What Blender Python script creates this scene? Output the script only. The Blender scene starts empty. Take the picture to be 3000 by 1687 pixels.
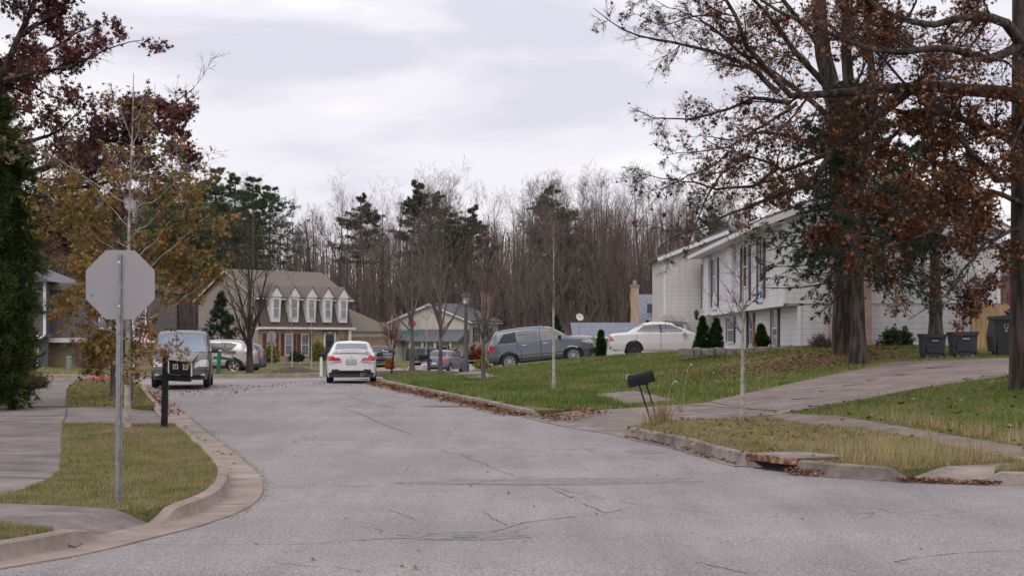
import bpy, bmesh, math, random
import numpy as np
from mathutils import Vector, Matrix
from mathutils.geometry import delaunay_2d_cdt
rng = np.random.default_rng(7)
random.seed(7)
R = math.radians
sc = bpy.context.scene
COL = sc.collection
# ------------------------------------------------------------------ camera
F = 4400.0; HY = 860.0; CX = 1288.0; HC = 2.127; SL = 52.0 / F    # focal in 2576-px units, eye level row, camera height, road rise
cam = bpy.data.cameras.new("camera"); co = bpy.data.objects.new("camera", cam); COL.objects.link(co)
co.location = (0, 0, HC); co.rotation_euler = (R(90), 0, 0)
cam.sensor_width = 36; cam.lens = 36 * F / 2576; cam.shift_y = (HY - 724.3) / 2576
cam.clip_start = 0.5; cam.clip_end = 3000
sc.camera = co
sc.view_settings.view_transform = 'Standard'; sc.view_settings.look = 'None'
sc.view_settings.exposure = 0.14; sc.view_settings.gamma = 1
sc.cycles.max_bounces = 6; sc.cycles.diffuse_bounces = 3; sc.cycles.transparent_max_bounces = 6
# ------------------------------------------------------------------ sky
W = bpy.data.worlds.new("World"); sc.world = W; W.use_nodes = True
nt = W.node_tree; nt.nodes.clear(); N = nt.nodes.new; LK = nt.links.new
sky = N('ShaderNodeTexSky'); sky.sky_type = 'NISHITA'; sky.sun_disc = False
sky.sun_elevation = R(28); sky.sun_rotation = R(200); sky.air_density = 1.2
b1 = N('ShaderNodeBackground'); b1.inputs[1].default_value = 0.08; LK(sky.outputs[0], b1.inputs[0])
tc = N('ShaderNodeTexCoord'); sep = N('ShaderNodeSeparateXYZ'); LK(tc.outputs['Generated'], sep.inputs[0])
mp = N('ShaderNodeMapping'); mp.inputs['Scale'].default_value = (2.2, 2.2, 9.0); LK(tc.outputs['Generated'], mp.inputs[0])
mp.inputs['Location'].default_value = (0.35, 0.1, 0.6)
n1 = N('ShaderNodeTexNoise'); n1.inputs['Scale'].default_value = 1.6; n1.inputs['Detail'].default_value = 7; n1.inputs['Roughness'].default_value = 0.52
n1.inputs['Distortion'].default_value = 0.35
LK(mp.outputs[0], n1.inputs[0])
cr = N('ShaderNodeValToRGB'); LK(n1.outputs[0], cr.inputs[0])
cr.color_ramp.interpolation = 'EASE'
cr.color_ramp.elements[0].position = 0.36; cr.color_ramp.elements[0].color = (0.63, 0.615, 0.705, 1)
cr.color_ramp.elements[1].position = 0.60; cr.color_ramp.elements[1].color = (0.96, 0.925, 0.92, 1)
e = cr.color_ramp.elements.new(0.48); e.color = (0.77, 0.75, 0.81, 1)
mr = N('ShaderNodeMapRange'); mr.inputs[1].default_value = 0.17; mr.inputs[2].default_value = 0.9
mr.inputs[3].default_value = 1.10; mr.inputs[4].default_value = 1.5; LK(sep.outputs[2], mr.inputs[0])
b2 = N('ShaderNodeBackground'); LK(cr.outputs[0], b2.inputs[0]); LK(mr.outputs[0], b2.inputs[1])
mx = N('ShaderNodeMixShader'); mx.inputs[0].default_value = 0.95
LK(b1.outputs[0], mx.inputs[1]); LK(b2.outputs[0], mx.inputs[2])
wo = N('ShaderNodeOutputWorld'); LK(mx.outputs[0], wo.inputs[0])
# ------------------------------------------------------------------ sun behind cloud
sl = bpy.data.lights.new("sun", 'SUN'); sl.energy = 0.7; sl.angle = R(25); sl.color = (1, 0.93, 0.88)
so = bpy.data.objects.new("sun", sl); COL.objects.link(so)
so.rotation_euler = Vector((-0.25, -0.62, 0.62)).to_track_quat('Z', 'Y').to_euler(); so.location = (0, 0, 60)

# ------------------------------------------------------------------ helpers
def P(x, y, dz=0.0):
    """picture point on the sloping road plane (+dz) -> world x, y"""
    Y = (HC - dz) * F / (y - HY + SL * F)
    return ((x - CX) * Y / F, Y)
def PZ(x, y, Z):
    return ((x - CX) * Z / F, Z, HC - (y - HY) * Z / F)
def base(Y):
    return SL * np.clip(Y, -50, 60)

def nodes_of(m):
    m.use_nodes = True; t = m.node_tree; b = t.nodes.get('Principled BSDF'); return t, b
MATS = {}
def mat(name, col, rough=0.7, var=0.12, scale=6.0, col2=None, bump=0.0, bscale=None, metal=0.0, spec=0.5, detail=4, coat=0.0, stretch=(1,1,1), lo=0.35, hi=0.65):
    if name in MATS: return MATS[name]
    m = bpy.data.materials.new(name); t, b = nodes_of(m); MATS[name] = m
    tcn = t.nodes.new('ShaderNodeTexCoord'); mpn = t.nodes.new('ShaderNodeMapping'); mpn.inputs['Scale'].default_value = stretch
    t.links.new(tcn.outputs['Object'], mpn.inputs[0])
    n = t.nodes.new('ShaderNodeTexNoise'); n.inputs['Scale'].default_value = scale; n.inputs['Detail'].default_value = detail
    t.links.new(mpn.outputs[0], n.inputs[0])
    r = t.nodes.new('ShaderNodeValToRGB'); t.links.new(n.outputs[0], r.inputs[0])
    c2 = col2 if col2 else tuple(min(1, c * (1 + var)) for c in col); c1 = tuple(c * (1 - (0 if col2 else var)) for c in col)
    r.color_ramp.elements[0].position = lo; r.color_ramp.elements[0].color = (*c1, 1)
    r.color_ramp.elements[1].position = hi; r.color_ramp.elements[1].color = (*c2, 1)
    t.links.new(r.outputs[0], b.inputs['Base Color'])
    b.inputs['Roughness'].default_value = rough; b.inputs['Metallic'].default_value = metal
    b.inputs['Specular IOR Level'].default_value = spec; b.inputs['Coat Weight'].default_value = coat
    b.inputs['Coat Roughness'].default_value = 0.06
    if bump > 0:
        n2 = t.nodes.new('ShaderNodeTexNoise'); n2.inputs['Scale'].default_value = bscale or scale * 3; n2.inputs['Detail'].default_value = 5
        t.links.new(mpn.outputs[0], n2.inputs[0])
        bp = t.nodes.new('ShaderNodeBump'); bp.inputs['Strength'].default_value = bump; bp.inputs['Distance'].default_value = 0.02
        t.links.new(n2.outputs[0], bp.inputs['Height']); t.links.new(bp.outputs[0], b.inputs['Normal'])
    return m
def mixcol(t, fac, a, b_, mode='MIX'):
    n = t.nodes.new('ShaderNodeMix'); n.data_type = 'RGBA'; n.blend_type = mode
    for s, v in ((n.inputs[0], fac), (n.inputs[6], a), (n.inputs[7], b_)):
        if hasattr(v, 'is_output'): t.links.new(v, s)
        elif isinstance(v, tuple): s.default_value = (*v, 1) if len(v) == 3 else v
        else: s.default_value = v
    return n.outputs[2]
def noise(t, scale, detail=4, vec=None, rough=0.5, w=None):
    n = t.nodes.new('ShaderNodeTexNoise'); n.inputs['Scale'].default_value = scale; n.inputs['Detail'].default_value = detail; n.inputs['Roughness'].default_value = rough
    if vec is not None: t.links.new(vec, n.inputs[0])
    return n.outputs[0]
def ramp(t, src, stops, interp='LINEAR'):
    r = t.nodes.new('ShaderNodeValToRGB'); r.color_ramp.interpolation = interp
    while len(r.color_ramp.elements) < len(stops): r.color_ramp.elements.new(0.5)
    for e, (p, c) in zip(r.color_ramp.elements, stops):
        e.position = p; e.color = (*c, 1) if isinstance(c, tuple) else (c, c, c, 1)
    t.links.new(src, r.inputs[0]); return r.outputs[0]
def geo_pos(t):
    return t.nodes.new('ShaderNodeNewGeometry').outputs['Position']
def leafmat(name, stops, trans=0.35, patch=None, pscale=0.5):
    """foliage: colour by leaf (random per island) and by patches in the crown"""
    if name in MATS: return MATS[name]
    m = bpy.data.materials.new(name); m.use_nodes = True; t = m.node_tree; t.nodes.clear(); MATS[name] = m
    g = t.nodes.new('ShaderNodeNewGeometry')
    nv = noise(t, pscale, 3, g.outputs['Position'])
    a = t.nodes.new('ShaderNodeMath'); a.operation = 'MULTIPLY_ADD'; t.links.new(nv, a.inputs[0]); a.inputs[1].default_value = 1.1; a.inputs[2].default_value = -0.55
    s = t.nodes.new('ShaderNodeMath'); s.operation = 'ADD'; t.links.new(a.outputs[0], s.inputs[0]); t.links.new(g.outputs['Random Per Island'], s.inputs[1])
    c = ramp(t, s.outputs[0], stops)
    d = t.nodes.new('ShaderNodeBsdfDiffuse'); tr = t.nodes.new('ShaderNodeBsdfTranslucent'); x = t.nodes.new('ShaderNodeMixShader'); x.inputs[0].default_value = trans
    o = t.nodes.new('ShaderNodeOutputMaterial')
    t.links.new(c, d.inputs[0]); t.links.new(c, tr.inputs[0]); t.links.new(d.outputs[0], x.inputs[1]); t.links.new(tr.outputs[0], x.inputs[2]); t.links.new(x.outputs[0], o.inputs[0])
    return m

def tag(o, label=None, cat=None, group=None, kind=None):
    if label: o['label'] = label
    if cat: o['category'] = cat
    if group: o['group'] = group
    if kind: o['kind'] = kind
    return o
def empty(name, loc, label, cat, rot=(0, 0, 0), group=None):
    o = bpy.data.objects.new(name, None); COL.objects.link(o); o.location = loc; o.rotation_euler = rot
    o.empty_display_size = 0.3
    return tag(o, label, cat, group)
def np_obj(name, V, Fc, m, parent=None, smooth=False, mats=None, midx=None):
    V = np.asarray(V, dtype=np.float32).reshape(-1, 3); Fc = np.asarray(Fc, dtype=np.int32)
    me = bpy.data.meshes.new(name); me.vertices.add(len(V)); me.vertices.foreach_set('co', V.ravel())
    k = Fc.shape[1]; me.loops.add(Fc.size); me.loops.foreach_set('vertex_index', Fc.ravel())
    me.polygons.add(len(Fc)); me.polygons.foreach_set('loop_start', np.arange(0, Fc.size, k, dtype=np.int32))
    me.polygons.foreach_set('loop_total', np.full(len(Fc), k, dtype=np.int32))
    me.update(calc_edges=True)
    if smooth: me.polygons.foreach_set('use_smooth', np.ones(len(Fc), dtype=bool))
    me.materials.append(m)
    o = bpy.data.objects.new(name, me); COL.objects.link(o)
    if parent: o.parent = parent
    return o
class MB:
    """collects pieces of ONE part"""
    def __init__(s): s.v = []; s.f = []
    def add(s, v, f, M=None):
        k = len(s.v)
        for p in v:
            p = Vector(p); s.v.append(tuple(M @ p) if M else tuple(p))
        for q in f: s.f.append(tuple(i + k for i in q))
        return s
    def box(s, x0, x1, y0, y1, z0, z1, M=None):
        v = [(x, y, z) for z in (z0, z1) for y in (y0, y1) for x in (x0, x1)]
        return s.add(v, [(0, 2, 3, 1), (4, 5, 7, 6), (0, 1, 5, 4), (2, 6, 7, 3), (0, 4, 6, 2), (1, 3, 7, 5)], M)
    def bbox(s, x0, x1, y0, y1, z0, z1, b=0.02, M=None):
        """box with chamfered vertical and top edges"""
        bm = bmesh.new(); bmesh.ops.create_cube(bm, size=1)
        bmesh.ops.scale(bm, vec=(x1 - x0, y1 - y0, z1 - z0), verts=bm.verts)
        bmesh.ops.translate(bm, vec=((x0 + x1) / 2, (y0 + y1) / 2, (z0 + z1) / 2), verts=bm.verts)
        bmesh.ops.bevel(bm, geom=bm.edges[:], offset=b, segments=2, affect='EDGES', profile=0.5)
        bm.verts.index_update()
        s.add([v.co for v in bm.verts], [[v.index for v in f.verts] for f in bm.faces], M); bm.free(); return s
    def prism(s, pts, d0, d1, axis='y', M=None):
        """polygon pts (a,b) extruded along axis"""
        n = len(pts)
        def mk(a, b, d): return {'y': (a, d, b), 'x': (d, a, b), 'z': (a, b, d)}[axis]
        v = [mk(a, b, d0) for a, b in pts] + [mk(a, b, d1) for a, b in pts]
        f = [tuple(range(n)), tuple(range(2 * n - 1, n - 1, -1))] + [(i, i + n, (i + 1) % n + n, (i + 1) % n) for i in range(n)]
        return s.add(v, f, M)
    def tube(s, pts, r, sides=8, M=None, cap=True):
        pts = [Vector(p) for p in pts]; n = len(pts); rr = r if isinstance(r, (list, tuple)) else [r] * n
        v = []; f = []
        for i, p in enumerate(pts):
            t = (pts[min(i + 1, n - 1)] - pts[max(i - 1, 0)]).normalized()
            a = t.cross(Vector((0, 0, 1)) if abs(t.z) < 0.9 else Vector((0, 1, 0))).normalized(); b = t.cross(a)
            for k in range(sides):
                th = 2 * math.pi * k / sides; v.append(p + (a * math.cos(th) + b * math.sin(th)) * rr[i])
        for i in range(n - 1):
            for k in range(sides):
                k2 = (k + 1) % sides; f.append((i * sides + k, i * sides + k2, (i + 1) * sides + k2, (i + 1) * sides + k))
        if cap: f.append(tuple(range(sides - 1, -1, -1))); f.append(tuple((n - 1) * sides + k for k in range(sides)))
        return s.add(v, f, M)
    def lathe(s, prof, seg=24, M=None):
        """(r,z) profile around z"""
        n = len(prof); v = []; f = []
        for r_, z in prof:
            for k in range(seg):
                th = 2 * math.pi * k / seg; v.append((r_ * math.cos(th), r_ * math.sin(th), z))
        for i in range(n - 1):
            for k in range(seg):
                k2 = (k + 1) % seg; f.append((i * seg + k, i * seg + k2, (i + 1) * seg + k2, (i + 1) * seg + k))
        return s.add(v, f, M)
    def quad(s, *p, M=None): return s.add(list(p), [tuple(range(len(p)))], M)
    def build(s, name, m, parent=None, smooth=False, M=None):
        me = bpy.data.meshes.new(name); me.from_pydata(s.v, [], s.f); me.update()
        if smooth:
            me.polygons.foreach_set('use_smooth', [True] * len(me.polygons))
            try: me.set_sharp_from_angle(angle=R(40))
            except Exception: pass
        me.materials.append(m); o = bpy.data.objects.new(name, me); COL.objects.link(o)
        if parent: o.parent = parent
        return o
def T(x=0, y=0, z=0, rz=0, rx=0, ry=0):
    return Matrix.Translation((x, y, z)) @ Matrix.Rotation(rz, 4, 'Z') @ Matrix.Rotation(ry, 4, 'Y') @ Matrix.Rotation(rx, 4, 'X')
def copy_tree(o, parent=None, label=None):
    c = o.copy(); COL.objects.link(c)
    if parent: c.parent = parent
    if label: c['label'] = label
    for ch in [k for k in bpy.data.objects if k.parent == o]: copy_tree(ch, c)
    return c

# ------------------------------------------------------------------ lines of the kerbs (picture points on the road plane, with kerb height)
def resample(pts, step=0.25, closed=False, even=True):
    """Catmull-Rom through (x,y,h..) then equal steps"""
    p = np.array(pts, float); n = len(p); out = []
    for i in range(n - 1):
        p0, p1, p2, p3 = p[max(i - 1, 0)], p[i], p[i + 1], p[min(i + 2, n - 1)]
        m = max(2, int(np.linalg.norm(p2[:2] - p1[:2]) / step))
        for t in np.linspace(0, 1, m, endpoint=False):
            q = 0.5 * (2 * p1 + (p2 - p0) * t + (2 * p0 - 5 * p1 + 4 * p2 - p3) * t * t + (3 * p1 - p0 - 3 * p2 + p3) * t ** 3)
            if len(q) > 2: q[2:] = p1[2:] + (p2[2:] - p1[2:]) * t
            out.append(q)
    out.append(p[-1]); q = np.array(out); s = np.r_[0, np.cumsum(np.hypot(np.diff(q[:, 0]), np.diff(q[:, 1])))]; u = np.linspace(0, s[-1], max(2, int(s[-1] / step) + 1))
    q = np.stack([np.interp(u, s, q[:, k]) for k in range(q.shape[1])], 1) if even else q
    return q
def wpts(l): return [(*P(a[0], a[1]), a[2]) for a in l]
KH = 0.15
LK_ = resample([(-60, 60.5, KH), (-30, 61, KH), (-20, 60.8, KH), (-15.5, 60, KH), (-13.2, 58.6, KH)] + wpts([(357, 976, KH), (376, 1000, KH), (401, 1029, KH), (409, 1038, .02), (455, 1082, .02), (463, 1090, KH),
     (500, 1124, KH), (530, 1150, KH), (560, 1182, KH), (576, 1206, KH), (572, 1238, KH), (545, 1268, KH), (490, 1294, KH), (452, 1306, KH), (405, 1321, .015), (270, 1354, .015),
     (212, 1368, KH), (104, 1391, KH), (0, 1409, KH), (-200, 1437, KH), (-700, 1480, KH)]))
RK_ = resample([(30, 74, KH), (6, 73.5, KH), (-1, 72, KH), (-3.4, 69, KH), (-4.35, 65.5, KH), (-4.5, 62.5, KH)] + wpts([(955, 965, KH), (1033, 983, KH), (1123, 1002, KH), (1207, 1019, KH), (1294, 1040, KH), (1328, 1047, KH), (1345, 1051, .02),
     (1381, 1060, .02), (1467, 1077, .02), (1560, 1092, .02), (1580, 1098, .17), (1624, 1108, .17), (1717, 1127, .17), (1787, 1148, .17), (1874, 1172, .18), (1912, 1180, .18), (1995, 1189, .18), (2051, 1196, .18),
     (2169, 1204, .17), (2232, 1208, .17), (2285, 1211, .015), (2455, 1216, .015), (2492, 1218, .16), (2576, 1220, .16), (2800, 1226, .16), (3400, 1235, .16)]))
FK_ = resample([(-60, 69.5, KH), (-20, 68.8, KH), (-13.5, 68.6, KH), (-9.5, 69.0, KH), (-8.1, 70.5, KH), (-7.6, 75, KH), (-7.3, 90, KH), (-7.3, 130, KH)], 0.5)
def offset(line, d):
    p = line[:, :2]; t = np.gradient(p, axis=0); t /= np.linalg.norm(t, axis=1)[:, None] + 1e-9
    n = np.stack([-t[:, 1], t[:, 0]], 1)
    return p + n * d
KL = np.concatenate([LK_[:, :2], RK_[:, :2], FK_[:, :2]])
def kdist(x, y):
    x = np.atleast_1d(np.asarray(x, float)); y = np.atleast_1d(np.asarray(y, float)); out = np.empty(len(x))
    for i in range(0, len(x), 4000):
        d = (x[i:i+4000, None] - KL[None, :, 0]) ** 2 + (y[i:i+4000, None] - KL[None, :, 1]) ** 2
        out[i:i+4000] = np.sqrt(d.min(1))
    return out
# ------------------------------------------------------------------ shape of the land: heights measured at points, smoothed between
CT = np.array([(-5, 90, .5), (-5, 118, .05), (-9, 171, -.25), (-3, 171, -.25), (5, 165, -.1), (-20, 90, .62), (-26, 137, .75), (-17, 137, .66), (-13, 110, .35), (-30, 110, .55),
    (-45, 90, .9), (-25, 90, .9), (-60, 137, 1.2), (0, 250, .8), (-90, 250, 1.5), (90, 250, 1.8), (-2.3, 88, .58), (5, 72, 1.46), (9, 73, 1.6), (2.3, 72, 1.20), (0, 72, .96), (0, 66.5, 1.20), (5, 66.5, 1.66), (-2, 70, .88),
    (10, 60, 1.9), (15, 58, 1.92), (10, 84, 1.9), (22, 60, 2), (14, 49, 1.68), (28, 45, 2.0), (5.6, 42, .9), (7.9, 45, 1.2), (10.4, 47.5, 1.57), (11.4, 40, 1.345), (8.9, 38, 1.12),
    (7.6, 37.3, .92), (5.6, 36.5, .62), (10.2, 34, 1.24), (7.5, 26, .47), (9.4, 29, .85), (9.3, 47.2, 1.49), (10, 52, 1.80), (4.9, 52, 1.06), (3, 60, 1.25), (6, 60, 1.55), (8, 57.5, 1.85),
    (1.5, 50, .86), (3.4, 46, .92), (6, 66, 1.68), (2.4, 66, 1.46), (4.4, 40.2, .64), (20, 34, 1.9), (20, 22, .8), (40, 60, 2.4), (60, 100, 2), (20, 120, 1.2), (3.5, 130, .9), (40, 160, 1.2),
    (-10, 30, .5), (-20, 30, .5), (-20, 45, .7), (-40, 45, .9), (-15, 18, .36), (-30, 18, .36), (-25, 75, .85), (-15, 76, .86), (-8.5, 80, .72), (12, 42.5, 1.5), (1, 44, .72), (-1, 58, .9), (0, 62, 1.0), (0.6, 67, 1.12)], float)
def _tps():
    X = CT[:, :2] / 10; r = CT[:, 2] - base(CT[:, 1]) - 0.15
    n = len(X); d = np.sqrt(((X[:, None] - X[None]) ** 2).sum(2)); K = np.where(d > 0, d * d * np.log(d + 1e-12), 0) + np.eye(n) * 0.02
    Q = np.hstack([np.ones((n, 1)), X]); A = np.block([[K, Q], [Q.T, np.zeros((3, 3))]])
    return X, np.linalg.solve(A, np.concatenate([r, np.zeros(3)]))
TX, TW = _tps()
def rise(x, y):
    x = np.atleast_1d(np.asarray(x, float)); y = np.atleast_1d(np.asarray(y, float)); out = np.empty(len(x))
    for i in range(0, len(x), 4000):
        q = np.stack([x[i:i+4000], y[i:i+4000]], 1) / 10; d = np.sqrt(((q[:, None] - TX[None]) ** 2).sum(2))
        U = np.where(d > 0, d * d * np.log(d + 1e-12), 0)
        out[i:i+4000] = U @ TW[:-3] + TW[-3] + q @ TW[-2:]
    return np.clip(out, -1.2, 2.2)
def zl(x, y):
    """lawn height"""
    x = np.atleast_1d(np.asarray(x, float)); y = np.atleast_1d(np.asarray(y, float))
    k = kdist(x, y); w = np.clip((k - 0.3) / 3.2, 0, 1); w = w * w * (3 - 2 * w)
    left = (x < -4) & (y < 58); w = np.where(left, w * 0, w)
    return base(y) + 0.15 + w * rise(x, y)
def zr(x, y):
    """road height"""
    x = np.atleast_1d(np.asarray(x, float)); y = np.atleast_1d(np.asarray(y, float))
    w = np.clip((y - 72) / 12, 0, 1)
    return base(y) + w * rise(x, y)
def zg(x, y): return float(zl([x], [y])[0])
def inpoly(x, y, poly):
    p = np.asarray(poly, float); x = np.asarray(x); y = np.asarray(y); c = np.zeros(x.shape, bool); j = len(p) - 1
    for i in range(len(p)):
        a = (p[i, 1] > y) != (p[j, 1] > y)
        xx = (p[j, 0] - p[i, 0]) * (y - p[i, 1]) / (p[j, 1] - p[i, 1] + 1e-12) + p[i, 0]
        c ^= a & (x < xx); j = i
    return c
def drape(name, poly, m, zf, step=0.5, holes=(), dz=0.0, skirt=0.0, maxn=60000, parent=None, split_far=None):
    """sheet over polygon following the land, with holes left for paving"""
    poly = [tuple(q) for q in np.asarray(poly)[:, :2]]; a = np.array(poly)
    (x0, y0), (x1, y1) = a.min(0), a.max(0)
    pts = []; y = y0
    while y < y1:
        s = step * max(1.0, (y - 20) / 35.0) if y > 20 else step
        xs = np.arange(x0, x1, s) + rng.uniform(0, s * .3)
        pts += [(float(q), y + float(rng.uniform(-.1, .1)) * s) for q in xs]; y += s
    pts = np.array(pts); pts = pts[inpoly(pts[:, 0], pts[:, 1], poly)]
    V = [Vector(q) for q in poly]; loops = [list(range(len(poly)))]
    for h in holes:
        k = len(V); V += [Vector(tuple(q)) for q in h]; loops.append(list(range(k, k + len(h))))
    E = [(l[i], l[(i + 1) % len(l)]) for l in loops for i in range(len(l))]
    V += [Vector(q) for q in pts]
    vo, eo, fo, *_ = delaunay_2d_cdt(V, E, [], 0, 1e-4)
    vo = np.array([tuple(q) for q in vo]); fo = np.array([f for f in fo if len(f) == 3])
    c = vo[fo].mean(1); keep = inpoly(c[:, 0], c[:, 1], poly)
    for h in holes: keep &= ~inpoly(c[:, 0], c[:, 1], h)
    fo = fo[keep]; z = zf(vo[:, 0], vo[:, 1]) + dz
    V3 = np.column_stack([vo, z])
    if skirt > 0:
        ed = {}
        for f in fo:
            for i in range(3):
                e_ = (f[i], f[(i + 1) % 3]); k = (min(e_), max(e_))
                ed.setdefault(k, []).append(e_)
        b = [v[0] for v in ed.values() if len(v) == 1]; n0 = len(V3)
        idx = {}; ex = []
        for q in b:
            for i in q:
                if i not in idx: idx[i] = n0 + len(ex); p = V3[i].copy(); p[2] -= skirt; ex.append(p)
        V3 = np.vstack([V3, ex]); sk = []
        for i, j in b: sk += [(j, i, idx[i]), (j, idx[i], idx[j])]
        fo = np.vstack([fo, sk])
    o = np_obj(name, V3, fo, m, parent, smooth=False); 
    o.data.polygons.foreach_set('use_smooth', np.ones(len(fo), bool))
    try: o.data.set_sharp_from_angle(angle=R(50))
    except Exception: pass
    return o
def kerb(name, line, m, side, gutter=0.4, top=0.16, a=0, b=None):
    """kerb and gutter swept along the foot line; side=+1 lawn on the left of the line direction"""
    ln = line[a:b]; h = ln[:, 2]
    prof = [(-gutter, -0.02, 0), (-gutter, 0.010, 0), (-gutter * .5, 0.006, 0), (-0.02, 0.003, 0), (0.0, 0.004, 0.15), (0.02, 0.0, .9), (0.045, 0.0, 1.0), (top - .02, 0.004, 1.0), (top, 0, .97), (top + .01, -0.25, 0)]
    V = []; n = len(ln)
    for d, z, k in prof:
        q = offset(ln, d * side); zz = zr(q[:, 0], q[:, 1]) + z + k * h + 0.004
        V.append(np.column_stack([q, zz]))
    V = np.array(V); kf = len(prof); idx = np.arange(kf * n).reshape(kf, n); fs = []
    for i in range(kf - 1):
        q = np.stack([idx[i, :-1], idx[i, 1:], idx[i + 1, 1:], idx[i + 1, :-1]], 1)
        fs.append(q if side > 0 else q[:, ::-1])
    o = np_obj(name, V.reshape(-1, 3), np.vstack(fs), m, smooth=True)
    try: o.data.set_sharp_from_angle(angle=R(35))
    except Exception: pass
    return tag(o, kind='structure')
def fix_zl():
    global zl
    def zl(x, y):
        x = np.atleast_1d(np.asarray(x, float)); y = np.atleast_1d(np.asarray(y, float))
        k = kdist(x, y); w = np.clip((k - 0.3) / 3.2, 0, 1); w = w * w * (3 - 2 * w)
        w = np.where((x < -4) & (y < 58), 0, w); w = np.maximum(w, np.clip((y - 72) / 12, 0, 1))
        return base(y) + 0.15 + w * rise(x, y)
fix_zl()
# ------------------------------------------------------------------ ground materials
def m_asphalt():
    m = bpy.data.materials.new('asphalt'); t, b = nodes_of(m); p = geo_pos(t)
    f = ramp(t, noise(t, 42, 4, p, 0.75), [(0.32, (.125, .115, .112)), (0.47, (.21, .194, .190)), (0.60, (.36, .335, .328))])
    g = ramp(t, noise(t, 120, 2, p, 0.6), [(0.38, (.6, .6, .6)), (0.62, (1.3, 1.3, 1.3))])
    c = mixcol(t, 1.0, f, g, 'MULTIPLY')
    big = ramp(t, noise(t, 0.32, 5, p, 0.6), [(0.35, (.86, .84, .86)), (0.62, (1.09, 1.08, 1.08))])
    c = mixcol(t, 1.0, c, big, 'MULTIPLY')
    mp_ = t.nodes.new('ShaderNodeMapping'); mp_.inputs['Scale'].default_value = (2.2, 0.22, 1); mp_.inputs['Rotation'].default_value = (0, 0, R(-13)); t.links.new(p, mp_.inputs[0])
    st = ramp(t, noise(t, 1.0, 4, mp_.outputs[0]), [(0.3, (.88, .88, .89)), (0.6, (1.05, 1.04, 1.04))])
    c = mixcol(t, 1.0, c, st, 'MULTIPLY'); t.links.new(c, b.inputs['Base Color'])
    b.inputs['Roughness'].default_value = .8; b.inputs['Specular IOR Level'].default_value = .35
    vo = t.nodes.new('ShaderNodeTexVoronoi'); vo.feature = 'DISTANCE_TO_EDGE'; vo.inputs['Scale'].default_value = .42
    wv = t.nodes.new('ShaderNodeTexNoise'); wv.inputs['Scale'].default_value = 1.3; wv.inputs['Detail'].default_value = 5; t.links.new(p, wv.inputs[0])
    wa = t.nodes.new('ShaderNodeVectorMath'); wa.operation = 'MULTIPLY_ADD'; t.links.new(wv.outputs['Color'], wa.inputs[0]); wa.inputs[1].default_value = (1.3, 1.3, 0); t.links.new(p, wa.inputs[2]); t.links.new(wa.outputs[0], vo.inputs['Vector'])
    ln_ = ramp(t, vo.outputs['Distance'], [(0.0, (.62, .61, .62)), (.008, (.8, .8, .8)), (.016, (1, 1, 1))]); gate = ramp(t, noise(t, .22, 3, p), [(.50, 0.0), (.60, 1.0)])
    c = mixcol(t, gate, c, mixcol(t, 1.0, c, ln_, 'MULTIPLY'))
    sp_ = ramp(t, noise(t, 3.5, 3, p, .5), [(.24, (.8, .79, .79)), (.33, (1, 1, 1))]); c = mixcol(t, 1.0, c, sp_, 'MULTIPLY'); t.links.new(c, b.inputs['Base Color'])
    bp = t.nodes.new('ShaderNodeBump'); bp.inputs['Strength'].default_value = .5; bp.inputs['Distance'].default_value = .01
    t.links.new(noise(t, 60, 3, p, .7), bp.inputs['Height']); t.links.new(bp.outputs[0], b.inputs['Normal']); return m
def m_concrete(name, c0, c1, dark=.6, joint=None):
    m = bpy.data.materials.new(name); t, b = nodes_of(m); p = geo_pos(t)
    c = ramp(t, noise(t, 1.4, 6, p, .65), [(0.3, c0), (0.62, c1)])
    f = ramp(t, noise(t, 45, 3, p, .7), [(0.35, (.84, .84, .84)), (0.65, (1.1, 1.1, 1.1))]); c = mixcol(t, 1.0, c, f, 'MULTIPLY')
    mp_ = t.nodes.new('ShaderNodeMapping'); mp_.inputs['Scale'].default_value = (.9, 1.7, 1); t.links.new(p, mp_.inputs[0])
    s = ramp(t, noise(t, 1.0, 7, mp_.outputs[0], .68), [(0.36, (dark, dark * .97, dark)), (0.58, (1.04, 1.04, 1.04))]); c = mixcol(t, 1.0, c, s, 'MULTIPLY')
    t.links.new(c, b.inputs['Base Color']); b.inputs['Roughness'].default_value = .85; b.inputs['Specular IOR Level'].default_value = .3
    bp = t.nodes.new('ShaderNodeBump'); bp.inputs['Strength'].default_value = .3; bp.inputs['Distance'].default_value = .01
    t.links.new(noise(t, 35, 4, p, .7), bp.inputs['Height']); t.links.new(bp.outputs[0], b.inputs['Normal']); return m
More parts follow.
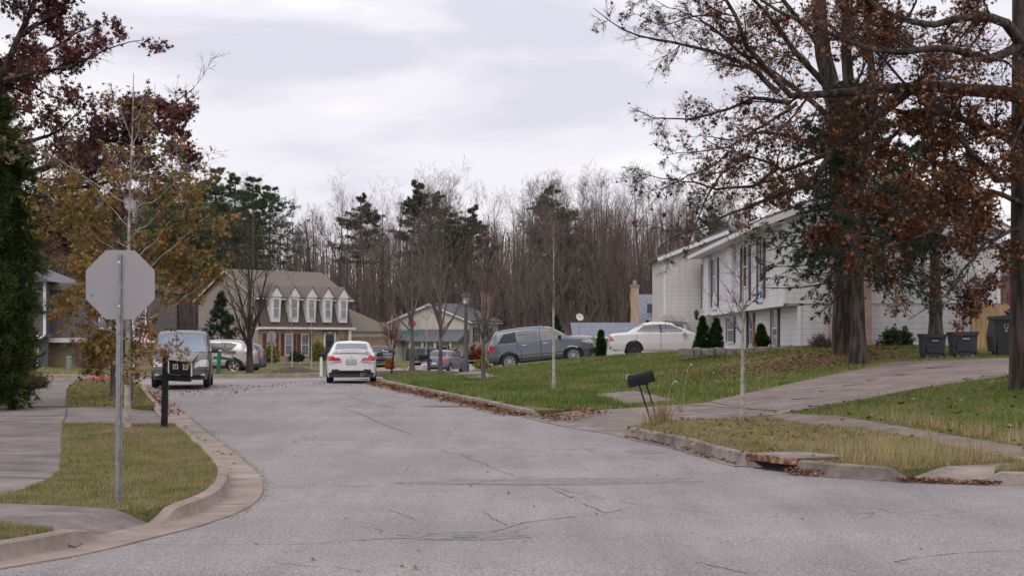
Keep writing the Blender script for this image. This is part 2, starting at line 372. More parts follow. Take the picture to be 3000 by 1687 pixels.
def m_lawn():
    m = bpy.data.materials.new('lawn_soil'); t, b = nodes_of(m); p = geo_pos(t)
    c = ramp(t, noise(t, 0.55, 5, p, .6), [(0.34, (.22, .16, .085)), (0.46, (.15, .15, .06)), (0.62, (.085, .12, .035))])
    f = ramp(t, noise(t, 14, 4, p, .75), [(0.3, (.55, .55, .5)), (0.68, (1.35, 1.3, 1.2))]); c = mixcol(t, 1.0, c, f, 'MULTIPLY')
    # dead leaves and bare earth under the oaks on the slope
    v = t.nodes.new('ShaderNodeVectorMath'); v.operation = 'SUBTRACT'; t.links.new(p, v.inputs[0]); v.inputs[1].default_value = (9.3, 50.5, 0)
    s = t.nodes.new('ShaderNodeVectorMath'); s.operation = 'MULTIPLY'; t.links.new(v.outputs[0], s.inputs[0]); s.inputs[1].default_value = (.2, .17, 0)
    l = t.nodes.new('ShaderNodeVectorMath'); l.operation = 'LENGTH'; t.links.new(s.outputs[0], l.inputs[0])
    a = t.nodes.new('ShaderNodeMath'); a.operation = 'ADD'; t.links.new(l.outputs['Value'], a.inputs[0]); t.links.new(noise(t, .8, 5, p, .7), a.inputs[1])
    k = ramp(t, a.outputs[0], [(0.75, .8), (1.35, 0.0)]) 
    br = ramp(t, noise(t, 9, 5, p, .8), [(0.3, (.05, .028, .018)), (0.62, (.20, .12, .08))])
    c = mixcol(t, k, c, br); t.links.new(c, b.inputs['Base Color']); b.inputs['Roughness'].default_value = .95; b.inputs['Specular IOR Level'].default_value = .1
    bp = t.nodes.new('ShaderNodeBump'); bp.inputs['Strength'].default_value = .8; bp.inputs['Distance'].default_value = .04
    t.links.new(noise(t, 22, 4, p, .7), bp.inputs['Height']); t.links.new(bp.outputs[0], b.inputs['Normal']); return m
def m_grass(name, stops, pscale=.5, trans=.25):
    return leafmat(name, stops, trans, pscale=pscale)
M_ASPH = m_asphalt()
M_CONC = m_concrete('kerb_concrete', (.21, .168, .138), (.33, .27, .23), .78)
M_KERBR = m_concrete('weathered_kerb_concrete', (.15, .125, .11), (.28, .24, .21), .6)
M_WALK = m_concrete('sidewalk_concrete', (.14, .118, .108), (.24, .205, .19), .55)
M_DRIVE = m_concrete('driveway_concrete', (.15, .121, .106), (.24, .195, .172), .7)
M_LAWN = m_lawn()
M_EARTH = mat('earth', (.08, .065, .045), .95, .3, .3)
M_CRACK = mat('crack_dark', (.07, .065, .065), .95, .3, 8)
M_PATCH = mat('worn_patch', (.185, .168, .166), .85, .2, 12)

g = MB().quad((-1500, -100, -1.2), (1500, -100, -1.2), (1500, 2500, -.9), (-1500, 2500, -.9)).build('ground', M_EARTH); tag(g, kind='structure')
road = drape('road', [(-60, 4), (30, 4), (30, 80), (0, 80), (-1, 130), (-8.5, 130), (-9.5, 72), (-60, 72)], M_ASPH, zr, 3.0); tag(road, kind='structure')
# paving outlines -------------------------------------------------
PW = lambda l: [P(*q) for q in l]
pv = {}
pv['left_walk'] = PW([(-900, 1024, .15), (167, 1026, .15), (166, 1045, .15), (157, 1066, .15), (154, 1110, .15), (153, 1153, .15), (149, 1185, .15), (125, 1205, .15), (45, 1237, .15), (0, 1249, .15), (-200, 1266, .15), (-900, 1300, .15)])
_fl = LK_
def footpts(pxa, pxb, line, d, side, m=3):
    """points of a line (offset d) between two picture rows"""
    q = offset(line, d * side); Y0, Y1 = P(*pxa)[1], P(*pxb)[1]; X0, X1 = P(*pxa)[0], P(*pxb)[0]
    i0 = np.argmin((q[:, 0] - X0) ** 2 + (q[:, 1] - Y0) ** 2); i1 = np.argmin((q[:, 0] - X1) ** 2 + (q[:, 1] - Y1) ** 2)
    s = q[min(i0, i1):max(i0, i1) + 1:m]; s = s if i0 <= i1 else s[::-1]
    return [tuple(a) for a in s]
pv['left_apron'] = PW([(157.5, 1065.5, .15), (166.5, 1045, .15), (168, 1026.5, .15)]) + footpts((397, 1034), (457, 1086), LK_, .1, -1)
pv['left_far_walk'] = PW([(21, 1023, .15), (38, 993, .15), (83, 966, .15), (130, 954, .15), (185, 950, .15), (228, 950, .15), (190, 958, .15), (170, 975, .15), (165, 1000, .15), (166, 1023, .15)])
pv['left_ramp'] = PW([(-500, 1275, .15), (0, 1266, .15), (174, 1273, .15), (384, 1284.5, .15)]) + footpts((430, 1312), (222, 1365), LK_, .1, -1) + PW([(190, 1339, .15), (0, 1318.6, .15), (-500, 1330, .15)])
up = [(5.64, 42), (7.9, 45), (10.4, 47.5), (13.9, 48.3), (26, 49)]; lo = [(26, 41.5), (14, 40.6), (11.4, 40), (8.9, 38.2), (7.6, 37.3), (6.3, 36.9), (5.5, 36.4)]
pv['right_drive'] = footpts((1566, 1093), (1340, 1049), RK_, .1, 1) + PW([(1417, 1034, .1), (1500, 1027, .15), (1609, 1021, .16), (1772, 1018, .18)]) + up + lo + PW([(1930, 1046, .16), (1861, 1048, .15), (1712, 1046, .15), (1637, 1057, .15), (1592, 1077, .1)])
pv['right_walk'] = PW([(1957, 1043, .17), (2100, 1065, .16), (2239, 1090, .16), (2413, 1115, .16), (2576, 1134, .16), (2850, 1152, .16), (2850, 1172, .16), (2576, 1152, .16), (2448, 1135, .16), (2308, 1112, .16), (2169, 1092, .16), (2030, 1077, .16), (1932, 1049, .17)])
pv['corner_ramp'] = PW([(2236, 1180, .15), (2274, 1181, .15), (2395, 1168, .15), (2576, 1159, .15), (2850, 1176, .15), (2850, 1182, .15), (2576, 1168, .15), (2517, 1176, .15), (2500, 1187, .15)]) + footpts((2486, 1217), (2250, 1209), RK_, .1, 1)
wc = resample([(-3.1, 71.5), (-2.2, 67.5), (-0.65, 57.0)], 1.0)
wl, wr_ = offset(wc, .6), offset(wc, -.6)
pv['verge_walk'] = [tuple(a) for a in wl] + [tuple(a) for a in wr_[::-1]]
wc2 = resample([(2.55, 44.8), (3.3, 41.6)], .5); pv['verge_walk_end'] = [tuple(a) for a in offset(wc2, .6)] + [tuple(a) for a in offset(wc2, -.6)[::-1]]
pv['car_drive'] = [(-2.1, 70.4), (1, 70.2), (5, 69.6), (10.5, 69.2), (10.5, 75), (5, 74.6), (-1, 74.4)]
pv['drain_slab'] = PW([(1892, 1140, .18), (1897, 1133, .18), (2060, 1136, .18), (2085, 1140, .18), (2060, 1150, .18), (2006, 1155, .18)])
# remove self-conflicts: keep outlines slightly apart
def zpave(x, y):
    k = kdist(x, y); s = np.clip((k - .1) / 1.25, 0, 1); s = s * s * (3 - 2 * s)
    return zl(x, y) - .15 * (1 - s) + .012 * s
zflat = lambda x, y: zl(x, y) + .012
def zsteep(x, y):
    k = kdist(x, y); s = np.clip((k - .08) / .42, 0, 1); return zl(x, y) - .15 * (1 - s) + .006 * s
lb = offset(LK_, -.165); poly = [tuple(q) for q in lb[::2]] + [(-60, lb[-1, 1]), (-60, 59.9)]
POLYS = [np.array(poly)]
lawnL = drape('left_lawn', poly, M_LAWN, zl, .9, [pv[k] for k in ('left_walk', 'left_apron', 'left_far_walk', 'left_ramp')], skirt=.2); tag(lawnL, kind='structure')
rb = offset(RK_, .165); poly = [tuple(q) for q in rb[::2]] + [(60, rb[-1, 1]), (60, 73.8)]
POLYS.append(np.array(poly))
lawnR = drape('right_lawn', poly, M_LAWN, zl, .6, [pv[k] for k in ('right_drive', 'right_walk', 'corner_ramp', 'verge_walk', 'verge_walk_end', 'car_drive', 'drain_slab')], skirt=.2); tag(lawnR, kind='structure')
fb = offset(FK_, .165); poly = [tuple(q) for q in fb[::2]] + [(-7.5, 131), (-1, 131), (-1, 79), (90, 79), (90, 290), (-110, 290), (-110, 69.6), (-60, 69.7)]
POLYS.append(np.array(poly)); pv['far_walk'] = [(-60, 74.6), (-7.9, 74.6), (-7.9, 73.5), (-60, 73.5)]
lawnF = drape('far_lawn', poly, M_LAWN, zl, 2.2, [pv['far_walk']]); tag(lawnF, kind='structure')
for nm, key, m, zf, st in (('sidewalk', 'left_walk', M_WALK, zflat, .8), ('driveway_apron', 'left_apron', M_WALK, zpave, .25), ('footpath', 'left_far_walk', M_WALK, zflat, .8), ('kerb_ramp', 'left_ramp', M_WALK, zsteep, .2),
        ('driveway', 'right_drive', M_DRIVE, zpave, .5), ('sidewalk', 'right_walk', M_DRIVE, zflat, .5), ('kerb_ramp', 'corner_ramp', M_KERBR, zsteep, .25), ('footpath', 'verge_walk', M_DRIVE, zflat, .5), ('footpath', 'verge_walk_end', M_DRIVE, zflat, .3),
        ('driveway', 'car_drive', M_DRIVE, zflat, .6), ('footpath', 'far_walk', M_WALK, zflat, 2)):
    o = drape(nm, pv[key], m, zf, st, skirt=.12); tag(o, kind='structure')
kerb('kerb', LK_, M_CONC, -1, .43)
def kidx(line, X, Y): return int(np.argmin((line[:, 0] - X) ** 2 + (line[:, 1] - Y) ** 2))
ia = kidx(RK_, *P(1886, 1174)); ib = kidx(RK_, *P(2004, 1191))
kerb('kerb', RK_, M_KERBR, 1, .2, a=0, b=ia + 1); kerb('kerb', RK_, M_KERBR, 1, .12, a=ib)
kerb('kerb', FK_, M_CONC, 1, .3)
# ---- joints in the paving and cracks in the road
def strip(name, pts, w, m, zf, dz=.004, parent=None, jit=0.0, step=.12):
    ln = resample([(a[0], a[1]) for a in pts], step)
    if jit: ln = ln + np.cumsum(rng.normal(0, jit * .5, ln.shape), 0) * .35 * np.sin(np.linspace(0, np.pi, len(ln)))[:, None] + rng.normal(0, jit, ln.shape)
    ww = np.full(len(ln), w) * (rng.uniform(.35, 1.3, len(ln)) if jit else 1)
    t = np.gradient(ln, axis=0); t /= np.linalg.norm(t, axis=1)[:, None] + 1e-9; nn = np.stack([-t[:, 1], t[:, 0]], 1)
    a, b = ln + nn * ww[:, None] / 2, ln - nn * ww[:, None] / 2
    V = np.vstack([np.column_stack([a, zf(a[:, 0], a[:, 1]) + dz]), np.column_stack([b, zf(b[:, 0], b[:, 1]) + dz])]); n = len(ln); i = np.arange(n - 1)
    o = np_obj(name, V, np.stack([i, i + n, i + n + 1, i + 1], 1), m, parent); return tag(o, kind='structure')
O8 = lambda x, y: P(1717.4 + x * .3479, 944.6 + y * .3479); O7 = lambda x, y: P(858.7 + x * .3479, 944.6 + y * .3479); O6 = lambda x, y: P(x * .3479, 944.6 + y * .3479)
for pts, w in (
    ([O6(1915, 812), O6(2200, 802), O6(2468, 800), O7(400, 795), O7(900, 785), O7(1150, 785), O7(1500, 785), O7(2070, 772)], .022),
    ([O7(900, 785), O7(1100, 758), O7(1300, 742), O7(1450, 722)], .02),
    ([O7(0, 1200), O7(300, 1180), O7(570, 1172), O7(660, 1145), O7(900, 1132), O7(1090, 1128), O7(1300, 1068), O7(1500, 1040), O7(1700, 1018)], .022),
    ([O7(570, 1172), O7(700, 1188), O7(900, 1182), O7(1100, 1165), O7(1170, 1140)], .02),
    ([O7(1020, 985), O7(1090, 1030), O7(1190, 1080)], .015), ([O7(330, 970), O7(450, 1005), O7(520, 1040)], .012), ([O7(500, 1128), O7(600, 1140), O7(680, 1145)], .015),
    ([O7(1480, 800), O7(1600, 850), O7(1670, 885)], .018), ([O7(1750, 925), O7(1850, 965), O7(1920, 995), O7(2000, 970), O7(2110, 950)], .018),
    ([O7(1520, 800), O7(1700, 850), O7(1950, 895), O7(2150, 935), O7(2440, 965), O8(150, 985), O8(600, 990)], .012),
    ([O7(860, 580), O7(1000, 625), O7(1150, 690), O7(1250, 720)], .016), ([O7(0, 235), O7(150, 280), O7(300, 350), O7(500, 420)], .03), ([O7(30, 140), O7(200, 195), O7(450, 245)], .03),
    ([O6(780, 1210), O6(1100, 1218), O6(1500, 1225), O6(1900, 1222), O6(2468, 1210), O7(0, 1205)], .014),
    ([O8(1540, 1345), O8(1750, 1310), O8(2100, 1275), O8(2468, 1262)], .018), ([O8(1540, 1345), O8(1640, 1365)], .015), ([O8(100, 1345), O8(260, 1380), O8(480, 1430)], .02),
    ([O7(1200, 1160), O7(1500, 1150), O7(1750, 1145)], .01), ([O6(1990, 1350), O6(2250, 1380), O6(2468, 1385), O7(150, 1420)], .012), ([O8(1300, 1030), O8(1650, 985), O8(2000, 940)], .010),
    ([O7(130, 1085), O7(270, 1110), O7(300, 1140)], .012)):
    strip('crack', pts, w * .75, M_CRACK, zr, .004, road, jit=.010)
def blob(name, cx, cy, rx, ry, m, dz, parent, n=28, rot=0, jit=.12):
    th = np.linspace(0, 2 * np.pi, n, endpoint=False); r = 1 + rng.normal(0, jit, n)
    x = np.cos(th) * rx * r; y = np.sin(th) * ry * r; c, s = math.cos(rot), math.sin(rot)
    X = cx + x * c - y * s; Y = cy + x * s + y * c; V = np.column_stack([X, Y, zr(X, Y) + dz]); V = np.vstack([V, [cx, cy, float(zr([cx], [cy])[0]) + dz]])
    i = np.arange(n); o = np_obj(name, V, np.stack([i, (i + 1) % n, np.full(n, n)], 1), m, parent); return tag(o, kind='structure')
a = O7(870, 1158); blob('road_patch', a[0], a[1], .62, .34, M_PATCH, .003, road)
a = O7(1500, 765); blob('road_patch', a[0], a[1], 1.9, .5, M_PATCH, .003, road, rot=.08)
a = O7(2200, 548); blob('road_patch', a[0], a[1], .35, .45, M_PATCH, .003, road, jit=.03)
a = O7(760, 222); blob('road_patch', a[0], a[1], .6, .45, mat('damp_patch', (.07, .066, .068), .8, .2, 5), .003, road, jit=.05)
M_STEEL = mat('dark_steel', (.12, .12, .13), .45, .25, 20, metal=.6)
vx = O7(895, 1164); vc = MB().lathe([(.0, .006), (.10, .007), (.105, .003), (.115, .003), (.115, .008), (.13, .008), (.135, .003)], 28).build('valve_cover', M_STEEL, smooth=True)
vc.location = (vx[0], vx[1], float(zr([vx[0]], [vx[1]])[0])); tag(vc, 'round steel valve cover set in a worn patch of the road', 'valve cover')
J = lambda l, d=.15: [P(1e-9 + q[0], q[1], d) for q in l]
M_JOINT = mat('paving_joint', (.06, .055, .045), .95, .3, 9)
for l in ([(-300, 1026), (30, 1026), (166, 1026)], [(157, 1065), (166, 1048), (168, 1030)], [(-300, 1061), (0, 1063), (130, 1067)], [(-300, 1202), (0, 1202), (125, 1206)], [(1690, 1020), (1800, 1027), (1900, 1036), (1955, 1041)],
          [(2060, 1072), (2140, 1069)], [(1640, 1056), (1720, 1046), (1930, 1047)], [(1772, 1019), (1880, 1033), (1957, 1043)]):
    strip('paving_joint', J(l), .035, M_JOINT, zl, .018)
strip('paving_joint', [(9.0, 46.2), (11, 46.6), (14, 45.8), (18, 45.2)], .04, M_JOINT, zl, .018)
for pxa in ((520, 1129), (574, 1200), (455, 1083), (424, 1289), (463, 1290), (160, 1375)):
    pass
# kerb joints (grooves across kerb and gutter)
for line, side, idxs, gut in ((LK_, -1, [kidx(LK_, *P(*q)) for q in ((505, 1128), (577, 1207), (545, 1268), (428, 1058))], .42), (RK_, 1, [kidx(RK_, *P(*q)) for q in ((1800, 1151), (2212, 1207), (1207, 1019), (1123, 1002))], .2)):
    for i in idxs:
        q0, q1 = offset(line, -gut * side)[i], offset(line, -.01 * side)[i]
        strip('paving_joint', [q0, (q0 + q1) / 2, q1], .02, M_JOINT, zr, .013, step=.05)

# ------------------------------------------------------------------ grass, leaves
def pts_in(poly, n, dens=None):
    a = np.asarray(poly); out = []; k = 0
    while k < n:
        q = rng.uniform(a[:, :2].min(0), a[:, :2].max(0), (n * 2, 2)); q = q[inpoly(q[:, 0], q[:, 1], a)]
        if dens is not None: q = q[rng.uniform(0, 1, len(q)) < dens(q[:, 0], q[:, 1])]
        if len(q) == 0 and k == 0 and rng.uniform() < .05: break
        out.append(q); k += len(q)
    return np.vstack(out)[:n]
HOLES = [np.array(v) for v in pv.values()]
def off_paving(q, margin=0):
    k = np.ones(len(q), bool)
    for h in HOLES: k &= ~inpoly(q[:, 0], q[:, 1], h)
    return k
def vnoise(x, y, s, seed=0):
    x = x / s + seed * 17.3; y = y / s + seed * 9.1
    return (np.sin(x * 1.7 + 1.3 * np.sin(y * 1.3)) + np.sin(y * 2.1 + 1.7 * np.sin(x * .9 + 1)) + np.sin((x + y) * 1.1 + 2) ) / 6 + .5
def grass(name, poly, n, h0, h1, w, m, clump=0, lean=.5, dens=None, label=None, keep_off=True):
    q = pts_in(poly, n, dens)
    if clump:
        c = pts_in(poly, max(1, n // clump), dens); q = c[rng.integers(0, len(c), n)] + rng.normal(0, .06, (n, 2))
    if keep_off: q = q[off_paving(q)]
    kk = np.zeros(len(q), bool)
    for pp_ in POLYS: kk |= inpoly(q[:, 0], q[:, 1], pp_)
    q = q[kk]; n = len(q)
    z = zl(q[:, 0], q[:, 1]); hh = rng.uniform(h0, h1, n) * (.6 + .8 * vnoise(q[:, 0], q[:, 1], 1.1))
    th = rng.uniform(0, 2 * np.pi, n); ld = rng.uniform(0, 2 * np.pi, n); l = np.abs(rng.normal(0, lean, n)) * hh
    dx, dy = np.cos(th) * w / 2, np.sin(th) * w / 2
    b0 = np.column_stack([q[:, 0] - dx, q[:, 1] - dy, z - .01]); b1 = np.column_stack([q[:, 0] + dx, q[:, 1] + dy, z - .01])
    tp = np.column_stack([q[:, 0] + np.cos(ld) * l, q[:, 1] + np.sin(ld) * l, z + hh])
    V = np.stack([b0, b1, tp], 1).reshape(-1, 3); Fc = np.arange(3 * n).reshape(n, 3)
    o = np_obj(name, V, Fc, m); return tag(o, label or 'short grass growing on the lawn', 'grass', kind='stuff')
GR = m_grass('grass_blades', [(0.0, (.06, .14, .025)), (0.30, (.11, .18, .042)), (0.46, (.21, .21, .08)), (0.62, (.35, .25, .15)), (1.0, (.50, .37, .25))], 2.2)
GG = m_grass('green_grass_blades', [(0.0, (.055, .125, .022)), (0.4, (.10, .185, .036)), (0.68, (.18, .225, .065)), (0.86, (.34, .27, .15)), (1.0, (.44, .33, .20))], .7)
GT = m_grass('dry_grass_blades', [(0.0, (.11, .15, .04)), (0.25, (.24, .22, .085)), (0.5, (.44, .33, .19)), (1.0, (.62, .48, .32))], .8)
zone = lambda l: [P(*q) for q in l]
lawnA = zone([(120, 1070, .15), (-150, 1240, .15), (-150, 1300, .15), (420, 1320, .15), (620, 1240, .15), (620, 1180, .15), (520, 1070, .15)]); _old = zone([(160, 1068, .15), (300, 1071, .15), (460, 1084, .15), (505, 1140, .15), (540, 1185, .15), (540, 1215, .15), (500, 1245, .15), (390, 1285, .15), (170, 1272, .15), (-80, 1265, .15), (0, 1250, .15), (125, 1206, .15), (151, 1185, .15), (154, 1110, .15)])
gpatch = lambda x, y: .35 + .65 * (vnoise(x, y, .55, 3) > .42)
grass('grass', lawnA, 190000, .03, .075, .006, GR, lean=.45, dens=gpatch, label='green and straw coloured grass round the sign post')
vR = zone([(1592, 1082, .16), (1640, 1058, .16), (1715, 1047, .16), (1920, 1048, .16), (2030, 1078, .16), (2170, 1093, .16), (2310, 1113, .16), (2450, 1137, .16), (2590, 1155, .16), (2395, 1167, .16), (2270, 1180, .16), (2240, 1190, .16), (2100, 1185, .16), (2010, 1170, .16), (1880, 1155, .16), (1814, 1140, .16), (1717, 1115, .16), (1590, 1095, .16)])
GD = m_grass('dead_grass_blades', [(0.0, (.16, .105, .06)), (0.5, (.30, .20, .125)), (1.0, (.46, .34, .23))], 2)
grass('dead_grass', lawnA, 42000, .02, .05, .007, GD, lean=.9, dens=lambda x, y: (vnoise(x, y, .42, 5) > .60) * 1.0 + .03, label='brown dead patches in the grass round the sign post')
grass('dead_grass', vR, 30000, .02, .06, .008, GD, lean=.9, dens=lambda x, y: (vnoise(x, y, .5, 8) > .55) * 1.0 + .03, label='brown matted dead grass on the right verge')
lawnB = zone([(-150, 1322, .15), (0, 1319, .15), (190, 1338, .15), (200, 1362, .15), (0, 1385, .15), (-150, 1400, .15)])
grass('grass', lawnB, 16000, .03, .07, .005, GR, lean=.45, label='grass in the triangle behind the near kerb')
lawnC = zone([(168, 1024, .15), (168, 980, .15), (195, 958, .15), (240, 952, .15), (350, 955, .15), (380, 1000, .15), (400, 1033, .15)])
grass('grass', lawnC, 30000, .04, .09, .012, GR, lean=.5, label='patchy grass strip between footpath and kerb')
lawnD = zone([(-200, 1020, .15), (15, 1020, .15), (36, 990, .15), (120, 953, .15), (200, 946, .15), (200, 940, .15), (-200, 940, .15)])
grass('grass', lawnD, 26000, .05, .14, .02, GR, lean=.5, label='rough grass beyond the footpath')
grass('grass', vR, 34000, .03, .09, .007, GT, clump=25, lean=.8, label='long straw coloured grass on the verge by the drain')
grass('grass', vR, 62000, .03, .08, .008, GR, lean=.7, label='green tufts among the dry verge grass')
grass('grass', zone([(2490, 1172, .16), (2700, 1165, .16), (2700, 1200, .16), (2490, 1200, .16)]), 16000, .03, .09, .007, GR, lean=.7, label='grass at the right edge beyond the corner ramp')
tall = zone([(2060, 1130, .16), (2300, 1112, .16), (2590, 1150, .16), (2400, 1166, .16), (2230, 1175, .16), (2080, 1158, .16)])
grass('tall_grass', tall, 3800, .14, .34, .006, GT, clump=26, lean=.35, label='tall pale grass stalks near the corner ramp')
edge = zone([(2200, 1075, .2), (2576, 1112, .2), (2650, 1140, .2), (2413, 1113, .2), (2250, 1092, .2)])
grass('tall_grass', edge, 2600, .1, .3, .006, GT, clump=22, lean=.35, label='wispy dry grass along the back edge of the sidewalk')
yardR = [(5.2, 36.0), (7.6, 37.1), (8.9, 38), (11.4, 39.8), (15, 40.3), (15, 22), (8.6, 22), (7.6, 25.5), (6.3, 30)]
grass('grass', yardR, 90000, .04, .10, .010, GG, lean=.6, label='dark green grass on the bank at the right')
hill = [(-4.4, 60), (-4.6, 66), (-3, 70), (2, 69.8), (5.5, 69), (9, 64), (9.6, 58), (12, 52), (12, 47.5), (7.5, 43), (5.2, 40), (1.2, 39), (-.6, 45), (-2.6, 52)]
litter = lambda x, y: np.clip(((x - 9.3) * .2) ** 2 + ((y - 50.5) * .17) ** 2 + vnoise(x, y, .8) * .6 - .55, .04, 1)
grass('grass', hill, 190000, .04, .12, .016, GG, lean=.6, dens=litter, label='green grass on the slope below the parked cars')
grass('grass', [(-5, 63), (-2.6, 68), (3.1, 41.5), (.4, 40), (-2, 48)], 42000, .07, .2, .014, GG, clump=30, lean=.7, label='long tufted grass on the verge above the kerb')
grass('grass', [(9, 45.2), (9, 58), (14, 58), (14, 49), (11.5, 48)], 16000, .04, .1, .016, GG, dens=litter, label='sparse grass behind the driveway')
farL = [(-40, 69.4), (-9.5, 69.4), (-7.7, 73), (-7.5, 90), (-7.5, 110), (-40, 110)]
GF = m_grass('far_grass_blades', [(0.0, (.08, .15, .03)), (0.4, (.14, .20, .05)), (0.6, (.24, .24, .08)), (0.8, (.42, .32, .16)), (1.0, (.52, .38, .20))], .16)
grass('grass', farL, 70000, .04, .10, .04, GF, lean=.6, label='mown grass in front of the mansard house')
# --- fallen leaves
LV = leafmat('fallen_leaves', [(0.0, (.075, .035, .02)), (0.4, (.16, .075, .042)), (0.75, (.27, .145, .09)), (1.0, (.40, .26, .18))], .15, pscale=2)
LRD = leafmat('fallen_red_leaves', [(0.0, (.09, .025, .022)), (0.5, (.22, .075, .06)), (1.0, (.36, .18, .14))], .15, pscale=2)
LEAF = np.array([(0, -.5), (.10, -.22), (.42, -.30), (.16, -.02), (.46, .18), (.14, .16), (0, .5), (-.14, .16), (-.46, .18), (-.16, -.02), (-.42, -.30), (-.10, -.22)])
def leaves_at(pos, size, flat=1.0, out=None):
    """lobed leaves: fan polygons around a centre, random attitude (flat -> nearly horizontal)"""
    n = len(pos); k = len(LEAF); s = rng.uniform(.45, 1.4, n) * size; th = rng.uniform(0, 2 * np.pi, n)
    nv = rng.normal(0, 1, (n, 3)); nv[:, 2] = np.abs(nv[:, 2]) + flat * 3; nv /= np.linalg.norm(nv, axis=1)[:, None]
    a = np.cross(nv, np.column_stack([np.cos(th), np.sin(th), np.zeros(n)])); a /= np.linalg.norm(a, axis=1)[:, None] + 1e-9; b = np.cross(nv, a)
    curl = rng.uniform(-.4, .9, n)
    L = LEAF[None] * s[:, None, None]; V = pos[:, None] + a[:, None] * L[..., :1] + b[:, None] * L[..., 1:] + nv[:, None] * ((np.abs(LEAF[:, 0])[None] ** 1.0 * s[:, None] * curl[:, None] * 1.2)[..., None])
    V = np.concatenate([V, pos[:, None]], 1).reshape(-1, 3); i = np.arange(k); f = np.stack([i, (i + 1) % k, np.full(k, k)], 1)
    return V, (f[None] + (np.arange(n) * (k + 1))[:, None, None]).reshape(-1, 3)
def litter_obj(q, size, m, zf, label, lift=.012, pile=0.0):
    z = zf(q[:, 0], q[:, 1]) + lift + rng.uniform(0, 1, len(q)) * pile
    V, f = leaves_at(np.column_stack([q, z]), size, 1.2); o = np_obj('fallen_leaves', V, f, m); return tag(o, label, 'fallen leaves', kind='stuff')
def along(line, side, d0, d1, i0, i1, n, pw=1.0):
    i = rng.uniform(i0, i1 - 1, n); k = i.astype(int); fk = (i - k)[:, None]; d = d0 + (d1 - d0) * rng.uniform(0, 1, n) ** pw
    t = np.gradient(line[:, :2], axis=0); t /= np.linalg.norm(t, axis=1)[:, None] + 1e-9; nn = np.stack([-t[:, 1], t[:, 0]], 1) * side
    return line[k, :2] * (1 - fk) + line[k + 1, :2] * fk + nn[k] * d[:, None] + rng.normal(0, .05, (n, 2))
i0, i1 = kidx(RK_, *P(949, 965)), kidx(RK_, *P(1335, 1048))
litter_obj(along(RK_, -1, .02, .55, i0, i1, 2600, 2.2), .10, LV, zr, 'drift of brown leaves along the right gutter', .012, .07)
litter_obj(along(RK_, 1, -.1, 1.4, kidx(RK_, *P(1294, 1040)), kidx(RK_, *P(1400, 1064)), 420, 1.2), .10, LV, lambda x, y: np.where(kdist(x, y) > .1, zpave(x, y), zr(x, y)), 'brown leaves blown on to the driveway apron', .02, .05)
litter_obj(along(RK_, -1, -.02, .2, kidx(RK_, *P(2006, 1190)), kidx(RK_, *P(2110, 1200)), 170, 1), .065, LV, zr, 'leaves heaped in the gutter beside the drain', .012, .08)
litter_obj(along(RK_, -1, -.05, .18, kidx(RK_, *P(2285, 1210)), kidx(RK_, *P(2576, 1220)), 480, 1), .06, LV, zr, 'leaves along the foot of the corner ramp', .02, .03)
litter_obj(along(RK_, -1, .0, .14, kidx(RK_, *P(1580, 1098)), kidx(RK_, *P(1880, 1172)), 160, 1.5), .07, LV, zr, 'leaf crumbs along the near right kerb', .012, .02)
litter_obj(along(LK_, 1, .02, .42, kidx(LK_, *P(365, 985)), kidx(LK_, *P(420, 1048)), 500, 1.3), .08, LRD, zr, 'dull red leaves in the gutter near the minivan', .012, .04)
litter_obj(along(LK_, 1, .0, .3, kidx(LK_, *P(430, 1060)), kidx(LK_, *P(576, 1230)), 26, 1.0), .07, LRD, zr, 'stray leaves in the left gutter', .014, .01)
litter_obj(pts_in([(-13, 50), (-8.2, 50), (-7.5, 58), (-12, 58)], 420), .08, LRD, zr, 'leaves scattered on the road round the minivan', .012)
litter_obj(pts_in([(-8, 56), (-3.8, 56), (-3.8, 63), (-8, 63)], 140), .07, LRD, zr, 'leaves scattered on the road behind the white sedan')
litter_obj(pts_in(zone([(430, 1010), (1000, 985), (1700, 1130), (2500, 1225), (2500, 1440), (300, 1440), (660, 1230)]), 110), .045, LV, zr, 'a few dead leaves lying on the open road', .008)
qq = pts_in([(5, 44), (8, 46), (11, 49), (12.5, 54), (9, 58), (5, 58), (4, 50)], 3400, lambda x, y: 1 - litter(x, y) * .9); qq = qq[off_paving(qq)]
litter_obj(qq, .085, LV, zl, 'brown oak leaves strewn under the big trunk on the slope', .03, .04)
qq = pts_in(yardR, 900); litter_obj(qq, .11, LV, zl, 'oak leaves on the grass at the right edge', .07, .03)
qq = pts_in(hill, 420); litter_obj(qq[off_paving(qq)], .10, LV, zl, 'scattered leaves on the green slope', .07, .03)
qq = pts_in(vR, 420); litter_obj(qq[off_paving(qq)], .09, LV, zl, 'leaves in the dry verge grass', .03, .05)
qq = pts_in(lawnC, 700); litter_obj(qq, .08, LRD, zl, 'leaves under the young oak by the footpath', .03, .03)
qq = pts_in(lawnD, 900); litter_obj(qq, .09, LV, zl, 'leaves under the evergreen at the left', .04, .04)
qq = pts_in(lawnA, 90); qq = qq[off_paving(qq)]; qq = qq[inpoly(qq[:, 0], qq[:, 1], POLYS[0])]; litter_obj(qq, .05, LV, zl, 'single leaves in the grass round the sign post', .04, .01)
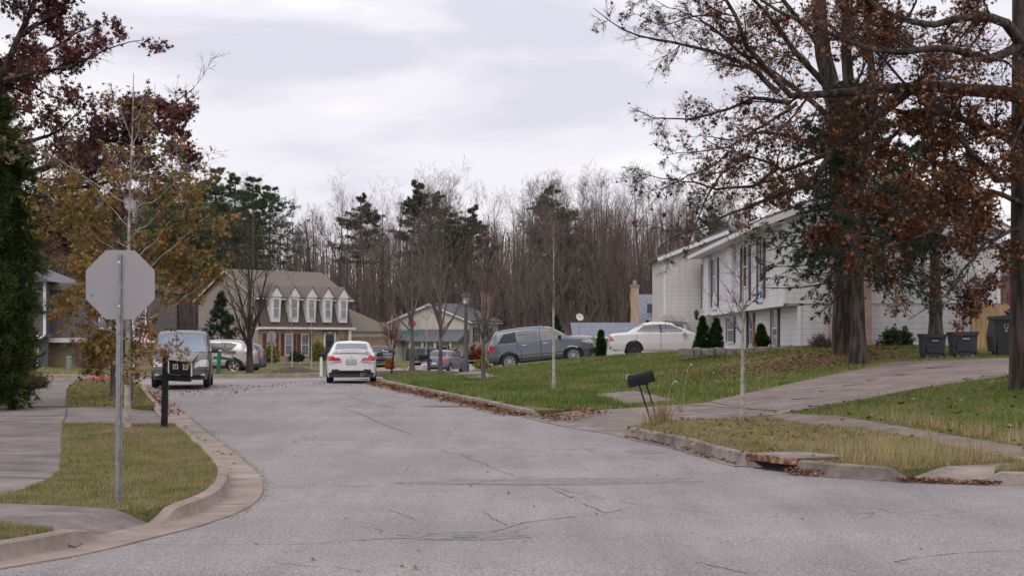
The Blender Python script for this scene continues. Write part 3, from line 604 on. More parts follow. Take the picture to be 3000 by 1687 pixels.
# narrow mossy seam between gutter and asphalt
q = along(LK_, 1, .42, .48, kidx(LK_, *P(420, 1050)), kidx(LK_, *P(440, 1310)), 2600); n = len(q)
q = q + rng.normal(0, .004, q.shape); th = rng.uniform(0, 2 * np.pi, n); z = zr(q[:, 0], q[:, 1]); w = .004
V = np.stack([np.column_stack([q[:, 0] - np.cos(th) * w, q[:, 1] - np.sin(th) * w, z]), np.column_stack([q[:, 0] + np.cos(th) * w, q[:, 1] + np.sin(th) * w, z]), np.column_stack([q[:, 0] + rng.normal(0, .02, n), q[:, 1] + rng.normal(0, .02, n), z + rng.uniform(.006, .022, n)])], 1)
tag(np_obj('weeds', V.reshape(-1, 3), np.arange(3 * n).reshape(n, 3), GR), 'line of low weeds in the seam beside the left gutter', 'weeds', kind='stuff')
# twigs fallen on the drive
# ------------------------------------------------------------------ trees
def tubes(Pp, Rr, sides):
    """Pp (B,n,3), Rr (B,n) -> verts, quads"""
    B, n, _ = Pp.shape
    t = np.gradient(Pp, axis=1); t /= np.linalg.norm(t, axis=2)[..., None] + 1e-9
    ref = np.where(np.abs(t[..., 2:3]) < .8, np.array([0, 0, 1.0]), np.array([1.0, 0, 0])); ref = ref[:, :1] * np.ones((1, n, 1))
    a = np.cross(t, ref); a /= np.linalg.norm(a, axis=2)[..., None] + 1e-9; b = np.cross(t, a)
    th = np.arange(sides) * 2 * np.pi / sides
    V = Pp[:, :, None] + (a[:, :, None] * np.cos(th)[:, None] + b[:, :, None] * np.sin(th)[:, None]) * Rr[:, :, None, None]
    i = np.arange(B)[:, None, None] * n * sides + np.arange(n - 1)[None, :, None] * sides; k = np.arange(sides)[None, None]; k2 = (k + 1) % sides
    f = np.stack([i + k, i + k2, i + sides + k2, i + sides + k], -1).reshape(-1, 4)
    return V.reshape(-1, 3), f
class Geo:
    def __init__(s): s.V = []; s.F = []; s.n = 0
    def add(s, v, f): s.V.append(v); s.F.append(f + s.n); s.n += len(v)
    def build(s, name, m, parent=None, smooth=True):
        o = np_obj(name, np.vstack(s.V), np.vstack(s.F), m, parent, smooth)
        return o
def sample(Pp, t):
    """positions/tangents at fraction t (B,m) on polylines"""
    B, n, _ = Pp.shape; x = np.clip(t, 0, .9999) * (n - 1); i = x.astype(int); f = (x - i)[..., None]; bi = np.arange(B)[:, None]
    p = Pp[bi, i] * (1 - f) + Pp[bi, i + 1] * f; d = Pp[bi, i + 1] - Pp[bi, i]; d /= np.linalg.norm(d, axis=-1)[..., None] + 1e-9
    return p, d
def sample_s(Rr, t):
    B, n = Rr.shape; x = np.clip(t, 0, .9999) * (n - 1); i = x.astype(int); f = x - i; bi = np.arange(B)[:, None]
    return Rr[bi, i] * (1 - f) + Rr[bi, i + 1] * f
def spawn(rg, Pp, Rr, m, t0, t1, ang, angsd, lr, rr, n=5, wander=.12, up=0.0, taper=.25, shape=.5, lmin=None, droop=0, rmin=.003, flat=1.0):
    B = len(Pp); t = np.sort(rg.uniform(t0, t1, (B, m)), axis=1)
    p, d = sample(Pp, t); r0 = sample_s(Rr, t) * rr * rg.uniform(.7, 1.1, (B, m))
    L = np.linalg.norm(np.diff(Pp, axis=1), axis=2).sum(1)[:, None] * lr * (1 - shape * t) * rg.uniform(.65, 1.25, (B, m))
    p = p.reshape(-1, 3); d = d.reshape(-1, 3); r0 = np.maximum(r0.reshape(-1), rmin); L = L.reshape(-1)
    v = rg.normal(0, 1, d.shape); v -= (v * d).sum(1)[:, None] * d; v /= np.linalg.norm(v, axis=1)[:, None] + 1e-9
    a = np.radians(rg.normal(ang, angsd, len(d)))[:, None]
    cd = d * np.cos(a) + v * np.sin(a)
    if flat != 1.0: cd[:, 2] *= flat; cd /= np.linalg.norm(cd, axis=1)[:, None]
    return integ(rg, p, cd, L, r0, n, wander, up, taper, droop)
def integ(rg, p, cd, L, r0, n, wander, up, taper, droop=0):
    Q = [p]; h = (L / (n - 1))[:, None]
    for i in range(n - 1):
        Q.append(Q[-1] + cd * h)
        cd = cd + rg.normal(0, wander, cd.shape) + np.array([0, 0, 1.0]) * (up - droop * (i / n)); cd /= np.linalg.norm(cd, axis=1)[:, None]
    Q = np.stack(Q, 1); Rr = r0[:, None] * np.linspace(1, taper, n)[None]
    return Q, Rr
M_BARK = mat('bark_grey_brown', (.075, .06, .052), .9, .35, 7, col2=(.16, .132, .118), bump=.6, stretch=(1, 1, .25))
M_BARKD = mat('bark_dark', (.018, .013, .011), .95, .35, 7, col2=(.075, .058, .046), bump=1.0, bscale=30, stretch=(1, 1, .18), lo=.42, hi=.58)
M_BARKL = mat('bark_pale', (.24, .21, .17), .85, .3, 9, col2=(.46, .43, .38), bump=.4, stretch=(1, 1, .8))
M_TWIG = mat('twigs_brown', (.115, .09, .08), .9, .2, 1.0, col2=(.17, .138, .123))
M_TWIGW = mat('twigs_reddish', (.145, .10, .09), .9, .2, .3, col2=(.20, .15, .135))
M_TWIGD = mat('twigs_dark', (.035, .027, .024), .95, .2, 1.0, col2=(.07, .055, .048))
M_BARKW = mat('bark_wood_trunks', (.045, .036, .032), .95, .35, 3, col2=(.105, .085, .075), stretch=(1, 1, .25))
LF_RUST = leafmat('rust_oak_leaves', [(0.0, (.035, .014, .009)), (0.35, (.10, .038, .02)), (0.7, (.19, .078, .04)), (1.0, (.34, .18, .10))], .28, pscale=1.6)
LF_RED = leafmat('dark_red_leaves', [(0.0, (.045, .018, .02)), (0.4, (.11, .042, .043)), (0.8, (.19, .085, .078)), (1.0, (.27, .16, .11))], .3, pscale=.9)
LF_YG = leafmat('yellow_green_leaves', [(0.0, (.08, .08, .022)), (0.35, (.19, .165, .045)), (0.6, (.34, .26, .09)), (0.8, (.36, .17, .06)), (0.93, (.26, .08, .045)), (1.0, (.17, .09, .055))], .35, pscale=1.4)
LF_PINE = leafmat('pine_needles', [(0.0, (.03, .048, .03)), (0.5, (.07, .098, .055)), (1.0, (.15, .17, .09))], .15, pscale=.35)
LF_SPR = leafmat('spruce_needles', [(0.0, (.016, .028, .02)), (0.5, (.036, .056, .038)), (1.0, (.08, .10, .07))], .12, pscale=.8)
LF_CON = leafmat('evergreen_sprays', [(0.0, (.012, .030, .010)), (0.4, (.032, .055, .018)), (0.75, (.068, .09, .03)), (1.0, (.13, .13, .05))], .2, pscale=.9)
LF_ARB = leafmat('arborvitae_sprays', [(0.0, (.012, .032, .012)), (0.6, (.03, .07, .022)), (1.0, (.06, .11, .035))], .2, pscale=2)
LF_BUSH = leafmat('bush_leaves', [(0.0, (.02, .04, .018)), (0.6, (.05, .08, .035)), (1.0, (.10, .12, .06))], .2, pscale=2)
LF_RBUSH = leafmat('red_bush_leaves', [(0.0, (.08, .016, .014)), (0.6, (.19, .04, .03)), (1.0, (.30, .09, .05))], .25, pscale=2)
LF_BBUSH = leafmat('brown_bush_leaves', [(0.0, (.05, .03, .026)), (0.6, (.11, .07, .055)), (1.0, (.18, .12, .09))], .2, pscale=2)
LF_YBUSH = leafmat('yellow_bush_leaves', [(0.0, (.10, .12, .02)), (0.5, (.22, .22, .05)), (1.0, (.38, .34, .10))], .25, pscale=2)
def rl(rg, tw, m, size, spread, flat=0.0):
    """leaves round twig ends"""
    B = len(tw); t = rg.uniform(.25, 1, (B, m)); p, d = sample(tw, t); p = p.reshape(-1, 3) + rg.normal(0, spread, (B * m, 3))
    return leaves_at(p, size, flat)
def blades(rg, c, d, n, L, w, spreadang):
    """needle tufts: c (B,3) centres, d (B,3) axes -> n thin triangles each"""
    B = len(c); v = rg.normal(0, 1, (B, n, 3)); v = d[:, None] * (1 - spreadang) + v / (np.linalg.norm(v, axis=2)[..., None] + 1e-9) * spreadang * 1.3
    v /= np.linalg.norm(v, axis=2)[..., None] + 1e-9; s = np.cross(v, rg.normal(0, 1, (B, n, 3))); s /= np.linalg.norm(s, axis=2)[..., None] + 1e-9
    l = L * rg.uniform(.6, 1.2, (B, n, 1)); b = c[:, None] * np.ones((1, n, 1))
    V = np.stack([b - s * w / 2, b + s * w / 2, b + v * l], 2).reshape(-1, 3); return V, np.arange(B * n * 3).reshape(-1, 3)
def trunkline(h, lean=(0, 0), n=9, wob=.1, rg=rng):
    z = np.linspace(0, 1, n); x = np.cumsum(rg.normal(0, wob, n)) * np.linspace(0, 1, n) * .5 + lean[0] * z; y = np.cumsum(rg.normal(0, wob, n)) * np.linspace(0, 1, n) * .5 + lean[1] * z
    return np.stack([x, y, z * h], 1)[None]
def woods_tree(seed, h=17, r=.17, dense=1.0, m=None, forks=0):
    """tall bare forest tree, crown high up"""
    rg = np.random.default_rng(seed); t = trunkline(h, rg.normal(0, .9, 2), 11, .20, rg); tr = np.linspace(r, .02, 11)[None] * 1.0
    gt = Geo(); gt.add(*tubes(t, tr, 7))
    g = Geo()
    stems, sr = t, tr
    if forks:
        q, qr = spawn(rg, t, tr, forks, .3, .6, 20, 6, .52, .8, 8, .06, .07, .15, .1); gt.add(*tubes(q, qr, 6)); 
        stems = [(t, tr), (q, qr)]
    else: stems = [(t, tr)]
    for s_, r_ in stems:
        a, ar = spawn(rg, s_, r_, int(30 * dense), .26, .98, 36, 12, .34, .42, 7, .11, .14, .2, .55); g.add(*tubes(a, ar, 4))
        b, br = spawn(rg, a, ar, 7, .15, .97, 34, 12, .5, .5, 5, .12, .12, .3, .4, rmin=.007); g.add(*tubes(b, br, 3))
        c, cr_ = spawn(rg, b, br, 5, .12, .95, 34, 14, .55, .55, 3, .14, .06, .5, .3, rmin=.0065); g.add(*tubes(c, cr_, 3))
    # epicormic twigs low on the stem
    a, ar = spawn(rg, t, tr, 14, .08, .4, 60, 15, .10, .12, 4, .15, .1, .3, .2, rmin=.008); g.add(*tubes(a, ar, 3))
    b, br = spawn(rg, a, ar, 4, .2, .95, 38, 12, .5, .55, 3, .12, .06, .4, .4, rmin=.007); g.add(*tubes(b, br, 3))
    root = empty('bare_tree', (0, 0, 0), 'x', 'tree'); gt.build('trunk', M_BARKW, root); g.build('crown', m or M_TWIGW, root)
    return root
def pine_tree(seed, h=18, r=.2, crown0=.5, spread=3.0):
    rg = np.random.default_rng(seed); t = trunkline(h, rg.normal(0, .4, 2), 10, .08, rg); tr = np.linspace(r, .04, 10)[None]
    gt = Geo(); gt.add(*tubes(t, tr, 8)); g = Geo()
    m = 58; tt = np.sort(rg.uniform(crown0, .99, (1, m)), 1); p, d = sample(t, tt); p = p[0]; u = (tt[0] - crown0) / (1 - crown0)
    th = rg.uniform(0, 2 * np.pi, m); e = rg.normal(.05, .12, m) + u * .45
    cd = np.stack([np.cos(th) * np.cos(e), np.sin(th) * np.cos(e), np.sin(e)], 1)
    L = spread * (np.sin(np.clip(.25 + u * .8, 0, 1) * np.pi) ** .6) * rg.uniform(.6, 1.15, m) * (1 - .45 * u); L = np.maximum(L, .7)
    a, ar = integ(rg, p, cd, L, .05 * np.ones(m) * (1 - .5 * u), 6, .10, .06, .25); gt.add(*tubes(a, ar, 4))
    b, br = spawn(rg, a, ar, 8, .25, 1, 50, 14, .46, .5, 4, .07, .05, .4, .3, flat=.25); gt.add(*tubes(b, br, 3))
    c, cr_ = spawn(rg, b, br, 4, .3, 1, 45, 14, .6, .6, 3, .08, .06, .5, .3, flat=.3)
    for q in (c, b):
        pp, dd = sample(q, rg.uniform(.4, 1, (len(q), 2))); pp = pp.reshape(-1, 3); dd = dd.reshape(-1, 3); dd[:, 2] += .45; dd /= np.linalg.norm(dd, axis=1)[:, None]
        g.add(*blades(rg, pp, dd, 9, .27, .036, .6))
    # dead stubs
    s_, sr = spawn(rg, t, tr, 10, crown0 * .5, crown0, 75, 10, .07, .15, 3, .1, 0, .3, 0); gt.add(*tubes(s_, sr, 3))
    root = empty('pine_tree', (0, 0, 0), 'x', 'pine tree'); gt.build('trunk', M_BARK, root); g.build('crown', LF_PINE, root, False)
    return root
def put(root, x, y, z, rz, s, label=None, group=None, first=False, sz=None):
    o = root if first else copy_tree(root)
    o.location = (x, y, z); o.rotation_euler = (0, 0, rz); o.scale = (s, s, sz or s)
    if label: o['label'] = label
    if group: o['group'] = group
    return o
# --- the wood behind the houses
WP = [woods_tree(100 + i, 17, [.19, .25, .30, .16, .22][i], [1, 1.1, .8, 1.2, 1][i], [M_TWIGW, M_TWIG, M_TWIGW, M_TWIG, M_TWIGW][i], [0, 2, 2, 0, 1][i]) for i in range(5)]
PP_ = [pine_tree(200 + i, 18, .2, [.38, .50, .6][i], [4.8, 4.2, 3.2][i]) for i in range(3)]
used = set()
def place(proto, px, Z, topy, rz, h0, label, group, wide=1.0):
    x = (px - CX) * Z / F; zb = float(zl([x], [Z])[0]) if Z < 250 else 1.2; top = HC + (HY - topy) * Z / F
    s = (top - zb) / h0; f = id(proto) not in used; used.add(id(proto))
    o = put(proto, x, Z, zb - .05, rz, s * wide, label, group, f, s); return o
def topline(px):
    return topline0(px) + 22
def topline0(px):
    xs = [0, 380, 560, 700, 760, 880, 1000, 1140, 1300, 1400, 1480, 1560, 1700, 1800, 2000, 2576]; ys = [470, 470, 500, 560, 520, 520, 490, 460, 500, 505, 475, 480, 500, 520, 500, 480]
    return np.interp(px, xs, ys)
rg = np.random.default_rng(11)
def region(px):
    if px < 400: return 'left'
    if px < 760: return 'mansard'
    if px < 1000: return 'gap'
    if px < 1260: return 'cream'
    if px < 1670: return 'middle'
    return 'right'
LBL = {'left': 'bare grey-brown tree in the wood behind the octagonal sign', 'mansard': 'bare grey-brown tree in the wood behind the mansard-roofed house', 'gap': 'slender bare tree in the thin part of the wood right of the mansard house',
       'cream': 'tall bare tree in the wood behind the cream gabled house', 'middle': 'tall bare tree in the wood above the blue-grey wagon', 'right': 'bare tree in the wood beyond the white siding house'}
for row, (Z0, n) in enumerate(((150, 34), (165, 48), (182, 56), (200, 60))):
    for i in range(n):
        px = -60 + (i + rg.uniform(.1, .9)) * 2400 / n
        if px > 1900 and i % 2: continue
        if 955 < px < 1275 and Z0 < 182: continue
        if 700 < px < 900 and rg.uniform() < .35: continue
        if row == 0 and 480 < px < 1000: Zr = 162
        else: Zr = Z0
        Z = Zr + rg.uniform(-5, 5); ty = topline(px) + rg.normal(8, 22) + row * -3 + (rg.uniform(0, 90) if rg.uniform() < .3 else 0)
        k = region(px); place(WP[rg.integers(0, 5)], px, Z, ty, rg.uniform(0, 6.28), 17, LBL[k], 'bare trees of the wood: ' + k, 1.0)
for i, (px, Z, ty, k, nm) in enumerate([(150, 140, 470, 0, 0), (235, 150, 455, 1, 0), (300, 142, 480, 0, 0), (395, 145, 448, 0, 1), (452, 150, 438, 1, 1), (540, 148, 426, 0, 1), (590, 156, 440, 1, 1), (640, 146, 448, 0, 1), (682, 152, 470, 0, 1), (500, 160, 455, 2, 1),
        (912, 176, 492, 2, 2), (1060, 188, 456, 2, 2), (1112, 192, 486, 1, 2), (1182, 188, 520, 2, 2), (1375, 168, 470, 2, 3), (1440, 178, 566, 1, 3), (1795, 150, 525, 0, 4), (1850, 160, 560, 1, 4)]):
    L = ['dark green pine seen through the red oak at the left', 'dark green pine rising behind the mansard-roofed house', 'flat-topped pine among the bare trees behind the cream house', 'flat-topped pine above the blue-grey wagon', 'pine showing over the roof of the white siding house'][nm]
    place(PP_[k], px, Z, ty, rg.uniform(0, 6.28), 18, L, 'pines of the wood %s' % ['left', 'behind the mansard house', 'behind the cream house', 'above the wagon', 'beyond the white house'][nm])
# reddish brush under the wood: one mass
n = 2600; bx = rg.uniform(-62, 62, n); by = rg.uniform(140, 212, n); hz = rise(bx, by) + base(by) + .15
bpx = CX + bx * F / by; ok = ~((np.abs(bx + 15) < 16) & (by < 150)) & ~((bpx > 950) & (bpx < 1270) & (by < 186)); bx, by, hz = bx[ok], by[ok], hz[ok]; n = len(bx)
p = np.repeat(np.column_stack([bx, by, hz]), 5, 0) + rg.normal(0, .35, (n * 5, 3)) * (1, 1, .1); cd = rg.normal(0, .35, (n * 5, 3)); cd[:, 2] = 1; cd /= np.linalg.norm(cd, axis=1)[:, None]
a, ar = integ(rg, p, cd, rg.uniform(1.2, 3.8, n * 5), np.full(n * 5, .022), 5, .12, .02, .4); g = Geo(); g.add(*tubes(a, ar, 3))
b, br = spawn(rg, a, ar, 6, .2, 1, 40, 14, .36, .6, 3, .15, .05, .5, .3, rmin=.012); g.add(*tubes(b, br, 3))
tag(g.build('undergrowth', mat('brush_twigs', (.13, .08, .072), .95, .2, .15, col2=(.20, .14, .125))), 'reddish brown brush filling the foot of the wood', 'undergrowth', kind='stuff')
# far mass of the wood
n = 4200; bx = rg.uniform(-75, 75, n); by = rg.uniform(215, 262, n)
p = np.column_stack([bx, by, np.full(n, .8)]); cd = rg.normal(0, .06, (n, 3)); cd[:, 2] = 1
tops = HC + (HY - (topline(CX + bx * F / by) + 55)) * by / F
a, ar = integ(rg, p, cd / np.linalg.norm(cd, axis=1)[:, None], np.maximum(tops - 1, 5) * rg.uniform(.55, 1.0, n), rg.uniform(.06, .16, n), 6, .03, .02, .25); g = Geo(); g.add(*tubes(a, ar, 4))
b, br = spawn(rg, a, ar, 9, .2, .95, 38, 12, .24, .5, 4, .1, .12, .4, .4, rmin=.016); g.add(*tubes(b, br, 3))
tag(g.build('far_wood', mat('far_wood_grey', (.125, .10, .103), .95, .2, .1, col2=(.17, .14, .144))), 'distant bare wood showing between the nearer trunks', 'woodland', kind='stuff')

# --- small bare street trees
def sapling(name, px, py, Z, topy, r, label, lean=(0, 0), nb=26, b0=.28, m=M_BARKL, tm=M_TWIG, seed=0, lowest=None, spread=1.0, vase=0, leaf=None, ybase=None, lsize=.07, lm=3, levels=3):
    rg = np.random.default_rng(seed); X = (px - CX) * Z / F; zb = zg(X, Z) if ybase is None else HC - (ybase - HY) * Z / F
    h = HC + (HY - topy) * Z / F - zb
    root = empty(name, (X, Z, zb), label, 'tree')
    t = trunkline(h, lean, 9, .02 * h / 6, rg); t[0, 0] -= (0, 0, .1); tr = (r * np.linspace(1, .08, 9) ** 1.1)[None]; tr[0, 0] *= 1.35
    gt = Geo(); g = Geo(); gt.add(*tubes(t, tr, 9)); src = [(t, tr)]
    if vase:
        q, qr = spawn(rg, t, tr, vase, b0, b0 + .14, 24, 5, .62, .75, 8, .04, .05, .15, .1); gt.add(*tubes(q, qr, 7)); src.append((q, qr))
    tw = []
    for i, (s_, r_) in enumerate(src):
        k = nb if i == 0 else int(nb * .55)
        a, ar = spawn(rg, s_, r_, k, b0 if i == 0 else .15, .97, 40, 8, .42 * spread if i == 0 else .36 * spread, .5, 7, .06, .10, .15, .6, rmin=.008); g.add(*tubes(a, ar, 4))
        b, br = spawn(rg, a, ar, 5, .2, .95, 36, 10, .42, .55, 4, .10, .07, .3, .4, rmin=.004); g.add(*tubes(b, br, 3)); tw += [b]
        if levels > 2:
            c, cr_ = spawn(rg, b, br, 3, .2, .95, 34, 10, .5, .6, 3, .10, .05, .5, .3, rmin=.0035); g.add(*tubes(c, cr_, 3)); tw += [c]
    gt.build('trunk', m, root); g.build('crown', tm, root)
    if leaf:
        L = Geo()
        for q in tw: L.add(*rl(rg, q, lm, lsize, .03))
        L.build('leaves', leaf, root, False)
    return root
sapling('bare_tree', 1868, 1068, 36.0, 560, .055, 'slim pale-barked bare tree in the verge behind the drain', nb=22, b0=.42, seed=1, spread=.75, ybase=1072)
sapling('bare_tree', 1393, 980, 47.0, 560, .05, 'lone bare sapling in front of the blue-grey wagon', nb=18, b0=.42, seed=2, spread=1.1)
sapling('bare_tree', 1216, 962, 55.5, 640, .07, 'bare young tree beside the rear of the blue-grey wagon', nb=15, b0=.28, seed=3, vase=5, spread=1.2, m=M_BARK)
sapling('bare_tree', 1108, 950, 62.0, 610, .09, 'bare forked tree in a mulch ring by the kerb', nb=14, b0=.27, seed=4, vase=5, m=M_BARK, spread=1.2)
sapling('bare_tree', 1037, 944, 67.0, 600, .10, 'bare tree on the mulch bank just right of the green car', nb=15, b0=.30, seed=5, vase=5, spread=1.2, m=M_BARK, tm=M_TWIG)
sapling('bare_tree', 628, 940, 73.0, 560, .15, 'large bare tree with forked trunk in front of the mansard house', nb=26, b0=.16, seed=62, vase=4, m=M_BARKD, tm=M_TWIGD, spread=.9)
sapling('bare_tree', 735, 940, 74.5, 700, .03, 'thin bare sapling in a dark mulch mound on the far lawn', nb=14, b0=.4, seed=7, levels=2)
sapling('bare_tree', 70, 930, 84.0, 660, .12, 'bare low-forking tree in front of the grey garage wall', nb=20, b0=.22, seed=8, vase=4, m=M_BARK, tm=M_TWIG)
sapling('ornamental_tree', 985, 925, 132.0, 790, .14, 'low spreading tree with reddish twigs in front of the brown-roofed wing', nb=26, b0=.2, seed=9, vase=4, spread=1.6, m=M_BARKL, tm=mat('red_twigs', (.17, .075, .07), .9, .2, 2))
sapling('bare_tree', 784, 930, 95.0, 760, .04, 'whip-thin bare sapling before the red shutters', nb=12, b0=.35, seed=10, levels=2)
sapling('bare_tree', 1072, 936, 76.0, 760, .03, 'staked thin sapling behind the dark mailbox post', nb=14, b0=.3, seed=12, levels=2)

# --- young oak at the left with yellow-green leaves
def limbs_tree(rg, limbs, n=14, ex=.8):
    """limbs: list of ([(px,py,Z)...], r0, r1) -> (B,n,3),(B,n)"""
    PQ = []; RQ = []
    for pts, r0, r1 in limbs:
        q = np.array([PZ(*p_) for p_ in pts], float); q = resample(q, .3, even=False); s = np.r_[0, np.cumsum(np.linalg.norm(np.diff(q, axis=0), axis=1))]; u = np.linspace(0, s[-1], n)
        PQ.append(np.stack([np.interp(u, s, q[:, k]) for k in range(3)], 1)); RQ.append(r0 + (r1 - r0) * np.linspace(0, 1, n) ** ex)
    return np.array(PQ), np.array(RQ)
def custom_tree(name, label, trunk, limbs, seed, bark, twigm, leaf, loc, p1, p2, p3, lm, lsize, lspread, cat='tree', lex=.8, dens=None, tex=.8):
    rg = np.random.default_rng(seed); root = empty(name, loc, label, cat); o = np.array(loc)
    gt = Geo(); g = Geo(); L = Geo()
    tq, tr = limbs_tree(rg, trunk, 20, tex); gt.add(*tubes(tq - o, tr, 12))
    q, qr = limbs_tree(rg, limbs, ex=lex); jit = np.cumsum(rg.normal(0, .022, q.shape), 1); q = q + jit; gt.add(*tubes(q - o, qr, 8))
    a, ar = spawn(rg, q, qr, *p1[:9], **p1[9]); g.add(*tubes(a - o, ar, 5))
    b, br = spawn(rg, a, ar, *p2[:9], **p2[9]); g.add(*tubes(b - o, br, 4))
    c, cr_ = spawn(rg, b, br, *p3[:9], **p3[9]); g.add(*tubes(c - o, cr_, 3))
    gt.build('trunk', bark, root); g.build('branches', twigm, root)
    if leaf:
        sel = b; keep = np.ones(len(c), bool)
        if dens is not None:
            mid = c[:, -1]; pr = dens(CX + mid[:, 0] * F / mid[:, 1], HY - (mid[:, 2] - HC) * F / mid[:, 1]); keep = rg.uniform(0, 1, len(c)) < pr
        L.add(*rl(rg, c[keep] - o, lm, lsize, lspread)); L.build('leaves', leaf, root, False)
    return root
# young oak: trunk (322,1080)->(335,180) at 32 m
Z = 32.0
yo_tr = [([(321, 1092, Z), (321, 1000, Z), (322, 800, Z), (324, 600, Z), (327, 480, Z), (333, 330, Z), (336, 185, Z)], .085, .006)]
yo = []
rg = np.random.default_rng(5)
for py, dx, dy, dz in [(905, -60, -40, .2), (880, 120, -15, -.3), (850, -150, -90, .3), (835, 190, -130, -.2), (800, -130, -150, -.5), (780, 140, -120, .5), (745, -190, -150, .2), (720, 180, -160, -.4), (690, -160, -140, -.3), (660, 150, -150, .4),
       (640, -230, -170, .2), (600, 150, -130, .2), (570, -150, -150, .6), (540, 130, -130, -.6), (520, -240, -150, .1), (500, 120, -110, .1), (480, -60, -90, -.5), (440, 70, -100, .5), (870, -90, 10, .6), (890, 90, 5, -.8), (780, -100, -100, -1.0), (700, 100, -90, 1.0), (620, -110, -90, 1.0), (380, 40, -120, .1), (350, -50, -110, -.1), (300, 30, -70, .05)]:
    x0 = np.interp(py, [185, 330, 480, 600, 800, 1092], [336, 333, 327, 324, 322, 321])
    yo.append(([(x0, py, Z), (x0 + dx * .35, py + dy * .30, Z + dz * .4), (x0 + dx * .7, py + dy * .72, Z + dz * .8), (x0 + dx, py + dy * 1.05, Z + dz)], .0115, .003))
X0, Y0, Z0_ = PZ(321, 1080, Z)
yod = lambda px, py: .78 * np.where((px > 350) & (py > 835), .22, 1) * np.where(py < 430, .12, np.where((px > 330) & (py < 560), .5, 1.0))
custom_tree('young_oak', 'young oak with pale trunk and yellow-green leaves behind the sign post', yo_tr, yo, 31, M_BARKL, M_TWIG, LF_YG, (X0, Y0, zg(X0, Y0)),
    (11, .10, 1.0, 44, 14, .46, .55, 5, .1, dict(up=.03, taper=.35, shape=.3, rmin=.004)), (5, .15, 1, 40, 14, .45, .6, 4, .1, dict(up=.02, taper=.5, shape=.3, rmin=.003)), (4, .15, 1, 38, 14, .5, .7, 3, .1, dict(taper=.6, shape=.2, rmin=.0022)), 3, .095, .055, dens=yod, tex=.55)
# second small oak further back
Z = 45.5; X1, Y1, Z1_ = PZ(284, 999, Z)
st = [([(284, 1005, Z), (284, 900, Z), (286, 800, Z), (290, 700, Z)], .085, .02)]
sl_ = [([(284, py, Z), (284 + dx * .5, py + dy * .4, Z + d * .5), (284 + dx, py + dy, Z + d)], .02, .004) for py, dx, dy, d in [(940, -50, -30, .3), (930, 70, -40, -.3), (900, -70, -70, .4), (890, 90, -80, .3), (860, -80, -90, -.4), (850, 80, -90, -.5), (800, -60, -90, .2), (780, 60, -80, .2), (955, 60, -10, .2), (945, -70, -5, -.2)]]
custom_tree('small_oak', 'small oak with russet leaves in the grass strip behind the young oak', st, sl_, 33, M_BARK, M_TWIG, leafmat('russet_leaves', [(0, (.07, .03, .02)), (.5, (.15, .07, .035)), (1, (.24, .15, .06))], .3), (X1, Y1, zg(X1, Y1)),
    (9, .1, 1.0, 45, 12, .5, .55, 5, .1, dict(up=.02, rmin=.004)), (5, .2, 1, 38, 12, .45, .6, 4, .1, dict(rmin=.003)), (3, .2, 1, 38, 12, .5, .7, 3, .1, dict(rmin=.0025)), 1, .085, .05)
# red oak: trunk left of the picture
Z = 44.0; X2, Y2 = (-150 - CX) * Z / F, Z
rt = [([(-150, 990, Z), (-150, 800, Z), (-145, 500, Z), (-150, 200, Z), (-140, -100, Z), (-130, -400, Z)], .42, .16)]
rlm = [([(-145, 420, Z), (-60, 300, Z - .5), (0, 200, Z - .8), (60, 90, Z - 1), (110, -40, Z - 1)], .17, .05), ([(-60, 300, Z), (40, 200, Z + .5), (120, 130, Z + .8), (200, 80, Z + 1), (260, 50, Z + 1)], .10, .012),
       ([(0, 200, Z - .8), (80, 170, Z - 1.5), (170, 155, Z - 2), (260, 110, Z - 2.4), (345, 95, Z - 2.6)], .07, .008), ([(-145, 480, Z), (-40, 420, Z), (60, 360, Z), (150, 330, Z), (190, 290, Z)], .13, .02),
       ([(-145, 520, Z), (-20, 470, Z + .5), (120, 420, Z + 1), (250, 350, Z + 1.2), (340, 300, Z + 1.2), (415, 285, Z + 1.2), (480, 240, Z + 1.2)], .15, .01), ([(120, 420, Z + 1), (220, 370, Z + .4), (330, 345, Z), (430, 330, Z), (470, 330, Z)], .06, .008),
       ([(-145, 560, Z), (0, 520, Z - .5), (140, 480, Z - .6), (270, 450, Z - 1), (350, 440, Z - 1), (420, 420, Z - 1.2)], .12, .01), ([(-140, 100, Z), (-40, 0, Z - 1), (60, -50, Z - 1.4), (160, -60, Z - 1.6)], .14, .03),
       ([(60, 90, Z - 1), (130, 50, Z - .4), (200, -10, Z), (230, -60, Z)], .06, .02), ([(-145, 600, Z), (-20, 600, Z + .6), (100, 590, Z + 1), (220, 560, Z + 1.2), (300, 540, Z + 1)], .12, .012), ([(-145, 300, Z), (-40, 220, Z + 1), (40, 170, Z + 1.5), (110, 230, Z + 2), (180, 270, Z + 2)], .1, .015),
       ([(180, 390, Z + .6), (250, 345, Z), (330, 315, Z - .4), (410, 305, Z - .6), (480, 295, Z - .7)], .05, .006), ([(200, 375, Z + .6), (280, 300, Z + .9), (360, 265, Z + 1.2), (430, 270, Z + 1.2)], .05, .006), ([(140, 480, Z - .6), (250, 425, Z), (330, 395, Z), (400, 385, Z), (450, 400, Z)], .05, .006), ([(0, 520, Z - .5), (80, 560, Z - 1.4), (180, 600, Z - 1.6), (260, 640, Z - 1.6)], .06, .01)]
rod = lambda px, py: .5 * np.where(py < 270, 1.0, np.where(py < 480, 1.0, .55)) * np.where((px > 235) & (py > 130) & (py < 235), .0, 1) * np.where(px > 515, .0, 1)
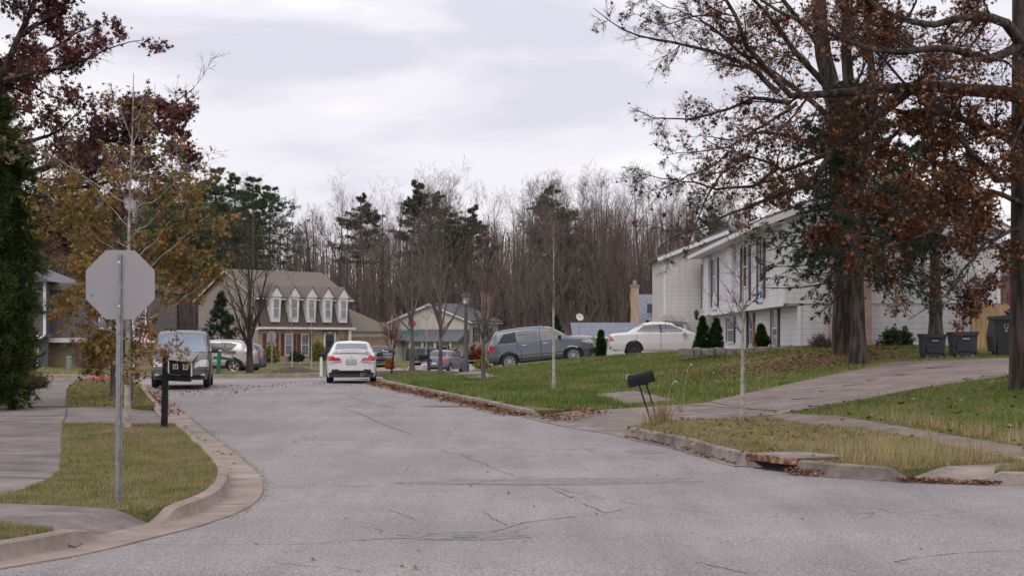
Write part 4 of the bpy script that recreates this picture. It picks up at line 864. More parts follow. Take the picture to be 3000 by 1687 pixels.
custom_tree('red_oak', 'large oak with dark red leaves reaching in from the left', rt, rlm, 35, M_BARKD, M_TWIGD, LF_RED, (X2, Y2, zg(X2, Y2)),
    (15, .18, 1.0, 48, 16, .24, .42, 6, .10, dict(up=.04, taper=.3, shape=.35, rmin=.008)), (8, .12, 1, 40, 14, .45, .55, 4, .12, dict(up=.03, taper=.4, shape=.3, rmin=.005)), (6, .12, 1, 40, 14, .5, .6, 3, .1, dict(taper=.5, shape=.2, rmin=.003)), 3, .14, .07, dens=rod)
# evergreen at the left edge
def evergreen(name, label, X, Y, h, prof, n, sprays, L, w, leaf, seed, cat='evergreen', bark=M_BARKD, droop=.25, zb=None):
    """conical evergreen: prof = [(height fraction, radius)]"""
    rg = np.random.default_rng(seed); root = empty(name, (X, Y, zg(X, Y) if zb is None else zb), label, cat)
    gt = Geo(); t = trunkline(h, (0, 0), 6, .02, rg); gt.add(*tubes(t, np.linspace(max(.03, h * .014), .01, 6)[None], 8))
    u = rg.uniform(prof[0][0], .99, n) ; rad = np.interp(u, [a for a, _ in prof], [b for _, b in prof]); th = rg.uniform(0, 2 * np.pi, n)
    e = rg.normal(.15, .15, n); cd = np.stack([np.cos(th) * np.cos(e), np.sin(th) * np.cos(e), np.sin(e)], 1); p = np.stack([u * 0, u * 0, u * h], 1)
    a, ar = integ(rg, p, cd, rad * rg.uniform(.65, 1.12, n), np.full(n, .02), 6, .10, 0.0, .3, droop * .3); gt.add(*tubes(a, ar, 3)); gt.build('trunk', bark, root)
    k = max(2, sprays // 6); b, br = spawn(rg, a, ar, k, .25, 1, 48, 14, .3, .5, 4, .12, 0, .4, .2); g = Geo()
    pp, dd = sample(b, rg.uniform(.1, 1, (len(b), 6))); pp = pp.reshape(-1, 3); dd = dd.reshape(-1, 3); dd[:, 2] -= droop; dd /= np.linalg.norm(dd, axis=1)[:, None]
    g.add(*blades(rg, pp, dd, 4, L, w, .5)); g.build('crown', leaf, root, False); return root
Z = 41.0; h = HC + (860 - 245) * Z / F - zg(-12.2, Z)
evergreen('evergreen_tree', 'tall feathery evergreen at the left edge of the picture', (-12 - CX) * Z / F, Z, h, [(.03, .3), (.12, .6), (.28, .95), (.45, 1.1), (.6, 1.0), (.8, .8), (1, .2)], 330, 60, .27, .024, LF_CON, 41)
evergreen('evergreen_tree', 'low dark evergreen below the tall one at the left edge', (-20 - CX) * 39 / F, 39, 3.4, [(.02, .9), (.2, 1.0), (.6, .8), (1, .1)], 160, 40, .2, .03, LF_CON, 42)
# blue-green spruce by the mansard house
Z = 104; X = (556 - CX) * Z / F
evergreen('spruce_tree', 'dark spruce standing at the gable end of the mansard house', X, Z, HC + (860 - 735) * Z / F - .5, [(.05, 1.6), (.25, 1.5), (.6, .85), (1, .08)], 120, 24, .22, .045, LF_SPR, 43, 'spruce tree', droop=.15, zb=.5)
# --- big oaks on the right
ZA = 52.0; XA = (2136 - CX) * ZA / F
at = [([(2137, 895, ZA), (2134, 860, ZA), (2136, 800, ZA), (2130, 600, ZA), (2110, 400, ZA), (2100, 250, ZA), (2066, 120, ZA), (2060, -60, ZA), (2050, -300, ZA)], .54, .12)]
al = [([(2120, 480, ZA), (2150, 330, ZA + .5), (2135, 150, ZA + 1), (2128, -80, ZA + 1), (2120, -300, ZA)], .26, .08), ([(2128, 560, ZA), (2180, 400, ZA - .5), (2200, 250, ZA - 1), (2190, 60, ZA - 1), (2210, -200, ZA)], .2, .05),
      ([(2100, 250, ZA), (2000, 130, ZA - 1), (1930, 40, ZA - 1.5), (1850, -40, ZA - 2), (1780, -150, ZA - 2)], .12, .02), ([(2105, 330, ZA), (2020, 240, ZA + 1), (1900, 160, ZA + 2), (1790, 60, ZA + 2.5), (1700, 40, ZA + 3)], .11, .01),
      ([(2112, 420, ZA), (2020, 350, ZA - 1), (1920, 330, ZA - 1.5), (1830, 350, ZA - 2), (1760, 340, ZA - 2)], .09, .01), ([(2150, 330, ZA + .5), (2250, 250, ZA + 1), (2340, 180, ZA + 2), (2420, 60, ZA + 2)], .11, .02),
      ([(2128, 560, ZA), (2240, 480, ZA), (2330, 440, ZA), (2420, 400, ZA)], .08, .01), ([(2125, 520, ZA), (2040, 470, ZA + 1), (1960, 470, ZA + 1.5), (1890, 520, ZA + 2)], .07, .01), ([(2066, 120, ZA), (1990, 20, ZA), (1940, -100, ZA), (1900, -200, ZA)], .1, .03),
      ([(2060, 0, ZA), (2140, -60, ZA), (2260, -80, ZA), (2360, -160, ZA)], .1, .03), ([(2135, 150, ZA + 1), (2230, 100, ZA + 1), (2300, 20, ZA + 1), (2330, -100, ZA + 1)], .08, .02)]
oad = lambda px, py: np.clip((px - 1650) / 420, .03, 1) * .56
K1 = (15, .15, 1.0, 46, 15, .29, .40, 8, .10, dict(up=.02, taper=.3, shape=.35, rmin=.007, droop=.05)); K2 = (11, .10, 1, 44, 16, .44, .5, 5, .16, dict(up=-.01, taper=.4, shape=.3, rmin=.004)); K3 = (7, .12, 1, 42, 14, .6, .6, 4, .14, dict(taper=.5, shape=.2, rmin=.003))
custom_tree('oak_tree', 'big oak with thick trunk and rust-brown leaves on the leafy slope', at, al, 51, M_BARKD, M_TWIGD, LF_RUST, (XA, ZA, zg(XA, ZA)), K1, K2, K3, 3, .115, .08, dens=oad)
ZB = 34.0; XB = (2590 - CX) * ZB / F
bt = [([(2592, 1000, ZB), (2592, 900, ZB), (2588, 600, ZB), (2584, 300, ZB), (2580, 0, ZB), (2575, -300, ZB)], .44, .22)]
bl = [([(2584, 250, ZB), (2500, 228, ZB - .5), (2400, 226, ZB - 1), (2300, 223, ZB - 1.3), (2200, 240, ZB - 1.6), (2100, 252, ZB - 1.8), (1990, 255, ZB - 2), (1934, 199, ZB - 2), (1880, 140, ZB - 2.1), (1850, 60, ZB - 2.2), (1806, -10, ZB - 2.3)], .155, .03),
      ([(1960, 235, ZB - 2), (1900, 180, ZB - 2.2), (1853, 156, ZB - 2.4), (1792, 133, ZB - 2.6), (1725, 118, ZB - 2.8), (1616, 102, ZB - 3), (1545, 72, ZB - 3.1), (1490, 28, ZB - 3.2)], .06, .006),
      ([(1990, 255, ZB - 2), (1900, 250, ZB - 1.6), (1820, 285, ZB - 1.4), (1740, 310, ZB - 1.2), (1650, 312, ZB - 1), (1592, 285, ZB - 1)], .045, .005), ([(2000, 258, ZB - 2), (1920, 300, ZB - 2.6), (1820, 370, ZB - 3), (1740, 385, ZB - 3), (1650, 395, ZB - 3.2)], .04, .005),
      ([(2300, 223, ZB - 1.3), (2200, 300, ZB - 1), (2080, 380, ZB - .8), (1957, 427, ZB - .6), (1934, 398, ZB - .5), (1886, 384, ZB - .4), (1839, 374, ZB - .3), (1763, 339, ZB - .2)], .085, .008),
      ([(1957, 427, ZB - .6), (1880, 470, ZB - .6), (1800, 480, ZB - .8), (1700, 455, ZB - 1), (1610, 440, ZB - 1)], .04, .005), ([(2100, 380, ZB - .8), (2020, 470, ZB - 1), (1920, 510, ZB - 1.4), (1800, 556, ZB - 1.8), (1725, 580, ZB - 2), (1665, 618, ZB - 2)], .06, .006),
      ([(1886, 384, ZB - .4), (1830, 430, ZB - .3), (1790, 500, ZB - .2), (1760, 560, ZB), (1740, 620, ZB)], .03, .004), ([(2584, 380, ZB), (2500, 330, ZB - .6), (2400, 280, ZB - 1), (2300, 275, ZB - 1.2), (2200, 260, ZB - 1.5)], .11, .03),
      ([(2586, 430, ZB), (2500, 460, ZB - .8), (2420, 380, ZB - 1.2), (2340, 300, ZB - 1.5), (2240, 200, ZB - 1.8), (2150, 80, ZB - 2)], .08, .015), ([(2584, 130, ZB), (2520, 60, ZB - .8), (2430, 40, ZB - 1.4), (2320, 70, ZB - 1.8), (2210, 20, ZB - 2), (2110, -50, ZB - 2)], .13, .03),
      ([(2584, 100, ZB), (2500, 150, ZB - 1.2), (2390, 120, ZB - 2), (2280, 140, ZB - 2.4), (2150, 120, ZB - 2.6), (2030, 60, ZB - 2.6), (1930, 20, ZB - 2.6), (1850, -60, ZB - 2.6)], .11, .02),
      ([(2586, 520, ZB), (2500, 480, ZB - 1), (2400, 560, ZB - 1.6), (2300, 600, ZB - 2), (2200, 640, ZB - 2.2)], .07, .008), ([(2586, 560, ZB), (2480, 600, ZB - 1), (2420, 680, ZB - 1.5), (2380, 740, ZB - 1.8), (2300, 800, ZB - 2)], .05, .006),
      ([(2300, 275, ZB - 1.2), (2220, 380, ZB - 1.4), (2170, 480, ZB - 1.6), (2120, 560, ZB - 1.8), (2050, 600, ZB - 2)], .05, .006), ([(2400, 226, ZB - 1), (2340, 330, ZB - 1.6), (2310, 450, ZB - 1.8), (2290, 560, ZB - 2)], .05, .006),
      ([(2584, 200, ZB), (2560, 320, ZB - 1.4), (2500, 420, ZB - 1.8), (2440, 520, ZB - 2)], .05, .006), ([(2584, -20, ZB), (2480, -80, ZB - 1), (2300, -100, ZB - 2), (2100, -120, ZB - 3)], .12, .03), ([(2588, 640, ZB), (2520, 660, ZB - .8), (2460, 720, ZB - 1.2), (2420, 780, ZB - 1.4)], .04, .005),
      ([(1880, 140, ZB - 2.1), (1800, 60, ZB - 2.6), (1720, 20, ZB - 2.8), (1640, -20, ZB - 3)], .03, .004), ([(1850, 60, ZB - 2.2), (1760, 30, ZB - 2), (1680, 50, ZB - 2), (1600, 10, ZB - 2)], .025, .004), ([(1840, 374, ZB - .3), (1760, 420, ZB), (1690, 460, ZB), (1640, 470, ZB)], .025, .004)]
obd = lambda px, py: np.clip((px - 1690) / 520, .03, 1) * np.where(py > 840, .2, .62) * np.where((px > 2170) & (py > 640), .5, 1)
K1b = (14, .18, 1.0, 48, 16, .22, .42, 7, .13, dict(up=-.005, taper=.3, shape=.35, rmin=.006, droop=.06)); K3b = (7, .12, 1, 42, 14, .6, .6, 4, .14, dict(taper=.5, shape=.2, rmin=.0026))
custom_tree('oak_tree', 'oak at the right edge whose long heavy limb carries brown leaves across the picture', bt, bl, 52, M_BARKD, M_TWIGD, LF_RUST, (XB, ZB, zg(XB, ZB)), K1b, (11, .10, 1, 44, 16, .46, .5, 5, .16, dict(up=-.01, taper=.4, shape=.3, rmin=.0036)), K3b, 2, .092, .06, dens=obd)
# spruces in front of the white siding
def spruce(label, px, Z, ybase, topy, r, rad, u0, seed, n=90, fl=(0, .45, 1)):
    rg = np.random.default_rng(seed); X = (px - CX) * Z / F; zb = HC - (ybase - HY) * Z / F; h = HC + (HY - topy) * Z / F - zb; root = empty('spruce_tree', (X, Z, zb), label, 'spruce tree')
    gt = Geo(); t = trunkline(h, (0, 0), 9, .03, rg); tr = np.linspace(r, .03, 9)[None]; tr[0, 0] *= 1.3; gt.add(*tubes(t, tr, 10))
    u = np.sort(rg.uniform(u0, .98, n)); th = rg.uniform(0, 2 * np.pi, n); e = rg.normal(-.05, .12, n) + (u - .5) * .5
    cd = np.stack([np.cos(th) * np.cos(e), np.sin(th) * np.cos(e), np.sin(e)], 1); v = (u - u0) / (1 - u0); L = rad * np.interp(v, [0, .2, 1], [.85, 1, .12]) * rg.uniform(.6, 1.15, n)
    p, _ = sample(t, u[None]); a, ar = integ(rg, p[0], cd, L, .03 - .018 * v, 8, .05, -.035, .3, -.14); gt.add(*tubes(a, ar, 5))
    b, br = spawn(rg, a, ar, 10, .2, 1, 52, 10, .30, .5, 5, .08, -.08, .4, .45, rmin=.005); g = Geo(); gt.add(*tubes(b, br, 3)); gt.build('trunk', M_BARKD, root)
    c, _ = spawn(rg, b, br, 4, .2, 1, 45, 10, .42, .6, 4, .08, -.06, .5, .3)
    for q, m_ in ((b, 12), (c, 9), (a, 16)):
        pp, dd = sample(q, rg.uniform(.15 if q is not a else .45, 1, (len(q), m_))); g.add(*blades(rg, pp.reshape(-1, 3), dd.reshape(-1, 3), 3, .085, .022, .5))
    g.build('crown', LF_SPR, root, False); return root
spruce('spruce with dark drooping boughs between the big oak and the driveway', 2158, 47.5, 920, 200, .215, 3.2, .30, 61, 130)
spruce('second spruce standing behind the two wheeled bins', 2354, 54.5, 885, 250, .23, 2.1, .36, 62, 85)
# ------------------------------------------------------------------ building materials
def siding(name, col, pitch, dark=.55, var=.06, lw=.07):
    m = bpy.data.materials.new(name); t, b = nodes_of(m); p = geo_pos(t); s = t.nodes.new('ShaderNodeSeparateXYZ'); t.links.new(p, s.inputs[0])
    d = t.nodes.new('ShaderNodeMath'); d.operation = 'DIVIDE'; t.links.new(s.outputs[2], d.inputs[0]); d.inputs[1].default_value = pitch
    f = t.nodes.new('ShaderNodeMath'); f.operation = 'FRACT'; t.links.new(d.outputs[0], f.inputs[0])
    l = ramp(t, f.outputs[0], [(0.0, (dark,) * 3), (lw, (dark,) * 3), (lw + .05, (.95,) * 3), (1.0, (1.0,) * 3)])
    n = ramp(t, noise(t, .9, 6, p, .65), [(.3, tuple(c * (1 - var) for c in col)), (.65, tuple(min(.9, c * (1 + var)) for c in col))])
    mp_ = t.nodes.new('ShaderNodeMapping'); mp_.inputs['Scale'].default_value = (3, 3, .25); t.links.new(p, mp_.inputs[0])
    st = ramp(t, noise(t, 1.6, 5, mp_.outputs[0], .7), [(.3, (.88, .87, .86)), (.6, (1.03,) * 3)])
    c = mixcol(t, 1.0, mixcol(t, 1.0, n, l, 'MULTIPLY'), st, 'MULTIPLY'); t.links.new(c, b.inputs['Base Color']); b.inputs['Roughness'].default_value = .55; b.inputs['Specular IOR Level'].default_value = .3
    bp = t.nodes.new('ShaderNodeBump'); bp.inputs['Strength'].default_value = .5; bp.inputs['Distance'].default_value = .02; t.links.new(f.outputs[0], bp.inputs['Height']); t.links.new(bp.outputs[0], b.inputs['Normal']); return m
def brick(name, c1, c2, mortar, sc_=1.0):
    m = bpy.data.materials.new(name); t, b = nodes_of(m); tc_ = t.nodes.new('ShaderNodeTexCoord'); s = t.nodes.new('ShaderNodeSeparateXYZ'); t.links.new(tc_.outputs['Object'], s.inputs[0])
    a = t.nodes.new('ShaderNodeMath'); a.operation = 'ADD'; t.links.new(s.outputs[0], a.inputs[0]); t.links.new(s.outputs[1], a.inputs[1])
    c = t.nodes.new('ShaderNodeCombineXYZ'); t.links.new(a.outputs[0], c.inputs[0]); t.links.new(s.outputs[2], c.inputs[1])
    k = t.nodes.new('ShaderNodeTexBrick'); t.links.new(c.outputs[0], k.inputs[0]); k.inputs['Scale'].default_value = 1; k.inputs['Brick Width'].default_value = .22 * sc_; k.inputs['Row Height'].default_value = .075 * sc_; k.inputs['Mortar Size'].default_value = .008 * sc_
    k.inputs['Color1'].default_value = (*c1, 1); k.inputs['Color2'].default_value = (*c2, 1); k.inputs['Mortar'].default_value = (*mortar, 1)
    n = ramp(t, noise(t, 2.5, 5, tc_.outputs['Object'], .6), [(.3, (.75, .75, .75)), (.65, (1.15, 1.12, 1.1))]); t.links.new(mixcol(t, 1.0, k.outputs[0], n, 'MULTIPLY'), b.inputs['Base Color']); b.inputs['Roughness'].default_value = .9; return m
def shingle(name, c1, c2):
    m = bpy.data.materials.new(name); t, b = nodes_of(m); p = geo_pos(t); s = t.nodes.new('ShaderNodeSeparateXYZ'); t.links.new(p, s.inputs[0])
    d = t.nodes.new('ShaderNodeMath'); d.operation = 'MULTIPLY'; t.links.new(s.outputs[2], d.inputs[0]); d.inputs[1].default_value = 11; f = t.nodes.new('ShaderNodeMath'); f.operation = 'FRACT'; t.links.new(d.outputs[0], f.inputs[0])
    l = ramp(t, f.outputs[0], [(0, (.72,) * 3), (.2, (1.0,) * 3), (1, (1.0,) * 3)]); mp_ = t.nodes.new('ShaderNodeMapping'); mp_.inputs['Scale'].default_value = (3, 3, 11); t.links.new(p, mp_.inputs[0])
    n = ramp(t, noise(t, 1.3, 5, mp_.outputs[0], .75), [(.3, c1), (.7, c2)]); t.links.new(mixcol(t, 1, n, l, 'MULTIPLY'), b.inputs['Base Color']); b.inputs['Roughness'].default_value = .9; b.inputs['Specular IOR Level'].default_value = .2; return m
M_WHITE = mat('white_trim', (.66, .65, .66), .5, .06, 2)
M_WHITEW = mat('weathered_white', (.50, .48, .47), .7, .25, 6)
S_WHITE = siding('white_siding', (.68, .665, .69), .196, .5, .06, .035)
S_CREAMW = siding('offwhite_siding', (.62, .60, .585), .127, .62, .05, .1)
S_TAN = siding('tan_siding', (.33, .285, .26), .13, .72, .05, .1)
S_CREAM = siding('cream_siding', (.66, .62, .55), .13, .72, .05, .1)
S_GREY = siding('grey_siding', (.115, .12, .14), .19, .45, .08)
S_MAUVE = siding('mauve_siding', (.15, .125, .13), .13, .7, .08)
B_TAN = brick('tan_brick', (.30, .19, .12), (.38, .26, .17), (.42, .36, .30))
B_RED = brick('red_brick', (.22, .10, .075), (.30, .15, .11), (.34, .29, .26))
B_PINK = brick('pink_brick', (.34, .20, .16), (.42, .28, .23), (.45, .40, .37))
B_BUFF = brick('buff_brick', (.30, .22, .13), (.26, .19, .12), (.35, .31, .25))
R_BRN = shingle('brown_shingles', (.14, .115, .10), (.215, .182, .16)); R_DBRN = shingle('dark_brown_shingles', (.085, .062, .052), (.14, .11, .095)); R_GRY = shingle('grey_shingles', (.10, .10, .115), (.18, .18, .20)); R_SLATE = shingle('slate_blue_shingles', (.11, .12, .15), (.25, .26, .31))
M_GLASS = mat('window_glass', (.035, .04, .05), .04, .3, 1.2, spec=.9)
M_GLASSL = mat('window_glass_blinds', (.16, .16, .19), .06, .25, 1.0, spec=.9)
M_SHUTK = mat('black_shutter', (.035, .035, .04), .5, .2, 6); M_SHUTR = mat('dark_red_shutter', (.11, .018, .022), .5, .15, 5); M_BLACK = mat('black_paint', (.010, .010, .011), .6, .3, 9, spec=.25)
M_IRON = mat('black_metal', (.02, .02, .022), .4, .3, 12); M_GALV = mat('galvanised_steel', (.30, .30, .315), .42, .18, 14, metal=.75); M_RUBBER = mat('tyre_rubber', (.016, .016, .017), .85, .2, 10)
M_ALU = mat('alloy_rim', (.52, .52, .54), .3, .08, 8, metal=.7)
def window(par, M, w, h, fm=M_WHITE, gm=M_GLASS, shut=None, fr=.07, bars=1, sw=.28, sh=None, name='window'):
    b = MB(); b.box(-w/2 - fr, -w/2, -.05, .0, -fr, h + fr, M); b.box(w/2, w/2 + fr, -.05, .0, -fr, h + fr, M); b.box(-w/2, w/2, -.05, 0, h, h + fr, M); b.box(-w/2, w/2, -.06, 0, -fr, 0, M)
    for i in range(bars): z = h * (i + 1) / (bars + 1); b.box(-w/2, w/2, -.045, -.005, z - .025, z + .025, M)
    f = b.build(name, fm, par); MB().box(-w/2, w/2, -.025, -.003, 0, h, M).build('pane', gm, f)
    if shut:
        for s in (-1, 1):
            x = s * (w/2 + fr + sw/2 + .02); q = MB().box(x - sw/2, x + sw/2, -.04, -.002, -fr, (sh or h) + fr, M)
            for k in range(9): z = (sh or h) * (k + .5) / 9; q.box(x - sw/2 + .04, x + sw/2 - .04, -.055, -.038, z - .02, z + .03, M)
            q.build('shutter', shut, par)
    return f
def slab(y0, z0, y1, z1, th): # 2-D thick line polygon
    d = Vector((y1 - y0, z1 - z0)).normalized(); n = Vector((-d.y, d.x)) * th
    return [(y0, z0), (y1, z1), (y1 + n.x, z1 + n.y), (y0 + n.x, z0 + n.y)]
# ------------------------------------------------------------------ mansard house
mh = empty('mansard_house', (-19.87, 137, .55), 'mansard-roofed house with five white dormers and dark red shutters', 'house', (0, 0, R(48)))
WL, DL = 9.6, 7.6
prof = [(0.02, 0), (0.02, 2.7), (0.45, 5.1), (3.8, 7.25), (7.5, 5.0), (7.58, 0)]
MB().prism(prof, 0, .12, 'x').build('gable_wall', S_TAN, mh); MB().prism(prof, WL - .12, WL, 'x').build('gable_wall', S_TAN, mh)
MB().box(.12, WL - .12, 0, .15, 0, 2.7).build('front_wall', B_TAN, mh); MB().box(.12, WL - .12, 7.4, 7.58, 0, 5).build('rear_wall', S_TAN, mh)
rf = MB().prism(slab(-.12, 5.0, 3.8, 7.28, .14), -.3, WL + .3, 'x').prism(slab(3.79, 7.28, 7.8, 4.9, .14), -.3, WL + .3, 'x').build('roof', R_BRN, mh)
MB().prism(slab(-.32, 2.72, .38, 5.02, .12), -.02, WL + .02, 'x').build('mansard_slope', R_DBRN, mh)
MB().box(-.3, WL + .3, -.52, -.33, 2.6, 2.76).box(-.3, WL + .3, -.36, 0, 2.56, 2.66).build('gutter', M_WHITE, mh); MB().box(-.3, WL + .3, -.3, -.1, 4.9, 5.03).build('eave_board', M_WHITE, mh)
for s0, s1 in (((-.12, 4.86), (3.8, 7.14)), ((3.8, 7.14), (7.8, 4.76))):
    for x in (-.33, WL + .30): MB().prism(slab(*s0, *s1, .15), x, x + .03, 'x').build('rake_board', mat('tan_trim', (.42, .37, .33), .6), mh)
for x in (1.4, 3.3, 5.1, 6.85, 8.55):
    d = MB(); d.prism([(x - .42, 3.15), (x + .42, 3.15), (x + .56, 5.15), (x - .56, 5.15)], -.46, .9).prism([(x - .68, 5.15), (x + .68, 5.15), (x, 5.98)], -.56, 1.5)
    dm = d.build('dormer', M_WHITE, mh)
    M = T(x, -.462, 3.52); window(mh, M, .52, 1.42, gm=M_GLASSL, fr=.06)
    MB().prism([(x - .78, 5.10), (x - .68, 5.10), (x, 5.93), (x + .68, 5.10), (x + .78, 5.10), (x, 6.08)], -.6, 1.7).build('dormer_roof', R_BRN, mh)
for x in (1.25, 3.1, 4.8): window(mh, T(x, -.003, .55), .72, 1.62, gm=M_GLASSL if x > 2 else M_GLASS, shut=M_SHUTR, sw=.34)
dr = MB().box(6.98, 7.9, -.04, 0, .1, 2.15).build('door', mat('dark_door', (.05, .045, .05), .4), mh)
MB().lathe([(.12, -.03), (.2, -.05), (.24, 0), (.2, .05), (.12, .03), (.12, -.03)], 16, T(7.44, -.1, 1.5, 0, R(90))).build('wreath', LF_SPR, dr)
MB().box(6.78, 6.96, -.08, 0, 0, 2.3).box(7.92, 8.1, -.08, 0, 0, 2.3).box(6.78, 8.1, -.08, 0, 2.3, 2.5).build('door_surround', M_WHITE, mh)
MB().tube([(6.7, -.12, 2.2), (6.8, -.15, 2.5), (7.1, -.16, 2.38), (7.45, -.16, 2.52), (7.8, -.16, 2.38), (8.1, -.15, 2.5), (8.2, -.12, 2.2)], .05, 6).build('garland', LF_BBUSH, mh)
MB().box(9.3, 9.5, -.4, -.2, 0, 2.6).build('porch_post', M_WHITE, mh); MB().box(-.1, 9.7, -.5, 0, -.4, .08).build('foundation', M_WALK, mh)
# wing with hipped roof
MB().box(9.62, 16, 1.5, 7.0, -.4, 2.5).build('wing_wall', B_TAN, mh); MB().box(9.62, 16, 1.40, 1.498, 2.0, 2.5).build('wing_fascia', S_CREAM, mh)
MB().add([(9.4, .9, 2.45), (16.5, .9, 2.45), (16.5, 7.6, 2.45), (9.4, 7.6, 2.45), (9.4, 4.2, 5.0), (11.6, 4.2, 5.0)], [(0, 1, 5, 4), (1, 2, 5), (2, 3, 4, 5), (0, 4, 3), (0, 3, 2, 1)]).build('wing_roof', R_BRN, mh)
MB().box(5.7, 6.0, 3.9, 4.2, 7.2, 7.55).build('roof_vent', M_GALV, mh)
# ------------------------------------------------------------------ cream house
ch = empty('cream_house', (-11.7, 171.7, -.35), 'cream gabled house with dark shutters and a brick chimney', 'house', (0, 0, R(-20)))
CW, CD = 8.0, 8.2
pr = [(0, 0), (CW, 0), (CW, 4.55), (CW / 2, 6.15), (0, 4.55)]
MB().prism(pr, 0, .15).build('gable_wall', S_CREAM, ch); MB().prism(pr, CD - .15, CD).build('rear_wall', S_CREAM, ch); MB().box(CW - .15, CW, .15, CD - .15, 0, 4.5).build('side_wall', S_CREAM, ch); MB().box(0, .15, .15, CD - .15, 0, 4.5).build('side_wall', S_CREAM, ch)
MB().prism(slab(-.4, 4.42, CW / 2, 6.2, .12), -.3, CD + .3).prism([(CW / 2, 6.2), (CW + .4, 4.42), (CW + .44, 4.54), (CW / 2, 6.33)], -.3, CD + .3).build('roof', R_GRY, ch)
MB().prism(slab(-.4, 4.25, CW / 2, 6.03, .19), -.35, -.3).prism([(CW / 2, 6.03), (CW + .4, 4.25), (CW + .4, 4.44), (CW / 2, 6.22)], -.35, -.3).build('rake_board', M_WHITE, ch)
MB().box(CW + .2, CW + .4, -.3, CD + .3, 4.3, 4.44).build('gutter', M_WHITE, ch)
for y in (2.0, 5.6): window(ch, T(CW + .003, y, 2.55, R(90)), .8, 1.35, gm=M_GLASSL, shut=M_SHUTK, sw=.36)
c_ = MB().box(CW + .0, CW + .9, 3.3, 4.3, 4.8, 7.1).build('chimney', B_RED, ch)
MB().box(CW - .05, CW + .95, 3.25, 4.35, 7.1, 7.25).build('chimney_cap', B_RED, c_)
MB().box(2.2, CW - .3, -2.4, -.3, 0, 2.5).build('entry_wall', S_CREAM, ch)
MB().add([(1.6, -3.1, 2.55), (CW + .1, -3.1, 2.55), (CW + .1, -.02, 3.7), (1.6, -.02, 3.7), (1.6, -3.1, 2.45), (CW + .1, -3.1, 2.45), (CW + .1, -.02, 2.45), (1.6, -.02, 2.45)], [(0, 1, 2, 3), (0, 4, 5, 1), (1, 5, 6, 2), (0, 3, 7, 4), (4, 7, 6, 5)]).build('porch_roof', R_GRY, ch)
for x in (3.1, 4.4, 5.7, 7.3): MB().box(x - .09, x + .09, -3.0, -2.82, 0, 2.45).build('porch_post', M_WHITE, ch)
for x in (3.75, 6.4): window(ch, T(x, -2.403, .7), .6, 1.3, shut=M_SHUTK, sw=.28)
MB().box(-3.4, 2.15, -5.2, -.05, 0, 2.6).build('garage_wall', S_CREAM, ch)
MB().prism([(-3.9, 2.55), (-.6, 4.25), (2.7, 2.55), (2.7, 2.68), (-.6, 4.4), (-3.9, 2.68)], -5.6, -.2).build('garage_roof', R_GRY, ch); MB().box(-2.8, 1.4, -5.25, -5.2, 0, 2.1).build('garage_door', M_WHITE, ch)
MB().tube([(-.35, .5, 4.4), (-.35, .5, 5.0)], .05, 6).build('vent_pipe', M_WHITE, ch)
# ------------------------------------------------------------------ slate-roofed house in the middle distance
x0, y0, _ = PZ(1450, 860, 125)
sh_ = empty('slate_roof_house', (x0, y0, .9), 'low house with slate-blue roof seen over the parked cars', 'house')
Lw = 158 / 35.2
MB().box(0, Lw + 8, 0, 8, 0, 1.65).build('wall', S_CREAMW, sh_); MB().add([(-.3, -.5, 1.6), (Lw, -.5, 1.6), (Lw, 4, 2.65), (-.3, 4, 2.65), (Lw, -.5, 1.5), (-.3, -.5, 1.5)], [(0, 1, 2, 3), (0, 5, 4, 1)]).build('roof', R_SLATE, sh_)
MB().box(-.35, Lw, -.55, -.5, 1.46, 1.6).build('gutter', M_WHITE, sh_)
MB().add([(Lw, 6, 2.4), (Lw + 9, 6, 2.4), (Lw + 9, 10, 4.9), (Lw, 10, 4.9)], [(0, 1, 2, 3)]).build('upper_roof', R_SLATE, sh_); MB().box(Lw + .02, Lw + 9, 6.2, 10, 1.65, 2.35).build('upper_wall', B_RED, sh_)
MB().prism([(Lw + 1.1, 3.4), (Lw + 2.6, 3.4), (Lw + 2.6, 4.1), (Lw + 1.1, 4.1)], 6.9, 7.0).build('solar_panel', mat('panel_blue', (.05, .055, .09), .25), sh_)
cy = MB().box(Lw - .28, Lw + .3, 4.4, 5.0, 0, 5.3).build('chimney', B_TAN, sh_); MB().box(Lw - .34, Lw + .36, 4.34, 5.06, 5.3, 5.45).build('chimney_cap', M_CONC, cy); MB().lathe([(.14, 0), (.14, .35), (0, .35)], 10, T(Lw, 4.7, 5.45)).build('flue', M_GALV, cy)
dish = empty('satellite_dish', (*PZ(1457, 800, 120)[:2], 2.6), 'small pale round satellite dish on a pole left of the slate roof', 'satellite dish')
MB().lathe([(.0, .02), (.14, .035), (.26, .1), (.28, .12), (.26, .09), (.14, .0), (0, -.01)], 18, T(0, 0, 1.2, R(20), R(65))).build('reflector', M_WHITEW, dish, True); MB().tube([(0, .03, -1.8), (0, .03, 1.1)], .025, 6).build('pole', M_GALV, dish)
